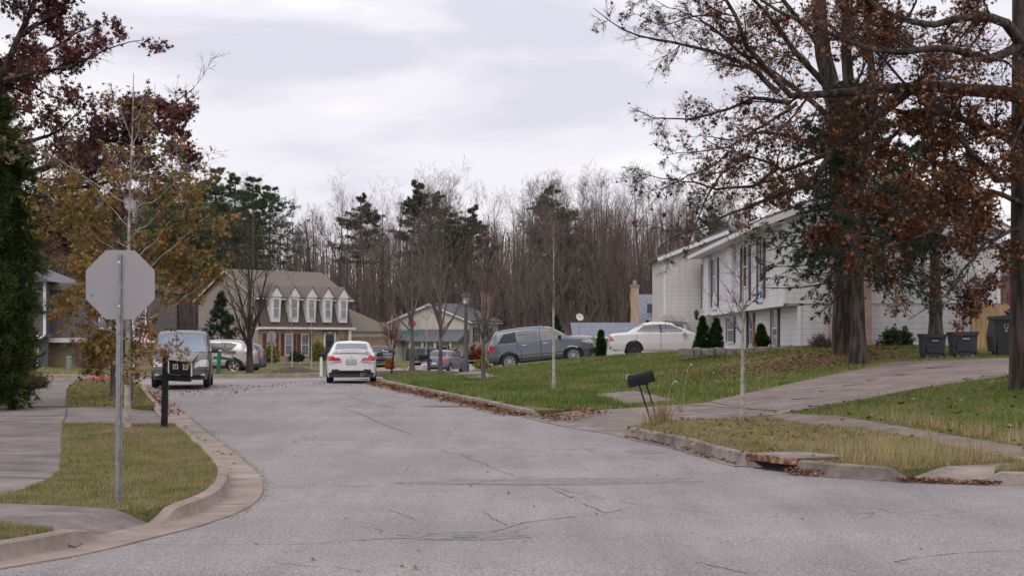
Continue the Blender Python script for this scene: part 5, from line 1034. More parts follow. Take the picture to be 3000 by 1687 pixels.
# ------------------------------------------------------------------ white house on the slope, right
wh = empty('white_house', (9.0, 58, 1.75), 'large white-sided house with overhanging upper storey and black shutters', 'house')
LY, RX = 25.0, 7.15; z1, z2 = 1.65, 4.5     # underside of overhang, eave (local)
MB().box(.5, RX, 0, .15, 0, z1 + .0).build('gable_wall_lower', S_WHITE, wh)
MB().prism([(0, z1 + .002), (RX, z1 + .002), (RX, 4.1), (3.6, 5.9), (0, z2)], -.06, .12).build('gable_wall', S_WHITE, wh)
MB().box(.5, .65, .15, LY, 0, z1).build('facade_lower_wall', S_WHITE, wh); MB().box(0, .12, .12, LY, z1, z2).build('facade_upper_wall', S_WHITE, wh)
MB().box(.12, .66, .0, LY, z1 - .06, z1 + .03).build('overhang_soffit', M_WHITE, wh); MB().box(-.03, 0, -.07, LY, z1 - .08, z1 + .14).build('overhang_skirt', M_WHITE, wh)
MB().prism(slab(-.55, z2 - .1, 3.6, 5.98, .14), -.35, LY + .2).prism([(3.6, 5.98), (RX + .4, 4.0), (RX + .43, 4.12), (3.6, 6.13)], -.35, LY + .2).build('roof', R_BRN, wh)
MB().box(-.68, -.52, -.3, LY, z2 - .22, z2 - .06).box(-.55, -.01, -.3, LY, z2 - .2, z2 - .17).build('gutter', M_WHITE, wh)
MB().prism(slab(-.55, z2 - .26, 3.6, 5.82, .2), -.40, -.355).prism([(3.6, 5.82), (RX + .4, 3.84), (RX + .4, 4.02), (3.6, 6.0)], -.40, -.355).build('rake_board', M_WHITE, wh)
for a_ in ((-.04, .08, -.1, -.062, z1, z2 - .1), (RX - .1, RX + .02, -.1, -.062, z1, 4.1), (.46, .58, -.04, 0, 0, z1 - .1)): MB().box(*a_).build('corner_board', M_WHITE, wh)
MB().box(1.5, 2.8, -.62, -.07, 0, 6.4).build('chimney', B_PINK, wh)
for yy, w in ((77.4, 1.9), (67.3, 2.0), (63.1, 1.2), (82.0, .9)):
    y = yy - 58; M = T(-.003, y, 2.52, R(-90)); window(wh, M, w * .52, 1.5, gm=M_GLASS, bars=1, fr=.07); 
    for s in (-1, 1): 
        q = y + s * (w / 2 + .22); b = MB().box(-.05, -.002, q - .2, q + .2, z1 + .3, z2 - .45)
        b.build('shutter', M_SHUTK, wh)
    MB().box(-.03, -.002, y - w / 2, y + w / 2, 1.75, 2.40).build('panel', mat('pale_blue_panel', (.56, .58, .66), .5), wh)
for y0, y1 in ((12.4, 14.2), (20.8, 22.6)): MB().box(-.16, 0, y0, y1, z1 - .05, z2 - .3).build('bay', S_WHITE, wh)
for yy, z, w, h in ((75.8, .4, 2.0, 1.0), (63.0, .25, 1.1, 1.25), (69.2, .3, .8, 1.15)):
    window(wh, T(.497, yy - 58, z, R(-90)), w, h, gm=M_GLASSL if yy > 70 else M_GLASS, bars=1)
    for s in (-1, 1): q = yy - 58 + s * (w / 2 + .3); MB().box(.44, .498, q - .17, q + .17, z - .05, z + h + .05).build('shutter', M_SHUTK, wh)
MB().tube([(.3, 11.2, 0), (.3, 11.2, z1 - .05)], .05, 8).build('downpipe', mat('dark_pipe', (.07, .065, .07), .5), wh)
ln = MB(); ln.box(-.32, -.05, LY - .5, LY - .44, 1.42, 1.47); ln.lathe([(.0, -.34), (.05, -.3), (.07, -.22), (.13, .02), (.10, .06), (.03, .14), (0, .2)], 8, T(-.3, LY - .47, 1.75)); lo_ = ln.build('wall_lantern', M_IRON, wh)
MB().lathe([(.075, -.2), (.125, .0)], 8, T(-.3, LY - .47, 1.75)).build('lantern_glass', mat('lantern_glass', (.3, .3, .32), .1), lo_)
MB().box(.48, RX, -.03, .16, -1.0, .0).box(.48, .66, .16, LY, -1.0, 0).build('foundation', M_WALK, wh)
# gabled wing beyond
wg = empty('gabled_house', (7.3, 84, 1.8), 'off-white clapboard house end with small white porch beyond the white car', 'house')
MB().prism([(0, 0), (6.5, 0), (6.5, 4.4), (3.1, 5.65), (0, 4.45)], 0, .15).build('gable_wall', S_CREAMW, wg); MB().box(0, .12, .15, 7, 0, 4.4).build('side_wall', S_CREAMW, wg)
MB().prism(slab(-.3, 4.33, 3.1, 5.66, .12), -.3, 7).prism([(3.1, 5.66), (6.8, 4.2), (6.85, 4.32), (3.1, 5.8)], -.3, 7).build('roof', R_GRY, wg); MB().prism(slab(-.3, 4.18, 3.1, 5.51, .17), -.34, -.3).build('rake_board', M_WHITE, wg)
MB().box(-.03, .1, -.03, 0, 0, 4.3).build('corner_board', M_WHITE, wg)
po = empty('porch_frame', (7.3, 82.6, 1.8), 'small weathered white porch frame against the clapboard end', 'porch')
for x in (-.12, .78): MB().box(x, x + .17, 0, .17, 0, 1.35).build('post', M_WHITEW, po)
MB().prism([(-.25, 1.35), (1.05, 1.25), (1.05, 1.4), (-.1, 1.62), (-.25, 1.55)], -.1, 1.2).build('porch_roof', M_WHITEW, po); MB().box(.06, .75, .05, .1, .35, .42).box(.06, .75, .05, .1, .0, .06).box(.1, .16, .05, .1, .06, .9).box(.4, .46, .05, .1, .06, .9).build('railing', M_WHITEW, po)
# garage and fence at the right edge
gb = empty('brick_garage', (16.6, 60.5, 1.8), 'brick building with white eaves at the right edge behind the fence', 'garage')
MB().box(0, 7, 0, 7, 0, 2.6).build('wall', B_RED, gb); MB().box(-.5, 7, -.5, 0, 2.75, 3.15).build('eave', S_CREAMW, gb); MB().prism([(-.6, 3.15), (3.5, 4.6), (7.5, 3.15)], -.6, 7.4).build('roof', R_BRN, gb); window(gb, T(.9, -.003, 1.1), .55, .9, fm=mat('red_frame', (.35, .05, .06), .5))
fc = empty('wooden_fence', (14.8, 56.3, 1.75), 'new tan board fence between the white house and the brick garage', 'fence')
M_FENCE = mat('fence_wood', (.30, .185, .085), .75, .2, 3, col2=(.44, .29, .15), stretch=(3, 3, .4)); 
b = MB()
for i in range(12): b.box(i * .145, i * .145 + .138, 0, .02, 0.02, 1.58 + .03 * math.sin(i * 2.1))
b.build('boards', M_FENCE, fc); MB().box(0, 1.74, .02, .06, .3, .4).box(0, 1.74, .02, .06, 1.25, 1.35).build('rails', M_FENCE, fc); MB().box(-.02, .1, .02, .14, 0, 1.66).build('post', M_FENCE, fc)
for i in range(4): b = MB().box(1.76 + i * .145, 1.76 + i * .145 + .14, -.35, -.33, 0, 1.75).build('gate_board', M_FENCE, fc)
# grey house behind the evergreen, left
gh = empty('grey_house', (-31, 88, .55), 'dark grey sided two-storey house half hidden behind the evergreen', 'house')
MB().box(0, 7.65, 0, .15, .0, 1.85).build('garage_wall', S_GREY, gh) ; MB().box(0, 7.5, .0, 8, 1.85, 4.6).build('upper_wall', S_GREY, gh)
MB().prism([(-.4, 4.6), (3.8, 6.2), (7.95, 4.6)], -.4, 8.4).build('roof', R_GRY, gh); MB().box(7.42, 7.56, -.05, 0, 1.85, 4.6).build('corner_board', M_WHITE, gh); MB().box(6.98, 7.2, -.06, -.01, .05, 1.95).build('corner_board', M_WHITE, gh)
MB().box(7.2, 12.6, 1.5, 8, 0, 1.6).build('entry_wall', B_BUFF, gh); MB().box(7.52, 12.6, 1.2, 8, 1.75, 4.2).build('side_upper_wall', S_MAUVE, gh); MB().box(7.2, 12.8, .9, 1.2, 1.55, 1.78).build('fascia', M_WHITE, gh); MB().prism([(7.3, 4.2), (12.9, 4.2), (12.9, 4.5), (7.3, 4.6)], .9, 8.4).build('side_roof', R_BRN, gh)
MB().add([(6.9, -.5, 1.45), (7.65, -.5, 1.9), (7.65, 1.0, 1.9), (6.9, 1.0, 1.45), (6.9, -.5, 1.55), (7.65, -.5, 2.0), (7.65, 1, 2.0), (6.9, 1, 1.55)], [(0, 1, 5, 4), (4, 5, 6, 7), (0, 4, 7, 3), (0, 3, 2, 1)]).build('porch_roof', M_WHITE, gh)
window(gh, T(9.2, 1.496, .6), .5, .95, shut=M_SHUTK, sw=.2); window(gh, T(10.4, 1.196, 2.3), .8, 1.1, gm=M_GLASSL); window(gh, T(12.0, 1.196, 2.3), .6, 1.1, gm=M_GLASSL)
flag = MB()
fv = []
for i in range(9):
    for j in range(2): fv.append((.12 * math.sin(i * .9) + j * .42, .05 * math.sin(i * 1.3 + j), -i * .11 + j * .15))
fg = empty('flag', (*PZ(352, 820, 70)[:2], PZ(352, 820, 70)[2]), 'red and white striped flag hanging beside the minivan roof', 'flag')
M_FR = mat('flag_red', (.35, .05, .06), .8); M_FW = mat('flag_white', (.6, .58, .58), .8)
for s in range(5):
    b = MB()
    for i in range(9): b.v += [(.12 * math.sin(i * .9) * .5 + s * .07, .05 * math.sin(i * 1.3 + s), -i * .12), (.12 * math.sin(i * .9) * .5 + s * .07 + .07, .05 * math.sin(i * 1.3 + s + 1), -i * .12 + .02)]
    b.f = [(2 * i, 2 * i + 1, 2 * i + 3, 2 * i + 2) for i in range(8)]; b.build('stripe', M_FR if s % 2 == 0 else M_FW, fg)
MB().tube([(-.25, 0, .1), (.45, 0, .18)], .015, 6).build('pole', M_WHITE, fg); MB().tube([(-.25, 0, -2.1), (-.25, 0, .15)], .03, 6).build('mast', M_WHITE, fg)

# ------------------------------------------------------------------ cars
def car_paint(name, col, metal=.0, rough=.32): return mat(name, col, rough, .03, 2, metal=metal, coat=.35, spec=.5)
M_CGLASS = mat('car_glass', (.022, .025, .032), .12, .25, 1.3, spec=.45); M_CGLASSL = mat('car_glass_light', (.15, .15, .15), .08, .45, 2.2, spec=.9, stretch=(.25, 1, 5)); M_CGLASSB = mat('car_glass_blue', (.10, .135, .19), .06, .4, 1.2, spec=.9, coat=.3)
M_PLASTIC = mat('black_plastic', (.022, .022, .024), .6, .2, 8); M_TAIL = mat('tail_lamp_red', (.42, .012, .03), .12, .25, 6, spec=.8, coat=.5); M_HEAD = mat('head_lamp', (.50, .48, .47), .12, .2, 7, spec=.9, coat=.5); M_CHROME = mat('chrome', (.6, .6, .62), .15, .1, 5, metal=1.0)
M_PLATE = mat('number_plate', (.55, .55, .56), .5, .1, 10)
def ip(pts, x): return np.interp(x, [p[0] for p in pts], [p[1] for p in pts])
def build_car(name, label, loc, rot, L, Wd, top, wheels, rad, paint, classify, belt, bot=None, roofw=.74, parts=None, gm=None, mirrors=None, mirm=None, rimm=None, pitch=0, group=None, bowf=.22, bowr=.16, spokes=10, arch=None, mirz=None, nose_w=.86, tail_w=.88):
    root = empty(name, loc, label, 'car', (0, 0, 0), group); root.rotation_euler = (0, -pitch, rot)
    # stations spaced by length along the silhouette
    tp = np.array(top); s = np.r_[0, np.cumsum(np.hypot(np.diff(tp[:, 0]), np.diff(tp[:, 1])))]; ns = int(s[-1] / .028)
    u = np.linspace(0, s[-1], ns); kx = np.interp(u, s, tp[:, 0]); kz = np.interp(u, s, tp[:, 1])
    k = 7; ker = np.ones(k) / k; kx = np.convolve(np.pad(kx, k // 2, 'edge'), ker, 'valid'); kz = np.convolve(np.pad(kz, k // 2, 'edge'), ker, 'valid')
    V = []; nv = 46; nt_ = 26; hw = Wd / 2
    wp = lambda x: np.interp(x, [0, .12 * L, .3 * L, .68 * L, .86 * L, L], [tail_w, .97, 1, 1, .97, nose_w])
    rows = []
    for x, zt in zip(kx, kz):
        zb = ip(bot, x) if bot else .24; zbl = min(ip(belt, x), zt - .02); w = hw * wp(x); wr = hw * roofw * (1 if zt > zbl + .3 else np.interp(zt - zbl, [0, .3], [1.22, 1.0]))
        zz = np.linspace(zb, zt, nv)
        y = np.where(zz <= zbl, w * np.interp(zz, [zb, zb + .12, .55, zbl], [.955, .985, 1.0, .965]), w * .965 + (wr - w * .965) * np.clip((zz - zbl) / max(zt - zbl, .02), 0, 1) ** 1.25)
        rc = .07; corner = np.clip((zz - (zt - rc)) / rc, 0, 1); y = y - corner ** 2 * .05
        ring = [(y_, z_) for y_, z_ in zip(y, zz)]
        ye, ze = ring[-1]
        for q in range(1, nt_): f = 1 - q / (nt_ - 1); ring.append((ye * f, ze + .035 * (1 - f * f) * (1 if zt > zbl + .2 else .6)))
        rows.append([(x, y_, z_) for y_, z_ in ring])
    rows = np.array(rows)                                       # (ns, m, 3)
    m = rows.shape[1]; X = rows[..., 0]; Yr = np.abs(rows[..., 1]) / hw
    ff = np.clip((X - (wheels[1] + rad)) / (L - wheels[1] - rad), 0, 1); fr = np.clip(((wheels[0] - rad) - X) / (wheels[0] - rad), 0, 1)
    bow = -bowf * Yr ** 2.6 * ff + bowr * Yr ** 2.6 * fr; cabf = np.clip((rows[..., 2] - 1.0) / .3, 0, 1) * ((X > L * .5) * -1 + (X < L * .3) * .6); bow = bow + .07 * cabf * Yr ** 2
    rows[..., 0] = X + bow
    left = rows.copy(); right = rows.copy(); right[..., 1] *= -1
    Vv = np.vstack([left.reshape(-1, 3), right.reshape(-1, 3)]); idx = np.arange(ns * m).reshape(ns, m); q = np.stack([idx[:-1, :-1], idx[:-1, 1:], idx[1:, 1:], idx[1:, :-1]], -1).reshape(-1, 4)
    Q = np.vstack([q, (q + ns * m)[:, ::-1]])
    # end caps
    caps = []
    for e in (0, -1):
        for j in range(m - 1):
            a, b = idx[e, j], idx[e, j + 1]; caps.append((a, b, b + ns * m, a + ns * m) if e == 0 else (b, a, a + ns * m, b + ns * m))
    Q = np.vstack([Q, np.array(caps)]); C = Vv[Q].mean(1)
    Nn = np.cross(Vv[Q[:, 1]] - Vv[Q[:, 0]], Vv[Q[:, 3]] - Vv[Q[:, 0]]); Nn /= np.linalg.norm(Nn, axis=1)[:, None] + 1e-9
    ar = arch or rad + .055; cut = np.zeros(len(Q), bool)
    for wx in wheels: cut |= ((C[:, 0] - wx) ** 2 + (C[:, 2] - rad) ** 2 < ar ** 2) & (np.abs(C[:, 1]) > hw * .5) & (C[:, 2] < rad + ar)
    keys = classify(C, Nn, L, hw); keys = np.where(cut, '', keys)
    mts = {'body': paint, 'windshield': gm or M_CGLASS, 'rear_window': gm or M_CGLASS, 'side_window': gm or M_CGLASS, 'headlight': M_HEAD, 'taillight': M_TAIL, 'bumper': M_PLASTIC, 'grille': M_PLASTIC, 'lamp': M_HEAD, 'trim': M_PLASTIC, 'pillar': M_PLASTIC}
    if parts: mts.update(parts)
    bodyo = None
    for key in sorted(set(keys) - {''}):
        sub = Q[keys == key]; uq, inv = np.unique(sub, return_inverse=True); nm = key.split('.')[0]
        o = np_obj(nm, Vv[uq], inv.reshape(sub.shape), mts[nm], root, True)
        if nm == 'body': bodyo = o
    # dark inside so that nothing shows through the arches
    MB().box(.25, L - .3, -hw * .80, hw * .80, .26, .62).build('underbody', M_PLASTIC, root); MB().box(wheels[0] + .45, wheels[1] - .45, -hw * .9, hw * .9, .24, .5).build('floor_pan', M_PLASTIC, root)
    for wx in wheels:
        for s_ in (-1, 1):
            M = T(wx, s_ * (hw - .12), rad, 0, R(-90) * s_)
            t_ = MB().lathe([(rad * .60, -.09), (rad * .93, -.10), (rad, -.07), (rad, .07), (rad * .93, .105), (rad * .66, .105), (rad * .62, .06)], 32, M).build('wheel', M_RUBBER, root, True)
            MB().lathe([(0, .03), (rad * .62, .03), (rad * .62, -.05)], 24, M).build('wheel_backing', M_PLASTIC, t_)
            r_ = MB(); r_.lathe([(rad * .56, .06), (rad * .60, .09), (rad * .655, .098), (rad * .655, .05)], 32, M); r_.lathe([(0, .085), (rad * .13, .08), (rad * .15, .05)], 14, M)
            for k in range(spokes):
                r_.prism([(rad * .10, -rad * .035), (rad * .60, -rad * .07), (rad * .60, rad * .07), (rad * .10, rad * .035)], .055, .078, 'z', M @ Matrix.Rotation(2 * math.pi * k / spokes, 4, 'Z'))
            r_.build('rim', rimm or M_ALU, t_)
    if mirrors:
        for s_ in (-1, 1):
            b = MB(); b.bbox(mirrors - .07, mirrors + .07, s_ * (hw + .14) - .11, s_ * (hw + .14) + .11, (mirz or 1.0) - .07, (mirz or 1.0) + .08, .035); b.box(mirrors - .02, mirrors + .04, min(s_ * (hw - .08), s_ * (hw + .1)), max(s_ * (hw - .08), s_ * (hw + .1)), (mirz or 1.0) - .05, (mirz or 1.0) - .01); b.build('mirror', mirm or paint, root, True)
    return root
def sel(keys, mask, val): keys[mask] = val
def wpoly(C, poly): return inpoly(C[:, 0], C[:, 2], poly)
def side(k, C, mask, name):
    k[mask & (C[:, 1] > 0)] = name + '.L'; k[mask & (C[:, 1] < 0)] = name + '.R'
# white sedan seen from behind
def cl_white(C, N_, L, hw):
    k = np.full(len(C), 'body', dtype='<U16'); x, y, z = C.T; ay = np.abs(y)
    rear = x < .55
    sel(k, (x > .5) & (x < 1.42) & (z > 1.07) & (N_[:, 2] > .25) & (ay < .60 - (z - 1.07) * .22) & (z < 1.365), 'rear_window')
    sel(k, (x > 2.75) & (x < 3.62) & (z > 1.0) & (N_[:, 2] > .3) & (ay < .64), 'windshield')
    side(k, C, (ay > .5) & (N_[:, 2] < .75) & wpoly(C, [(.95, 1.02), (1.5, 1.31), (2.5, 1.36), (3.35, 1.02)]), 'side_window')
    for s_ in (-1, 1):
        m = rear & (s_ * y > 0) & inpoly(ay, z, [(.30, .735), (.385, .86), (.56, .88), (.62, .985), (.79, .90), (.84, .86), (.82, .755)]); k[m] = 'taillight.' + ('L' if s_ > 0 else 'R')
    sel(k, rear & inpoly(ay, z, [(0, .2), (0, .435), (.38, .435), (.45, .475), (.66, .475), (.76, .22), (.76, .1)]), 'bumper')
    return k
Zc = 60.0; Xc = (886 - CX) * Zc / F
wc_ = build_car('white_sedan', 'white sedan with rear spoiler parked in the road, seen from behind', (Xc - .03, Zc, float(zr([Xc], [Zc])[0]) + .004), R(90 + 5), 4.55, 1.755, [(0, .36), (.0, .5), (.03, .75), (.07, .97), (.12, 1.03), (.58, 1.055), (1.35, 1.37), (1.8, 1.425), (2.5, 1.42), (2.95, 1.33), (3.6, .99), (4.2, .86), (4.45, .72), (4.55, .5), (4.55, .36)], (.95, 3.6), .325, car_paint('pearl_white_paint', (.62, .61, .615)), cl_white,
    [(0, .95), (1, .96), (3.5, .93), (4.5, .7)], [(0, .2), (.5, .2), (3.9, .22), (4.55, .26)], .66, gm=M_CGLASSB, mirrors=3.0, mirm=M_PLASTIC, mirz=.97, nose_w=.8, tail_w=.9, bowr=.12)
wc_.location.x -= 0
b = MB()
for s_ in (-1, 1): b.tube([(.12, s_ * .56, 1.0), (.08, s_ * .5, 1.10)], .03, 6)
b.prism([(.02, 1.09), (.28, 1.12), (.26, 1.145), (.02, 1.115)], -.52, .52, 'y'); b.tube([(.15, -.66, 1.03), (.14, -.52, 1.11), (.14, -.3, 1.14), (.14, .3, 1.14), (.14, .52, 1.11), (.15, .66, 1.03)], .03, 8)
b.build('spoiler', MATS['pearl_white_paint'], wc_, True)
pl = MB().box(-.012, .03, -.165, .165, .645, .815).build('number_plate', mat('plate_frame', (.04, .04, .045), .4), wc_); MB().box(-.016, -.0125, -.15, .15, .66, .80).build('plate_face', M_PLATE, pl)
def text(name, s, size, M, m, parent, ext=.002, align='CENTER'):
    cu = bpy.data.curves.new(name, 'FONT'); cu.body = s; cu.size = size; cu.extrude = ext; cu.align_x = align; cu.align_y = 'CENTER'
    o = bpy.data.objects.new(name, cu); COL.objects.link(o); dg = bpy.context.evaluated_depsgraph_get(); me = bpy.data.meshes.new_from_object(o.evaluated_get(dg)); bpy.data.objects.remove(o)
    me.transform(M); me.materials.clear(); me.materials.append(m); o = bpy.data.objects.new(name, me); COL.objects.link(o)
    if parent: o.parent = parent
    return o
M_INK = mat('dark_ink', (.03, .03, .035), .6)
text('plate_number', '2A8 0871', .072, Matrix.Translation((-.019, 0, .725)) @ Matrix.Rotation(R(-90), 4, 'Z') @ Matrix.Rotation(R(90), 4, 'X'), M_INK, pl)
MB().lathe([(.05, -.06), (.055, 0), (.045, .0), (.045, -.06)], 16, T(.02, -.48, .30, 0, 0, R(-90))).build('exhaust', M_GALV, wc_, True); MB().lathe([(.05, -.06), (.055, 0), (.045, .0), (.045, -.06)], 16, T(.02, -.36, .30, 0, 0, R(-90))).build('exhaust', M_CHROME, wc_, True)
MB().box(.07, .1, -.17, .17, 1.10, 1.125).build('brake_lamp', mat('lamp_dark', (.05, .02, .025), .3), wc_)
MB().lathe([(.028, 0), (.05, .004), (.05, .012), (.028, .012)], 14, T(.045, 0, .93, 0, 0, R(-80))).build('badge', M_CHROME, wc_)
for s_ in (-1, 1): MB().box(-.004, .05, min(s_ * .35, s_ * .82), max(s_ * .35, s_ * .82), .742, .765).build('lamp_strip', M_CHROME, wc_)
# minivan facing the camera
def cl_van(C, N_, L, hw):
    k = np.full(len(C), 'body', dtype='<U16'); x, y, z = C.T; ay = np.abs(y); fr = x > L - .62
    sel(k, (x > 3.05) & (x < 4.12) & (z > 1.13) & (N_[:, 0] > .15) & (ay < .78 - (z - 1.13) * .23) & (z < 1.68), 'windshield')
    sel(k, (x > 3.7) & (x < 4.15) & (z > 1.02) & (z < 1.13) & (N_[:, 0] > .15) & (ay < .78), 'trim')
    side(k, C, (ay > .55) & (N_[:, 2] < .75) & wpoly(C, [(.35, 1.12), (.45, 1.60), (3.0, 1.64), (3.75, 1.12)]), 'side_window')
    sel(k, (x < .3) & (z > 1.15) & (z < 1.6) & (ay < .7), 'rear_window')
    for s_ in (-1, 1):
        m = fr & (s_ * y > 0) & inpoly(ay, z, [(.44, .66), (.50, .80), (.62, .88), (.84, .90), (.90, .72), (.86, .67)]); k[m] = 'headlight.' + ('L' if s_ > 0 else 'R')
        m = fr & (s_ * y > 0) & ((ay - .70) ** 2 + (z - .40) ** 2 < .062 ** 2); k[m] = 'lamp.' + ('L' if s_ > 0 else 'R')
    sel(k, fr & (ay < .40) & (z > .60) & (z < .80), 'grille'); sel(k, fr & (ay < .62) & (z > .22) & (z < .40), 'bumper'); sel(k, fr & (ay < .85) & (np.abs(z - .555) < .014), 'trim')
    side(k, C, (ay > .6) & (z > .24) & (z < .42) & (x > 1) & (x < 3.6), 'trim')
    return k
Zv = 54.3; Xv = (452 - CX) * Zv / F; a = R(-90 + 8)
vp = car_paint('bronze_grey_paint', (.105, .088, .08), .45, .36); Lv = 4.8
vx, vy = Xv - Lv * math.cos(a), Zv - Lv * math.sin(a)
vn = build_car('minivan', 'bronze-grey minivan parked facing the camera by the left kerb', (vx, vy, float(zr([vx], [vy])[0]) - .01), a, Lv, 1.83, [(0, .4), (.0, .55), (.03, .9), (.08, 1.1), (.22, 1.62), (.5, 1.74), (2.0, 1.80), (2.9, 1.77), (3.15, 1.70), (4.1, 1.12), (4.3, 1.04), (4.62, .90), (4.75, .70), (4.8, .5), (4.8, .36)], (.95, 3.85), .345, vp, cl_van,
    [(0, 1.05), (3, 1.08), (4.0, 1.02), (4.8, .8)], [(0, .3), (.5, .27), (4.2, .27), (4.8, .27)], .80, gm=M_CGLASSB, mirrors=3.72, mirm=M_PLASTIC, mirz=1.16, nose_w=.86, bowf=.3)
for s_ in (-1, 1): MB().tube([(.7, s_ * .62, 1.80), (.8, s_ * .62, 1.87), (2.6, s_ * .62, 1.88), (2.75, s_ * .62, 1.82)], .018, 6).build('roof_rail', M_PLASTIC, vn)
MB().tube([(2.3, -.62, 1.88), (2.3, .62, 1.88)], .018, 6).build('roof_bar', M_PLASTIC, vn)
# blue-grey wagon seen from the side, on the slope
def cl_wagon(C, N_, L, hw):
    k = np.full(len(C), 'body', dtype='<U16'); x, y, z = C.T; ay = np.abs(y); sd = (ay > .45) & (N_[:, 2] < .8)
    side(k, C, sd & wpoly(C, [(.52, 1.10), (.78, 1.46), (1.30, 1.52), (1.30, 1.10)]), 'side_window')
    for nm, pol in (('side_glass', [(1.38, 1.10), (1.38, 1.525), (2.16, 1.525), (2.22, 1.10)]), ('front_glass', [(2.34, 1.10), (2.28, 1.52), (2.62, 1.50), (3.15, 1.18), (3.2, 1.10)])): side(k, C, sd & wpoly(C, pol), nm)
    sel(k, (x > 2.7) & (x < 3.55) & (z > 1.1) & (N_[:, 0] > .15) & (ay < .68), 'windshield'); sel(k, (x < .6) & (z > 1.05) & (z < 1.5) & (N_[:, 0] < -.3) & (ay < .62), 'rear_window')
    for s_ in (-1, 1):
        k[(x < .42) & (s_ * y > 0) & (ay > .5) & inpoly(x, z, [(-.1, .74), (-.1, 1.0), (.40, 1.02), (.40, .96), (.15, .74)])] = 'taillight.' + ('L' if s_ > 0 else 'R')
        k[(s_ * y > 0) & (ay > .45) & inpoly(x, z, [(3.92, .86), (4.0, .93), (4.4, .84), (4.5, .76), (4.28, .75)])] = 'headlight.' + ('L' if s_ > 0 else 'R')
    side(k, C, sd & (z > .46) & (z < .49) & (x > 1.25) & (x < 3.3), 'moulding'); sel(k, (z < .33) & (x > 1.2) & (x < 3.3), 'trim'); sel(k, (x > L - .35) & (z > .3) & (z < .55), 'grille'); sel(k, (x < .5) & (z < .42), 'trim')
    sel(k, sd & (x > 1.22) & (x < 3.3) & ((np.abs(x - 2.27) < .013) | (np.abs(x - 1.34 - .1 * (z < .8)) < .012)) & (z < 1.1) & (z > .36), 'trim')
    return k
Za = 71.0
def side_car(zoom_front, zoom_rear): pass
xr_, xf_ = (1284 - CX) * (Za + .9) / F, (1446 - CX) * (Za + .9) / F; zr_ = HC - (931 - HY) * Za / F; zf_ = HC - (914 - HY) * Za / F
pitch = math.atan2(zf_ - zr_, 2.615); 
fw = build_car('station_wagon', 'blue-grey wagon with roof rails parked nose-up on the sloping drive', (0, 0, 0), 0, 4.56, 1.78, [(0, .42), (0, .55), (.02, .85), (.07, 1.03), (.36, 1.47), (.5, 1.58), (.9, 1.63), (1.6, 1.65), (2.4, 1.63), (2.75, 1.56), (3.42, 1.13), (3.55, 1.09), (4.15, .98), (4.42, .82), (4.56, .55), (4.56, .4)], (.93, 3.545), .345, car_paint('blue_grey_paint', (.13, .155, .185), .6, .3), cl_wagon,
    [(0, 1.02), (3.2, 1.05), (4.5, .85)], [(0, .36), (.5, .3), (4.1, .27), (4.56, .34)], .78, parts={'side_glass': M_CGLASSL, 'front_glass': mat('car_glass_pale', (.26, .26, .235), .08, .3, 2.2, stretch=(.2, 1, 5)), 'moulding': M_ALU}, mirrors=3.05, mirm=M_PLASTIC, mirz=1.14, pitch=pitch, arch=.42, nose_w=.85)
fw.location = (xr_ - .93 * math.cos(pitch) + .0, Za + .9, zr_ - .93 * math.sin(pitch))
for s_ in (-1, 1): MB().tube([(.62, s_ * .58, 1.63), (.75, s_ * .6, 1.70), (2.3, s_ * .6, 1.705), (2.5, s_ * .58, 1.64)], .025, 6).build('roof_rail', M_PLASTIC, fw)
for x in (1.5, 2.35):
    for s_ in (-1, 1): MB().bbox(x, x + .2, s_ * .895 - .015, s_ * .895 + .015, .93, .965, .008).build('door_handle', M_ALU, fw)
# white sedan seen from the side
def cl_side(win, pill=None, tail=None, head=None, trimz=.3):
    def f(C, N_, L, hw):
        k = np.full(len(C), 'body', dtype='<U16'); x, y, z = C.T; ay = np.abs(y); sd = (ay > .4) & (N_[:, 2] < .82)
        for nm, pol in win: side(k, C, sd & wpoly(C, pol), nm)
        fx, fz = ip(top_cur, L * .5), 0
        sel(k, (N_[:, 0] > .2) & (x > L * .5) & (x < L * .8) & (z > belt_cur + .03) & (ay < .64) & (N_[:, 2] > .2), 'windshield'); sel(k, (N_[:, 0] < -.2) & (x < L * .4) & (z > belt_cur + .04) & (ay < .6) & (N_[:, 2] > .1), 'rear_window')
        for s_ in (-1, 1):
            if tail: k[(x < .6) & (s_ * y > 0) & (ay > .45) & inpoly(x, z, tail)] = 'taillight.' + ('L' if s_ > 0 else 'R')
            if head: k[(s_ * y > 0) & (ay > .4) & inpoly(x, z, head)] = 'headlight.' + ('L' if s_ > 0 else 'R')
        sel(k, (z < trimz), 'trim'); return k
    return f
top_cur = [(0, .4), (0, .55), (.03, .8), (.08, .94), (.72, 1.0), (1.35, 1.33), (1.7, 1.395), (2.3, 1.40), (2.7, 1.34), (3.4, .99), (4.3, .83), (4.6, .68), (4.67, .45)]; belt_cur = .95
Zd = 72.0; xr2 = (1592 - CX) * Zd / F; zg2 = HC - (898 - HY) * Zd / F
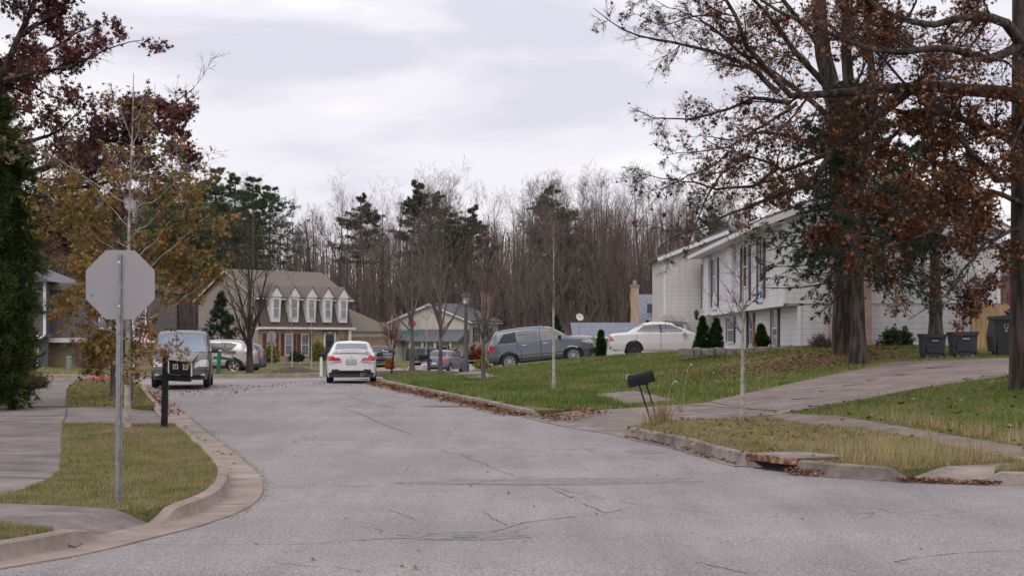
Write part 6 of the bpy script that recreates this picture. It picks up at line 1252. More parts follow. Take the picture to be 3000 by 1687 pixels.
ac = build_car('white_saloon', 'older white saloon seen from the side at the top of the slope', (0, 0, 0), 0, 4.67, 1.78, top_cur, (1.02, 3.735), .315, car_paint('aged_white_paint', (.60, .59, .58)), cl_side([('side_window', [(1.12, 1.02), (1.42, 1.29), (2.03, 1.33), (2.10, 1.0)]), ('front_window', [(2.17, 1.0), (2.12, 1.33), (2.5, 1.31), (3.2, 1.0)]), ('pillar', [(2.03, 1.33), (2.10, .99), (2.17, .99), (2.12, 1.33)]), ('door_gap', [(2.10, .36), (2.10, .96), (2.12, .96), (2.12, .36)]), ('door_gap', [(1.12, .36), (1.12, .9), (1.135, .9), (1.135, .36)])],
    tail=[(-.1, .62), (-.1, .88), (.10, .86), (.22, .66)], head=[(4.25, .6), (4.3, .75), (4.62, .66), (4.62, .58)], trimz=.27), [(0, .9), (3.4, .95), (4.6, .7)], [(0, .32), (.6, .25), (4.1, .24), (4.67, .3)], .70, parts={'side_window': M_CGLASSL, 'front_window': M_CGLASSL, 'door_gap': mat('panel_gap', (.2, .2, .2), .6)}, mirrors=3.05, mirz=.98, rimm=mat('steel_wheel', (.05, .05, .055), .5), spokes=7, pitch=R(.5))
ac.location = (xr2 - 1.02, Zd, zg2)
# silver crossover by the mansard house
top_cur = [(0, .45), (0, .6), (.03, .9), (.08, 1.05), (.30, 1.40), (.45, 1.52), (.9, 1.61), (1.9, 1.645), (2.5, 1.6), (3.35, 1.15), (4.1, .98), (4.35, .8), (4.44, .5)]; belt_cur = 1.08
Ze = 86.0; a = R(180 - 9); xw, _, _ = PZ(603, 900, Ze)
sp = build_car('crossover', 'silver crossover with black wheel arches parked at the mansard house', (0, 0, 0), a, 4.44, 1.85, top_cur, (.85, 3.49), .36, car_paint('silver_paint', (.36, .34, .345), .5, .3), cl_side([('side_window', [(.95, 1.16), (.72, 1.42), (1.1, 1.50), (2.3, 1.50), (3.1, 1.16)]), ('moulding', [(1.3, .42), (1.3, .48), (3.0, .48), (3.0, .42)]), ('trim', [(.35, .3), (.45, .62), (.85, .82), (1.25, .62), (1.35, .3)])],
    tail=[(-.1, .88), (-.1, 1.0), (.36, 1.04), (.30, .92)], trimz=.40), [(0, 1.05), (3.3, 1.02), (4.4, .8)], [(0, .4), (.5, .3), (3.9, .3), (4.44, .38)], .76, parts={'moulding': M_ALU}, mirrors=3.0, mirz=1.1, spokes=5, arch=.40)
sp.location = (xw - .85 * math.cos(a), Ze - .85 * math.sin(a), HC - (938.5 - HY) * Ze / F)
# dark blue car behind the tree
top_cur = [(0, .4), (0, .55), (.03, .9), (.1, 1.1), (.3, 1.4), (.6, 1.5), (1.6, 1.55), (2.3, 1.5), (3.1, 1.05), (3.9, .92), (4.15, .7), (4.2, .5)]; belt_cur = 1.0
gwin = [('side_window', [(.55, 1.06), (.6, 1.38), (2.1, 1.42), (2.85, 1.06)])]
db = build_car('dark_blue_car', 'dark blue car half hidden behind the forked tree trunk', (*PZ(668, 900, 92)[:2], HC - (936 - HY) * 92 / F), R(176), 4.2, 1.72, top_cur, (.8, 3.3), .32, car_paint('dark_blue_paint', (.055, .065, .10), .4), cl_side(gwin, tail=[(-.1, .8), (-.1, 1.0), (.3, 1.0), (.2, .8)]), [(0, 1.0), (4, .85)], None, .74, mirrors=2.9)
# green off-roader
top_cur = [(0, .42), (0, .55), (.03, 1.0), (.16, 1.5), (.28, 1.6), (1.5, 1.63), (2.3, 1.60), (2.5, 1.55), (2.98, 1.12), (3.1, 1.06), (4.05, .98), (4.18, .75), (4.2, .5)]; belt_cur = 1.08
Zj = 150.0; s_ = 1.0; xj = (1021 - CX) * Zj / F
jp = build_car('green_offroader', 'dark green boxy off-roader parked behind the bare trees', (0, 0, 0), R(-6), 4.2, 1.76, top_cur, (.72, 3.3), .36, car_paint('dark_green_paint', (.018, .05, .045), .2), cl_side([('side_window', [(.30, 1.12), (.38, 1.48), (.95, 1.5), (.95, 1.12)]), ('side_window', [(1.05, 1.12), (1.05, 1.5), (1.75, 1.5), (1.75, 1.12)]), ('side_window', [(1.85, 1.12), (1.85, 1.5), (2.35, 1.48), (2.75, 1.12)])],
    tail=[(-.1, .8), (-.1, 1.05), (.08, 1.05), (.08, .8)]), [(0, 1.05), (4, .95)], [(0, .4), (4.2, .4)], .82, gm=M_CGLASS, mirrors=2.7, spokes=5)
jp.location = (xj, Zj, HC - (921 - HY) * Zj / F)
# slate-blue sedan from behind
top_cur = [(0, .36), (.0, .5), (.03, .8), (.08, 1.0), (.3, 1.05), (.95, 1.38), (1.5, 1.46), (2.4, 1.44), (3.2, 1.02), (3.9, .88), (4.15, .7), (4.2, .5)]
def cl_blue(C, N_, L, hw):
    k = np.full(len(C), 'body', dtype='<U16'); x, y, z = C.T; ay = np.abs(y)
    sel(k, (x > .2) & (x < 1.0) & (z > 1.06) & (N_[:, 2] > .2) & (ay < .62 - (z - 1.06) * .3) & (z < 1.38), 'rear_window'); side(k, C, (ay > .5) & (N_[:, 2] < .75) & wpoly(C, [(.7, 1.06), (1.0, 1.34), (2.3, 1.38), (3.0, 1.04)]), 'side_window')
    for s_ in (-1, 1): k[(x < .4) & (s_ * y > 0) & inpoly(ay, z, [(.5, .72), (.5, .92), (.86, .98), (.86, .76)])] = 'taillight.' + ('L' if s_ > 0 else 'R')
    sel(k, (x < .5) & (z < .38), 'bumper'); return k
Zf = 112.0
bs = build_car('blue_sedan', 'slate-blue sedan seen from behind in the side street', (*PZ(1092, 900, Zf)[:2], HC - (938.5 - HY) * Zf / F), R(90 - 17), 4.2, 1.72, top_cur, (.8, 3.3), .32, car_paint('slate_blue_paint', (.12, .125, .17), .4), cl_blue, [(0, .95), (4, .85)], None, .68, mirrors=2.95, mirm=M_PLASTIC, mirz=1.0)
pb = MB().box(-.012, .02, -.16, .16, .55, .70).build('number_plate', M_PLATE, bs)
# dark car beyond the wagon
top_cur = [(0, .4), (0, .6), (.03, .95), (.1, 1.1), (.4, 1.42), (1.0, 1.5), (2.0, 1.5), (2.4, 1.46), (3.2, 1.05), (3.9, .92), (4.2, .7), (4.25, .5)]; belt_cur = 1.03
dc = build_car('dark_car', 'dark-roofed grey car mostly hidden behind the wagon bonnet', (*PZ(1446, 900, 79)[:2], HC - (928 - HY) * 79 / F), R(80), 4.25, 1.75, top_cur, (.8, 3.3), .32, car_paint('charcoal_paint', (.10, .10, .125), .4), cl_side([('side_window', [(.7, 1.08), (.85, 1.38), (2.3, 1.4), (2.95, 1.08)])]), [(0, 1.0), (4, .85)], None, .74, mirrors=2.9)
# dark parked car seen past the white sedan
dk = build_car('black_car', 'black car standing right of the white sedan roof', (*PZ(946, 900, 128)[:2], HC - (921 - HY) * 128 / F), R(-80), 4.25, 1.75, top_cur, (.8, 3.3), .32, car_paint('black_car_paint', (.02, .022, .028), .2), cl_side([('side_window', [(.7, 1.08), (.85, 1.38), (2.3, 1.4), (2.95, 1.08)])]), [(0, 1.0), (4, .85)], None, .74, mirrors=2.9)
dk.location.y += 0
# ------------------------------------------------------------------ street furniture and small things
def gnd(px, Z): X = (px - CX) * Z / F; return X, Z, zg(X, Z)
M_SIGNB = mat('sign_back_aluminium', (.31, .29, .305), .5, .04, 1.2, metal=.35); M_REDP = mat('sign_red', (.4, .02, .03), .5)
# near octagonal sign seen from behind
X, Y = P(296, 1262, .15); zb = zg(X, Y)
ss = empty('stop_sign', (X, Y, zb), 'octagonal sign seen from behind on a perforated steel post by the left corner', 'road sign')
ppm = F / Y; cxs = (301 - 296) / ppm; zc = HC + (HY - 716) / ppm - zb; rs = (87 / ppm) / math.cos(math.pi / 8)
octa = [(cxs + rs * math.cos(math.pi / 8 + k * math.pi / 4), zc + rs * math.sin(math.pi / 8 + k * math.pi / 4)) for k in range(8)]
pn = MB().prism(octa, .030, .0335).build('sign_panel', M_SIGNB, ss); 
MB().prism([(cxs + (a - cxs) * .985, zc + (b - zc) * .985) for a, b in octa], .0337, .0345).build('sign_face', M_REDP, pn)
ht = HC + (HY - 640) / ppm - zb
def upost(ht, lean):
    b = MB(); w = .036
    # hat section: flange, web, flange
    for (x0, y0, x1, y1) in ((-w, .025, -w * .62, .025), (-w * .62, .025, -w * .42, -.012), (-w * .42, -.012, w * .42, -.012), (w * .42, -.012, w * .62, .025), (w * .62, .025, w, .025)):
        t = .004; d = Vector((x1 - x0, y1 - y0)).normalized(); n = Vector((-d.y, d.x)) * t
        v = [(x0, y0), (x1, y1), (x1 + n.x, y1 + n.y), (x0 + n.x, y0 + n.y)]; k = len(b.v)
        for z in (-.1, ht): b.v += [(p[0] + lean * z / ht, p[1], z) for p in v]
        b.f += [tuple(k + i for i in q) for q in ((0, 1, 5, 4), (1, 2, 6, 5), (2, 3, 7, 6), (3, 0, 4, 7), (4, 5, 6, 7))]
    return b
up_ = upost(ht, cxs).build('post', M_GALV, ss)
h_ = MB()
for i in range(int(ht / .0254)): z = .03 + i * .0254; h_.lathe([(0, 0), (.0048, 0)], 6, T(cxs * z / ht, -.0165, z, 0, R(90)))
h_.build('post_holes', M_INK, up_)
for z in (zc + .24, zc - .24): MB().lathe([(0, .016), (.017, .014), (.02, 0)], 8, T(cxs, -.0165, z, 0, R(90))).build('bolt', M_ALU, ss)
st_ = MB().box(-.018, .018, -.001, 0, -.012, .012, T(cxs - 71 / ppm, .0295, HC + (HY - 742) / ppm - zb, 0) @ Matrix.Rotation(R(28), 4, 'Y')).build('sticker', mat('green_sticker', (.0, .38, .21), .5), ss)
# house-shaped mailbox on a black post
X, Y = P(413, 1078, .15); zb = zg(X, Y); ppm = F / Y
mb = empty('mailbox', (X, Y, zb), 'mailbox shaped like a little black house with shingle roof, on a black post', 'mailbox')
hp = HC + (HY - 878) / ppm - zb; w = .055
pb_ = MB().prism([(-w, -.1), (w, -.1), (w * .9 + .03, hp - .09), (-w * .9 + .03, hp - .09)], -.05, .05).add([(-w + .025, -.055, hp - .09), (w + .035, -.055, hp - .09), (w + .035, .055, hp - .09), (-w + .025, .055, hp - .09), (.03, 0, hp)], [(0, 1, 4), (1, 2, 4), (2, 3, 4), (3, 0, 4), (0, 3, 2, 1)]).build('post', M_BLACK, mb)
tx = lambda px: (px - 413) / ppm; tz = lambda py: HC + (HY - py) / ppm - zb
bo = MB().prism([(tx(427), tz(939)), (tx(482), tz(947)), (tx(484), tz(910)), (tx(426), tz(904))], -.09, .14).build('box', M_BLACK, mb)
SH = mat('weathered_shingles', (.23, .215, .225), .85, .3, 16, col2=(.42, .40, .42), stretch=(1, 1, 6))
rf_ = MB()
for i in range(4):
    f0, f1 = i / 4, (i + 1) / 4; xl0, xl1 = 427 + 2 * f0, 427 + 2 * f1
    a0 = (tx(426 + 1 * f0), -.135 + .16 * f0, tz(904 - 22.5 * f0)); a1 = (tx(426 + 1 * f1), -.135 + .16 * f1, tz(904 - 22.5 * f1 - 2)); b0 = (tx(485 + 14 * f0), -.135 + .16 * f0, tz(910.5 - 20 * f0)); b1 = (tx(485 + 14 * f1), -.135 + .16 * f1, tz(910.5 - 20 * f1 - 2)); d = .008 * (4 - i)
    rf_.add([(a0[0], a0[1] - .012, a0[2]), (b0[0], b0[1] - .012, b0[2]), b1, a1, (a0[0], a0[1], a0[2] - .004), (b0[0], b0[1], b0[2] - .004)], [(0, 1, 2, 3), (0, 4, 5, 1)])
rf_.add([(tx(427), .025, tz(881)), (tx(499), .025, tz(889)), (tx(487), .19, tz(910)), (tx(427), .19, tz(904))], [(0, 1, 2, 3)]); rf_.build('roof', SH, mb)
for cx_ in (444, 469):
    cyy = 921.5 + (cx_ - 444) * .06; q = MB().box(tx(cx_ - 6.2), tx(cx_ + 6.2), -.096, -.09, tz(cyy + 6.2), tz(cyy - 6.2)).build('window', M_WHITE, mb)
    for i in (0, 1):
        for j in (0, 1): MB().box(tx(cx_ - 4.6 + i * 5), tx(cx_ - .4 + i * 5), -.098, -.0962, tz(cyy + 4.6 - j * 5), tz(cyy + .4 - j * 5)).build('pane', M_INK, q)
MB().box(tx(425), tx(428), -.1, -.09, tz(938), tz(906)).build('corner_board', M_WHITE, mb); MB().box(tx(482.5), tx(486), -.1, -.09, tz(946), tz(912)).build('corner_board', M_WHITE, mb)
MB().prism([(tx(413), tz(957)), (tx(480), tz(960)), (tx(480), tz(948)), (tx(413), tz(940))], -.04, .06).build('arm', M_BLACK, mb)
# leaning black mailbox
X, Y = P(1642, 1060, .16); zb = zg(X, Y); ppm = F / Y; tx = lambda px: (px - 1642) / ppm; tz = lambda py: HC + (HY - py) / ppm - zb
lm_ = empty('mailbox', (X, Y, zb), 'black rounded mailbox leaning over on two thin bent legs beside the driveway', 'mailbox')
c0 = Vector((tx(1582), -.06, tz(960))); c1 = Vector((tx(1641), .06, tz(945))); ax = (c1 - c0).normalized(); upv = Vector((.0, 0, 1)); upv = (upv - ax * upv.dot(ax)).normalized(); sd = ax.cross(upv); hw_, hh_ = .085, 15 / ppm
sec = [(-hw_, -hh_ * .95)] + [(-hw_ * math.cos(t), hh_ * .15 + hh_ * .85 * math.sin(t)) for t in np.linspace(0, math.pi, 12)] + [(hw_, -hh_ * .95)]
v = [tuple(c0 + sd * a + upv * b) for a, b in sec] + [tuple(c1 + sd * a + upv * b) for a, b in sec]; n = len(sec)
MB().add(v, [tuple(range(n)), tuple(range(2 * n - 1, n - 1, -1))] + [(i, i + n, (i + 1) % n + n, (i + 1) % n) for i in range(n)]).build('box', M_BLACK, lm_, True)
for c in (c0, c1): MB().add([tuple(c - ax * .012 + sd * a * 1.06 + upv * b * 1.05) for a, b in sec] + [tuple(c + ax * .012 + sd * a * 1.06 + upv * b * 1.05) for a, b in sec], [tuple(range(n)), tuple(range(2 * n - 1, n - 1, -1))] + [(i, i + n, (i + 1) % n + n, (i + 1) % n) for i in range(n)]).build('rim', M_BLACK, lm_, True)
MB().add([tuple(c0 - ax * .02 + sd * a + upv * b) for a, b in ((-.09, hh_ * .5), (-.03, hh_ * 1.1), (.03, hh_ * 1.1), (.0, hh_ * .4))] + [tuple(c0 + ax * .05 + sd * a + upv * (b + .01)) for a, b in ((-.09, hh_ * .5), (-.03, hh_ * 1.1), (.03, hh_ * 1.1), (.0, hh_ * .4))], [(0, 1, 2, 3), (0, 4, 5, 1), (1, 5, 6, 2), (4, 7, 6, 5)]).build('tape', mat('mint_tape', (.35, .5, .44), .6), lm_)
MB().tube([(tx(1607), -.02, tz(966)), (tx(1638), -.04, tz(1062))], .016, 8).build('leg', M_BLACK, lm_); MB().tube([(tx(1625), .03, tz(962)), (tx(1640), .03, tz(1010)), (tx(1652), .02, tz(1056))], .015, 8).build('leg', M_BLACK, lm_)
MB().box(tx(1600), tx(1630), -.05, .05, tz(968), tz(963)).build('bracket', M_BLACK, lm_)
# storm drain in the right kerb
q0, q1 = RK_[ia, :2], RK_[ib, :2]; d = Vector((q1[0] - q0[0], q1[1] - q0[1])); Ld = d.length; ang = math.atan2(d.y, d.x); zb = float(zr([q0[0]], [q0[1]])[0]); 
sd_ = empty('storm_drain', (q0[0], q0[1], zb), 'kerb inlet with a rusty steel plate over a dark opening', 'storm drain', (0, 0, ang))
M_RUST = mat('rusty_steel', (.10, .035, .025), .85, .4, 9, col2=(.36, .22, .12), bump=.5, lo=.4, hi=.66)
MB().bbox(0, Ld * .5 - .004, -.035, .02, .105, .205, .006).bbox(Ld * .5 + .004, Ld, -.038, .02, .10, .20, .006).build('plate', M_RUST, sd_)
MB().box(0, Ld, .02, .9, .185, .205).build('top_slab', M_KERBR, sd_)
MB().box(-.0, Ld + .0, .045, .10, -.1, .184).build('inlet_shade', mat('drain_shade', (.012, .01, .01), .95), sd_)  # near-black block behind the plate, its colour standing in for shade in the inlet
MB().box(.2, Ld, -.03, .044, -.02, .012).build('throat_shade', MATS['drain_shade'], sd_)  # floor of the opening, shade painted in with the same near-black
MB().prism([(-.0, -.02), (.40, -.02), (.16, .105), (0, .105)], -.012, .35, 'y').build('side_block', M_KERBR, sd_)
# green utility pedestal
X, Y, z = gnd(172, 72); ped = empty('utility_pedestal', (X, Y, z), 'pale green utility pedestal leaning slightly in the grass', 'utility box', (0, R(3), 0))
M_PED = mat('pale_green_metal', (.20, .26, .19), .6, .15, 7); MB().bbox(-.09, .09, -.09, .09, 0, .60, .015).build('body', M_PED, ped); MB().bbox(-.105, .105, -.105, .105, .60, .68, .03).build('cap', M_PED, ped)
# green wooden mailbox post with white box
X, Y, z = gnd(549, 69.6); gp = empty('mailbox', (X, Y, z), 'dark green cross-shaped wooden post carrying a small tilted white mailbox', 'mailbox', (0, R(3), 0)); M_GRN = mat('green_paint', (.012, .105, .07), .6, .15, 6)
MB().box(-.07, .07, -.07, .07, -.1, .92).build('post', M_GRN, gp); MB().box(-.24, .60, -.05, .05, .58, .70).build('arm', M_GRN, gp)
gb_ = MB().prism([(.14, .70), (.54, .66), (.54, .84), (.14, .88)], -.1, .12).build('box', M_WHITEW, gp); MB().prism([(.10, .88), (.64, .83), (.62, .95), (.12, .99)], -.16, .18).build('roof', mat('mossy_shingles', (.12, .10, .085), .9, .3, 9), gp)
# small far stop sign
X, Y, z = gnd(684, 108); fs = empty('stop_sign', (X, Y, z), 'small distant octagonal sign seen from behind in front of the red shutters', 'road sign', (0, 0, R(38)))
MB().prism([(.36 * math.cos(math.pi / 8 + k * math.pi / 4), 2.05 + .36 * math.sin(math.pi / 8 + k * math.pi / 4)) for k in range(8)], .03, .034).build('sign_panel', M_SIGNB, fs); MB().box(-.035, .035, -.02, .02, -.1, 2.3).build('post', M_GALV, fs)
# white post mailbox
X, Y, z = gnd(808, 70.2); wp_ = empty('mailbox', (X, Y, z), 'black mailbox on a white post left of the white sedan', 'mailbox'); MB().box(-.05, .05, -.05, .05, -.1, .68).build('post', M_WHITE, wp_); MB().bbox(-.16, .16, -.09, .09, .68, .80, .02).build('box', M_BLACK, wp_); MB().bbox(.16, .34, -.05, .06, .70, .90, .03).build('newspaper_box', M_BLACK, wp_)
# numbered mailbox on a leaning black post
X, Y, z = gnd(985, 66.0); ppm = F / Y; nb_ = empty('mailbox', (X, Y, z), 'black mailbox with hanging house number 10202 on a leaning black post', 'mailbox'); tx = lambda px: (px - 985) / ppm; tz = lambda py: HC + (HY - py) / ppm - z
MB().add([(tx(982), -.04, -.05), (tx(986), -.04, -.05), (tx(986), .04, -.05), (tx(982), .04, -.05), (tx(990), -.04, tz(868)), (tx(994), -.04, tz(868)), (tx(994), .04, tz(868)), (tx(990), .04, tz(868))], [(0, 1, 5, 4), (1, 2, 6, 5), (2, 3, 7, 6), (3, 0, 4, 7), (4, 5, 6, 7)]).build('post', M_BLACK, nb_)
M = Matrix.Translation((tx(977), 0, tz(882))); sec = [(-.10, -.09)] + [(-.10 * math.cos(t), .0 + .10 * math.sin(t)) for t in np.linspace(0, math.pi, 9)] + [(.10, -.09)]
MB().prism(sec, -.26, .24, 'x', M).build('box', mat('blue_black_paint', (.022, .022, .04), .35, .2, 8), nb_, True); fl_ = MB().box(-.22, -.02, -.112, -.104, -.03, .0, M).box(-.22, -.18, -.112, -.104, -.0, .06, M).box(-.05, -.01, -.112, -.104, -.06, -.03, M).build('flag', M_WHITE, nb_)
tg = MB().box(tx(966), tx(989), -.02, -.01, tz(902), tz(893)).build('number_plate', mat('plate_black', (.02, .02, .02), .5), nb_); text('digits', '10202', .135, Matrix.Translation((tx(977.5), -.022, tz(897.6))) @ Matrix.Rotation(R(90), 4, 'X'), M_WHITE, tg)
MB().tube([(tx(987), -.02, tz(898)), (tx(989), -.02, tz(915))], .01, 5).build('reflector_rod', M_WHITE, nb_)
# mailbox with pointed post and white can
X, Y, z = gnd(1078, 70.5); pm = empty('mailbox', (X, Y, z), 'dark mailbox on a pointed navy post in front of the slate-blue sedan', 'mailbox'); M_NAVY = mat('navy_paint', (.018, .018, .045), .5, .2, 7)
MB().box(-.055, .055, -.05, .05, -.1, .95).build('post', M_NAVY, pm); MB().lathe([(.05, .95), (.02, .98), (.035, 1.03), (.0, 1.1)], 8).build('finial', M_NAVY, pm, True); MB().box(-.40, .14, -.04, .04, .48, .56).build('arm', M_NAVY, pm); MB().bbox(-.42, -.04, -.1, .1, .57, .76, .04).build('box', M_BLACK, pm, True)
X, Y, z = gnd(1067, 69.6); jug = empty('bucket', (X, Y, z), 'pale white plastic bucket on the grass beside the navy mailbox post', 'bucket'); MB().lathe([(0, 0), (.12, 0), (.14, .36), (.10, .40), (0, .41)], 14).build('body', M_WHITEW, jug, True); MB().tube([(-.1, 0, .38), (0, 0, .48), (.1, 0, .38)], .012, 6).build('handle', M_WHITEW, jug)
# street name sign
X, Y, z = gnd(1036, 96); sn = empty('street_name_sign', (X, Y, z), 'green street name blades on a pole among the bare trees', 'street sign'); M_SGR = mat('sign_green', (.03, .17, .11), .6)
MB().tube([(0, .0, -.1), (0, 0, 2.75)], .03, 8).build('post', M_GALV, sn); MB().box(-.55, .0, -.02, -.012, 2.1, 2.32, T(0, 0, 0, R(18))).build('blade', M_SGR, sn); MB().box(.05, .48, -.02, -.012, 2.0, 2.25, T(0, 0, 0, R(-30))).build('blade', M_SGR, sn)
rd = MB().prism([(.24 * math.cos(math.pi / 8 + k * math.pi / 4), 2.68 + .24 * math.sin(math.pi / 8 + k * math.pi / 4)) for k in range(8)], -.03, -.025).build('stop_panel', mat('faded_sign_red', (.28, .07, .085), .6), sn)
# street lamps
def lamp(px, Z, topy, label, s=1.0, w=.075):
    X = (px - CX) * Z / F; z = zg(X, Z); h = HC + (HY - topy) * Z / F - z; o = empty('street_lamp', (X, Z, z), label, 'street lamp')
    M_L = mat('lamp_post_paint', (.055, .052, .06), .5, .2, 5)
    MB().lathe([(w * 1.3, -.1), (w * 1.3, .5), (w, .6), (w * .62, h - .75 * s), (w * .9, h - .72 * s), (w * .9, h - .66 * s)], 14).build('post', M_L, o, True)
    MB().lathe([(.08 * s, h - .66 * s), (.14 * s, h - .60 * s), (.19 * s, h - .28 * s), (.17 * s, h - .25 * s)], 8).build('globe', mat('lamp_glass', (.55, .55, .58), .15), o)
    MB().lathe([(.24 * s, h - .28 * s), (.26 * s, h - .24 * s), (.12 * s, h - .08 * s), (.04 * s, h - .06 * s), (0, h)], 8).build('cap', M_IRON, o)
lamp(1172, 88, 733, 'black-capped lantern on a grey post right of the forked bare tree', 1.0, .13); lamp(327, 43, 470, 'lantern lamp head poking up behind the young oak', .9, .06)
# wheeled bins
M_BIN = mat('bin_charcoal_blue', (.02, .022, .032), .5, .15, 3); M_BIN2 = mat('bin_black', (.014, .015, .018), .5, .15, 3)
def bin_lying(px, Z, ybase, wpx, hpx, label, tilt, rz):
    ppm = F / Z; X = (px - CX) / ppm; z = HC - (ybase - HY) / ppm; w = wpx / ppm; h = hpx / ppm; o = empty('wheeled_bin', (X, Z, z), label, 'wheeled bin', (0, R(tilt), R(rz)), 'bins by the driveway')
    b = MB(); b.add([(-w * .42, 0, .02), (w * .42, 0, .02), (w * .42, .5, .02), (-w * .42, .5, .02), (-w * .5, 0.04, h), (w * .5, 0.04, h), (w * .5, .55, h * .97), (-w * .5, .55, h * .97)], [(0, 1, 5, 4), (1, 2, 6, 5), (2, 3, 7, 6), (3, 0, 4, 7), (4, 5, 6, 7), (0, 3, 2, 1)])
    b.build('body', M_BIN, o); b = MB()
    b.prism([(-w * .5, h * .86), (w * .5, h * .86), (w * .53, h), (-w * .53, h)], -.03, .6); b.build('rim', M_BIN, o)
    MB().prism([(-w * .22, h * .90), (w * .22, h * .90), (w * .22, h * .955), (-w * .22, h * .955)], -.035, -.031).build('slot', M_INK, o)
    MB().prism([(-w * .30, h * .30), (w * .30, h * .30), (w * .36, h * .55), (w * .16, h * .78), (-w * .16, h * .78), (-w * .36, h * .55)], -.05, .0).build('lift_pocket', M_BIN, o)
    MB().tube([(-w * .13, -.08, h * .74), (w * .13, -.08, h * .74)], .014, 8).build('lift_bar', M_ALU, o)
    MB().prism([(-w * .3, 0.0), (w * .3, 0.0), (w * .22, h * .26), (-w * .22, h * .26)], -.012, -.002).build('recess', M_INK, o)
    for s in (-1, 1): MB().lathe([(0, -.03), (.11, -.03), (.11, .03), (0, .03)], 18, T(s * w * .40, .0, .11, 0, 0, R(90))).build('wheel', M_RUBBER, o, True)
    MB().tube([(-w * .38, 0, .11), (w * .38, 0, .11)], .012, 6).build('axle', M_ALU, o)
bin_lying(2350, 49, 906, 60, 66, 'dark wheeled bin seen from behind in front of the second spruce trunk', 1, 0); bin_lying(2429, 49.4, 904, 66, 70, 'taller of the two small blue-grey bins, standing nearer the wooden fence', -1, 0)
Zb = 50; ppm = F / Zb; X = (2534 - CX) / ppm; z = HC - (900 - HY) / ppm; bb = empty('wheeled_bin', (X, Zb, z), 'large black wheeled bin with open flap and a bag on its lid', 'wheeled bin', group='bins by the driveway')
w, h = .80, 100 / ppm
MB().add([(-w * .44, -.3, 0), (w * .44, -.3, 0), (w * .44, .3, 0), (-w * .44, .3, 0), (-w * .53, -.38, h), (w * .53, -.38, h), (w * .53, .38, h), (-w * .53, .38, h)], [(0, 1, 5, 4), (1, 2, 6, 5), (2, 3, 7, 6), (3, 0, 4, 7), (4, 5, 6, 7), (0, 3, 2, 1)]).build('body', M_BIN2, bb)
MB().prism([(-w * .6, h - .05), (w * .6, h - .05), (w * .57, h + .05), (0, h + .09), (-w * .57, h + .05)], -.43, .43).build('lid', M_BIN2, bb); MB().prism([(-w * .60, .18), (-w * .52, .18), (-w * .48, h - .08), (-w * .56, h - .08), (-w * .66, h * .55)], -.34, .3).build('flap', M_BIN2, bb)
em = MB().lathe([(.045, 0), (.06, .001), (.06, .003), (.045, .003)], 18, T(-.13, -.365, h * .80, 0, R(90)) @ Matrix.Scale(1.5, 4, (0, 1, 0))).build('emblem', M_GALV, bb); MB().box(-.17, -.09, -.366, -.362, h * .66, h * .69).build('emblem_text_bar', M_GALV, em); MB().box(.22, .36, -.37, -.365, h * .66, h * .70).build('sticker', M_WHITEW, bb); MB().box(.2, .36, -.36, -.355, h * .43, h * .45).build('sticker', M_WHITEW, bb)
rg = np.random.default_rng(3); bm = bmesh.new(); bmesh.ops.create_icosphere(bm, subdivisions=3, radius=.2)
for v_ in bm.verts: v_.co *= 1 + .12 * math.sin(v_.co.x * 31 + v_.co.z * 23) + .08 * math.sin(v_.co.y * 41); v_.co.z *= .55
me = bpy.data.meshes.new('bag'); bm.to_mesh(me); me.materials.append(M_BIN2); bag = bpy.data.objects.new('rubbish_bag', me); COL.objects.link(bag); bag.location = (X + .12, Zb - .1, z + h + .16); tag(bag, 'crumpled black bag lying on the lid of the large bin', 'bag')
# shrubs
def shrub(name, px, Z, ybase, wpx, hpx, leaf, label, seed, n=260, size=.06, cat='shrub', lm=5, twig=None, blade=False):
    rg = np.random.default_rng(seed); ppm = F / Z; X = (px - CX) / ppm; z = HC - (ybase - HY) / ppm; w, h = wpx / ppm / 2, hpx / ppm; o = empty(name, (X, Z, z), label, cat)
    th = rg.uniform(0, 2 * np.pi, n); e = rg.uniform(.15, 1.45, n); cd = np.stack([np.cos(th) * np.cos(e), np.sin(th) * np.cos(e), np.sin(e)], 1); r = 1 / np.sqrt((np.cos(e) / w) ** 2 + (np.sin(e) / h) ** 2)
    p = np.zeros((n, 3)) + rg.normal(0, w * .12, (n, 3)) * (1, 1, 0) - (0, 0, .05); a, ar = integ(rg, p, cd, r * rg.uniform(.7, 1.05, n), np.full(n, .01), 5, .10, .03, .4); g = Geo(); g.add(*tubes(a, ar, 3)); b, br = spawn(rg, a, ar, 4, .3, 1, 40, 14, .3, .6, 3, .1, .03, .4, .4, rmin=.004); g.add(*tubes(b, br, 3)); g.build('stems', twig or M_TWIG, o)
    if leaf is not None:
        L = Geo()
        if blade: pp, dd = sample(b, rg.uniform(.1, 1, (len(b), 5))); L.add(*blades(rg, pp.reshape(-1, 3), dd.reshape(-1, 3), 3, size, size * .25, .6))
        else: L.add(*rl(rg, b, lm, size, .03)); 
        L.build('foliage', leaf, o, False)
    return o
def cone(px, Z, ybase, wpx, hpx, label, seed, n=150):
    ppm = F / Z; X = (px - CX) / ppm; r = wpx / ppm / 2; return evergreen('arborvitae', label, X, Z, hpx / ppm, [(.02, r * .85), (.2, r), (.6, r * .6), (1, .03)], n, 30, .11, .022, LF_ARB, seed, 'shrub', zb=HC - (ybase - HY) / ppm, droop=-.3)
cone(1767, 62, 876, 38, 78, 'pointed green arborvitae, left one of the pair before the white house', 71); cone(1801, 62, 875, 40, 72, 'pointed green arborvitae, right one of the pair before the white house', 72)
cone(1915, 60, 873, 42, 54, 'rounded arborvitae beside the orange stake near the facade', 73); cone(1512, 66, 895, 26, 62, 'narrow arborvitae between the wagon and the white saloon', 74)
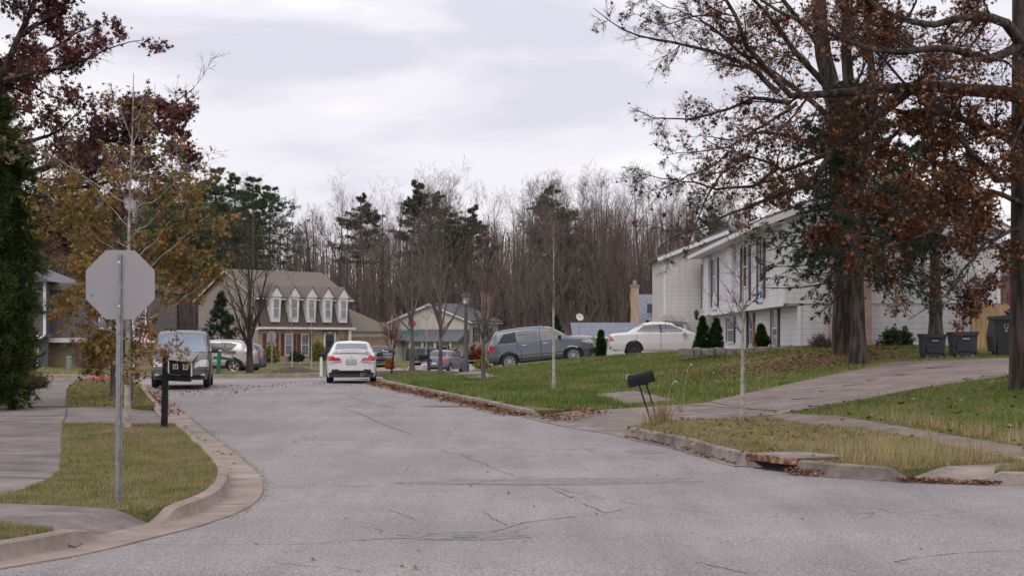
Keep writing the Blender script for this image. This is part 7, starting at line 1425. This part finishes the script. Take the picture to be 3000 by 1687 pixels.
cone(1628, 95, 868, 30, 60, 'green conical shrub behind the white saloon roof', 75, 90); cone(1399, 95, 860, 40, 66, 'green shrub tip showing above the wagon windscreen', 76, 90)
shrub('rhododendron', 2252, 56.5, 878, 94, 58, LF_BUSH, 'loose dark green shrub against the white siding', 81, 200, .11, lm=5); shrub('brown_bush', 2066, 56, 884, 84, 48, LF_BBUSH, 'brownish low bush left of the big oak trunk', 82, 200, .05, lm=3)
shrub('yellow_shrub', 682, 131, 915, 44, 66, LF_YBUSH, 'yellow-green shrub left of the shuttered windows', 83, 300, .13); shrub('yellow_shrub', 800, 130, 905, 44, 58, LF_YBUSH, 'yellow-green rounded shrub beside the wreath door', 84, 300, .13)
shrub('low_hedge', 745, 131, 908, 46, 26, LF_BUSH, 'dark clipped hedge under the mansard house windows', 85, 240, .1, 'hedge'); shrub('brown_hedge', 870, 127, 912, 110, 60, LF_BBUSH, 'broad brown hedge behind the white sedan', 86, 420, .1, 'hedge', 4)
shrub('red_shrub', 1135, 158, 920, 60, 46, LF_RBUSH, 'red-leaved bush by the cream house porch', 87, 220, .14); shrub('red_shrub', 1195, 150, 925, 60, 62, LF_RBUSH, 'larger red-leaved bush right of the lamp post', 88, 240, .14); shrub('yellow_bush', 1212, 120, 925, 50, 22, LF_YBUSH, 'low bright yellow bush beside the wagon rear', 89, 200, .1)
shrub('bare_shrub', 232, 84, 925, 130, 110, None, 'twiggy reddish-brown bare shrub in front of the brick entry', 90, 420, twig=M_TWIGW); shrub('orange_bush', 980, 118, 925, 26, 26, leafmat('orange_leaves', [(0, (.25, .06, .01)), (1, (.5, .2, .05))]), 'small orange flowering bush under the numbered mailbox', 91, 120, .1)
shrub('weedy_shrub', 60, 52, 990, 150, 60, leafmat('weedy_leaves', [(0, (.06, .04, .02)), (.5, (.13, .09, .04)), (1, (.12, .13, .05))]), 'low weedy brush at the foot of the evergreen', 92, 300, .07)
shrub('dark_shrub', 45, 70, 935, 120, 90, LF_SPR, 'dark evergreen shrub behind the footpath at the left edge', 93, 300, .12, blade=True)
# stone edging
se = MB(); rg = np.random.default_rng(4); x = 5.4
while x < 9.2:
    w = rg.uniform(.2, .5); zt = zg(x + w / 2, 56.6); zt = HC - (872 - HY) * 56.6 / F; se.bbox(x, x + w - .02, 56.4 + rg.uniform(-.04, .04), 56.8, zt - .3, zt - rg.uniform(0, .07) + .01, .03); x += w
ed = se.build('stone_edging', mat('field_stone', (.13, .11, .095), .95, .3, 5, col2=(.26, .22, .195), bump=.8), None, True); tag(ed, 'low edging of flat grey-brown stones at the top of the slope', 'stone edging')
for (xx, Zs, lab) in ((-17.0, 126, 'low stone edging in front of the mansard house'),):
    se = MB(); x = xx
    while x < xx + 5.5: w = rg.uniform(.4, .8); zt = zg(x, Zs); se.bbox(x, x + w, Zs, Zs + .4, zt - .1, zt + rg.uniform(.2, .34), .04); x += w
    tag(se.build('stone_edging', MATS['field_stone'], None, True), lab, 'stone edging')
# mulch rings
def mulch(px, Z, r, h, label, m=None, ry=None):
    X, Y, z = gnd(px, Z); rg = np.random.default_rng(int(px)); V = []; n = 28
    for k, f in enumerate((1, .85, .6, .3, 0)):
        for i in range(n): t = 2 * math.pi * i / n; rr = r * f * (1 + .12 * math.sin(3 * t + px) + rg.normal(0, .03)); xx, yy = rr * math.cos(t), (ry or r) / r * rr * math.sin(t); V.append((xx, yy, zg(X + xx, Y + yy) - z + h * (1 - f ** 2) - (.03 if k == 0 else 0) + rg.normal(0, h * .06)))
    f = [(k * n + i, k * n + (i + 1) % n, (k + 1) * n + (i + 1) % n, (k + 1) * n + i) for k in range(4) for i in range(n)]; b = MB(); b.v = V; b.f = f
    o = b.build('mulch_mound', m or M_MULCH, None, True); o.location = (X, Y, z); tag(o, label, 'mulch')
M_MULCH = mat('bark_mulch', (.035, .02, .015), .95, .4, 12, col2=(.11, .065, .05), bump=1.0)
mulch(735, 73.6, 1.1, .22, 'dark mulch mound round the thin sapling on the far lawn'); mulch(1040, 67, 2.2, .18, 'dark mulch bank round the bare tree by the navy mailbox', ry=1.3); mulch(1112, 61.8, 1.5, .10, 'ring of brown mulch round the forked bare tree', ry=1.6)
mulch(262, 60, .55, .16, 'patch of bright red mulch beside the footpath', mat('red_mulch', (.20, .03, .025), .9, .3, 12, col2=(.36, .08, .06)), ry=1.2); mulch(322, 31.6, .75, .05, 'ring of rusty mulch round the foot of the young oak', mat('rusty_mulch', (.10, .055, .035), .95, .3, 14, col2=(.24, .14, .09)), ry=.9); mulch(1866, 35.6, .55, .05, 'leafy mulch round the pale sapling in the dry verge', MATS['rusty_mulch'])
# pampas-like tuft by the leaning mailbox
def tuft(px, Z, n, h, spread, label, plumes=0, seed=1):
    rg = np.random.default_rng(seed); X, Y, z = gnd(px, Z); o = empty('grass_clump', (X, Y, z), label, 'grass clump')
    p = np.zeros((n, 3)); p[:, :2] = rg.normal(0, spread * .25, (n, 2)); cd = rg.normal(0, .28, (n, 3)); cd[:, 2] = 1; cd /= np.linalg.norm(cd, axis=1)[:, None]; a, ar = integ(rg, p, cd, h * rg.uniform(.4, 1, n), np.full(n, .0045), 6, .04, -.05, .3); g = Geo(); g.add(*tubes(a, ar, 3)); g.build('blades', GT, o)
    for k in range(plumes):
        q = MB(); L = rg.uniform(.8, 1.25); dx = rg.uniform(-.1, .25); pts = [(0, 0, 0), (dx * .3, 0, L * .5), (dx * .7, 0, L * .9), (dx, 0, L), (dx + .06, 0, L - .02)]; q.tube(pts, [.004, .004, .004, .015, .022], 6); q.build('plume', mat('pale_plume', (.42, .36, .30), .9), o)
tuft(1668, 33.8, 160, .62, .35, 'tall yellowing grass clump beside the leaning mailbox', 1, 5); tuft(1640, 33.4, 60, .3, .4, 'short grass tuft at the foot of the leaning mailbox', 0, 6)
tuft(1716, 39, 10, .5, .2, 'thin stalks with pale seed heads beyond the leaning mailbox', 1, 7)
# orange stake, driveway twigs
X, Y, z = gnd(1897, 59); sk = MB().tube([(0, 0, -.1), (0, 0, .95)], .012, 6).build('marker_stake', mat('orange_stake', (.45, .12, .04), .6)); sk.location = (X, Y, z); tag(sk, 'thin orange-brown stake beside the rounded arborvitae', 'stake')
for i, (px, py, L, a) in enumerate([(2060, 990, .8, .5), (2120, 980, .6, .2), (1990, 1012, .5, -.1), (2250, 955, .9, .15), (2180, 968, .7, .35), (2330, 948, .8, .1), (2090, 1028, .7, 2.4), (2150, 1030, .5, .9)]):
    Yg = np.interp(px, [1990, 2330], [39.5, 44.5]) if py < 1020 else 36; X = (px - CX) * Yg / F; z = zg(X, Yg) + .03; pts = [(0, 0, 0)]; rg = np.random.default_rng(i)
    for k in range(5): pts.append((pts[-1][0] + L / 5 * math.cos(a + rg.normal(0, .3)), pts[-1][1] + L / 5 * math.sin(a + rg.normal(0, .3)), .01 * k))
    o = MB().tube(pts, [.009, .008, .007, .006, .005, .003], 5).build('fallen_twig', M_TWIGD); o.location = (X, Yg, z); tag(o, 'dead twig fallen on the right-hand driveway or its grassy edge', 'twig', 'twigs fallen round the driveway')
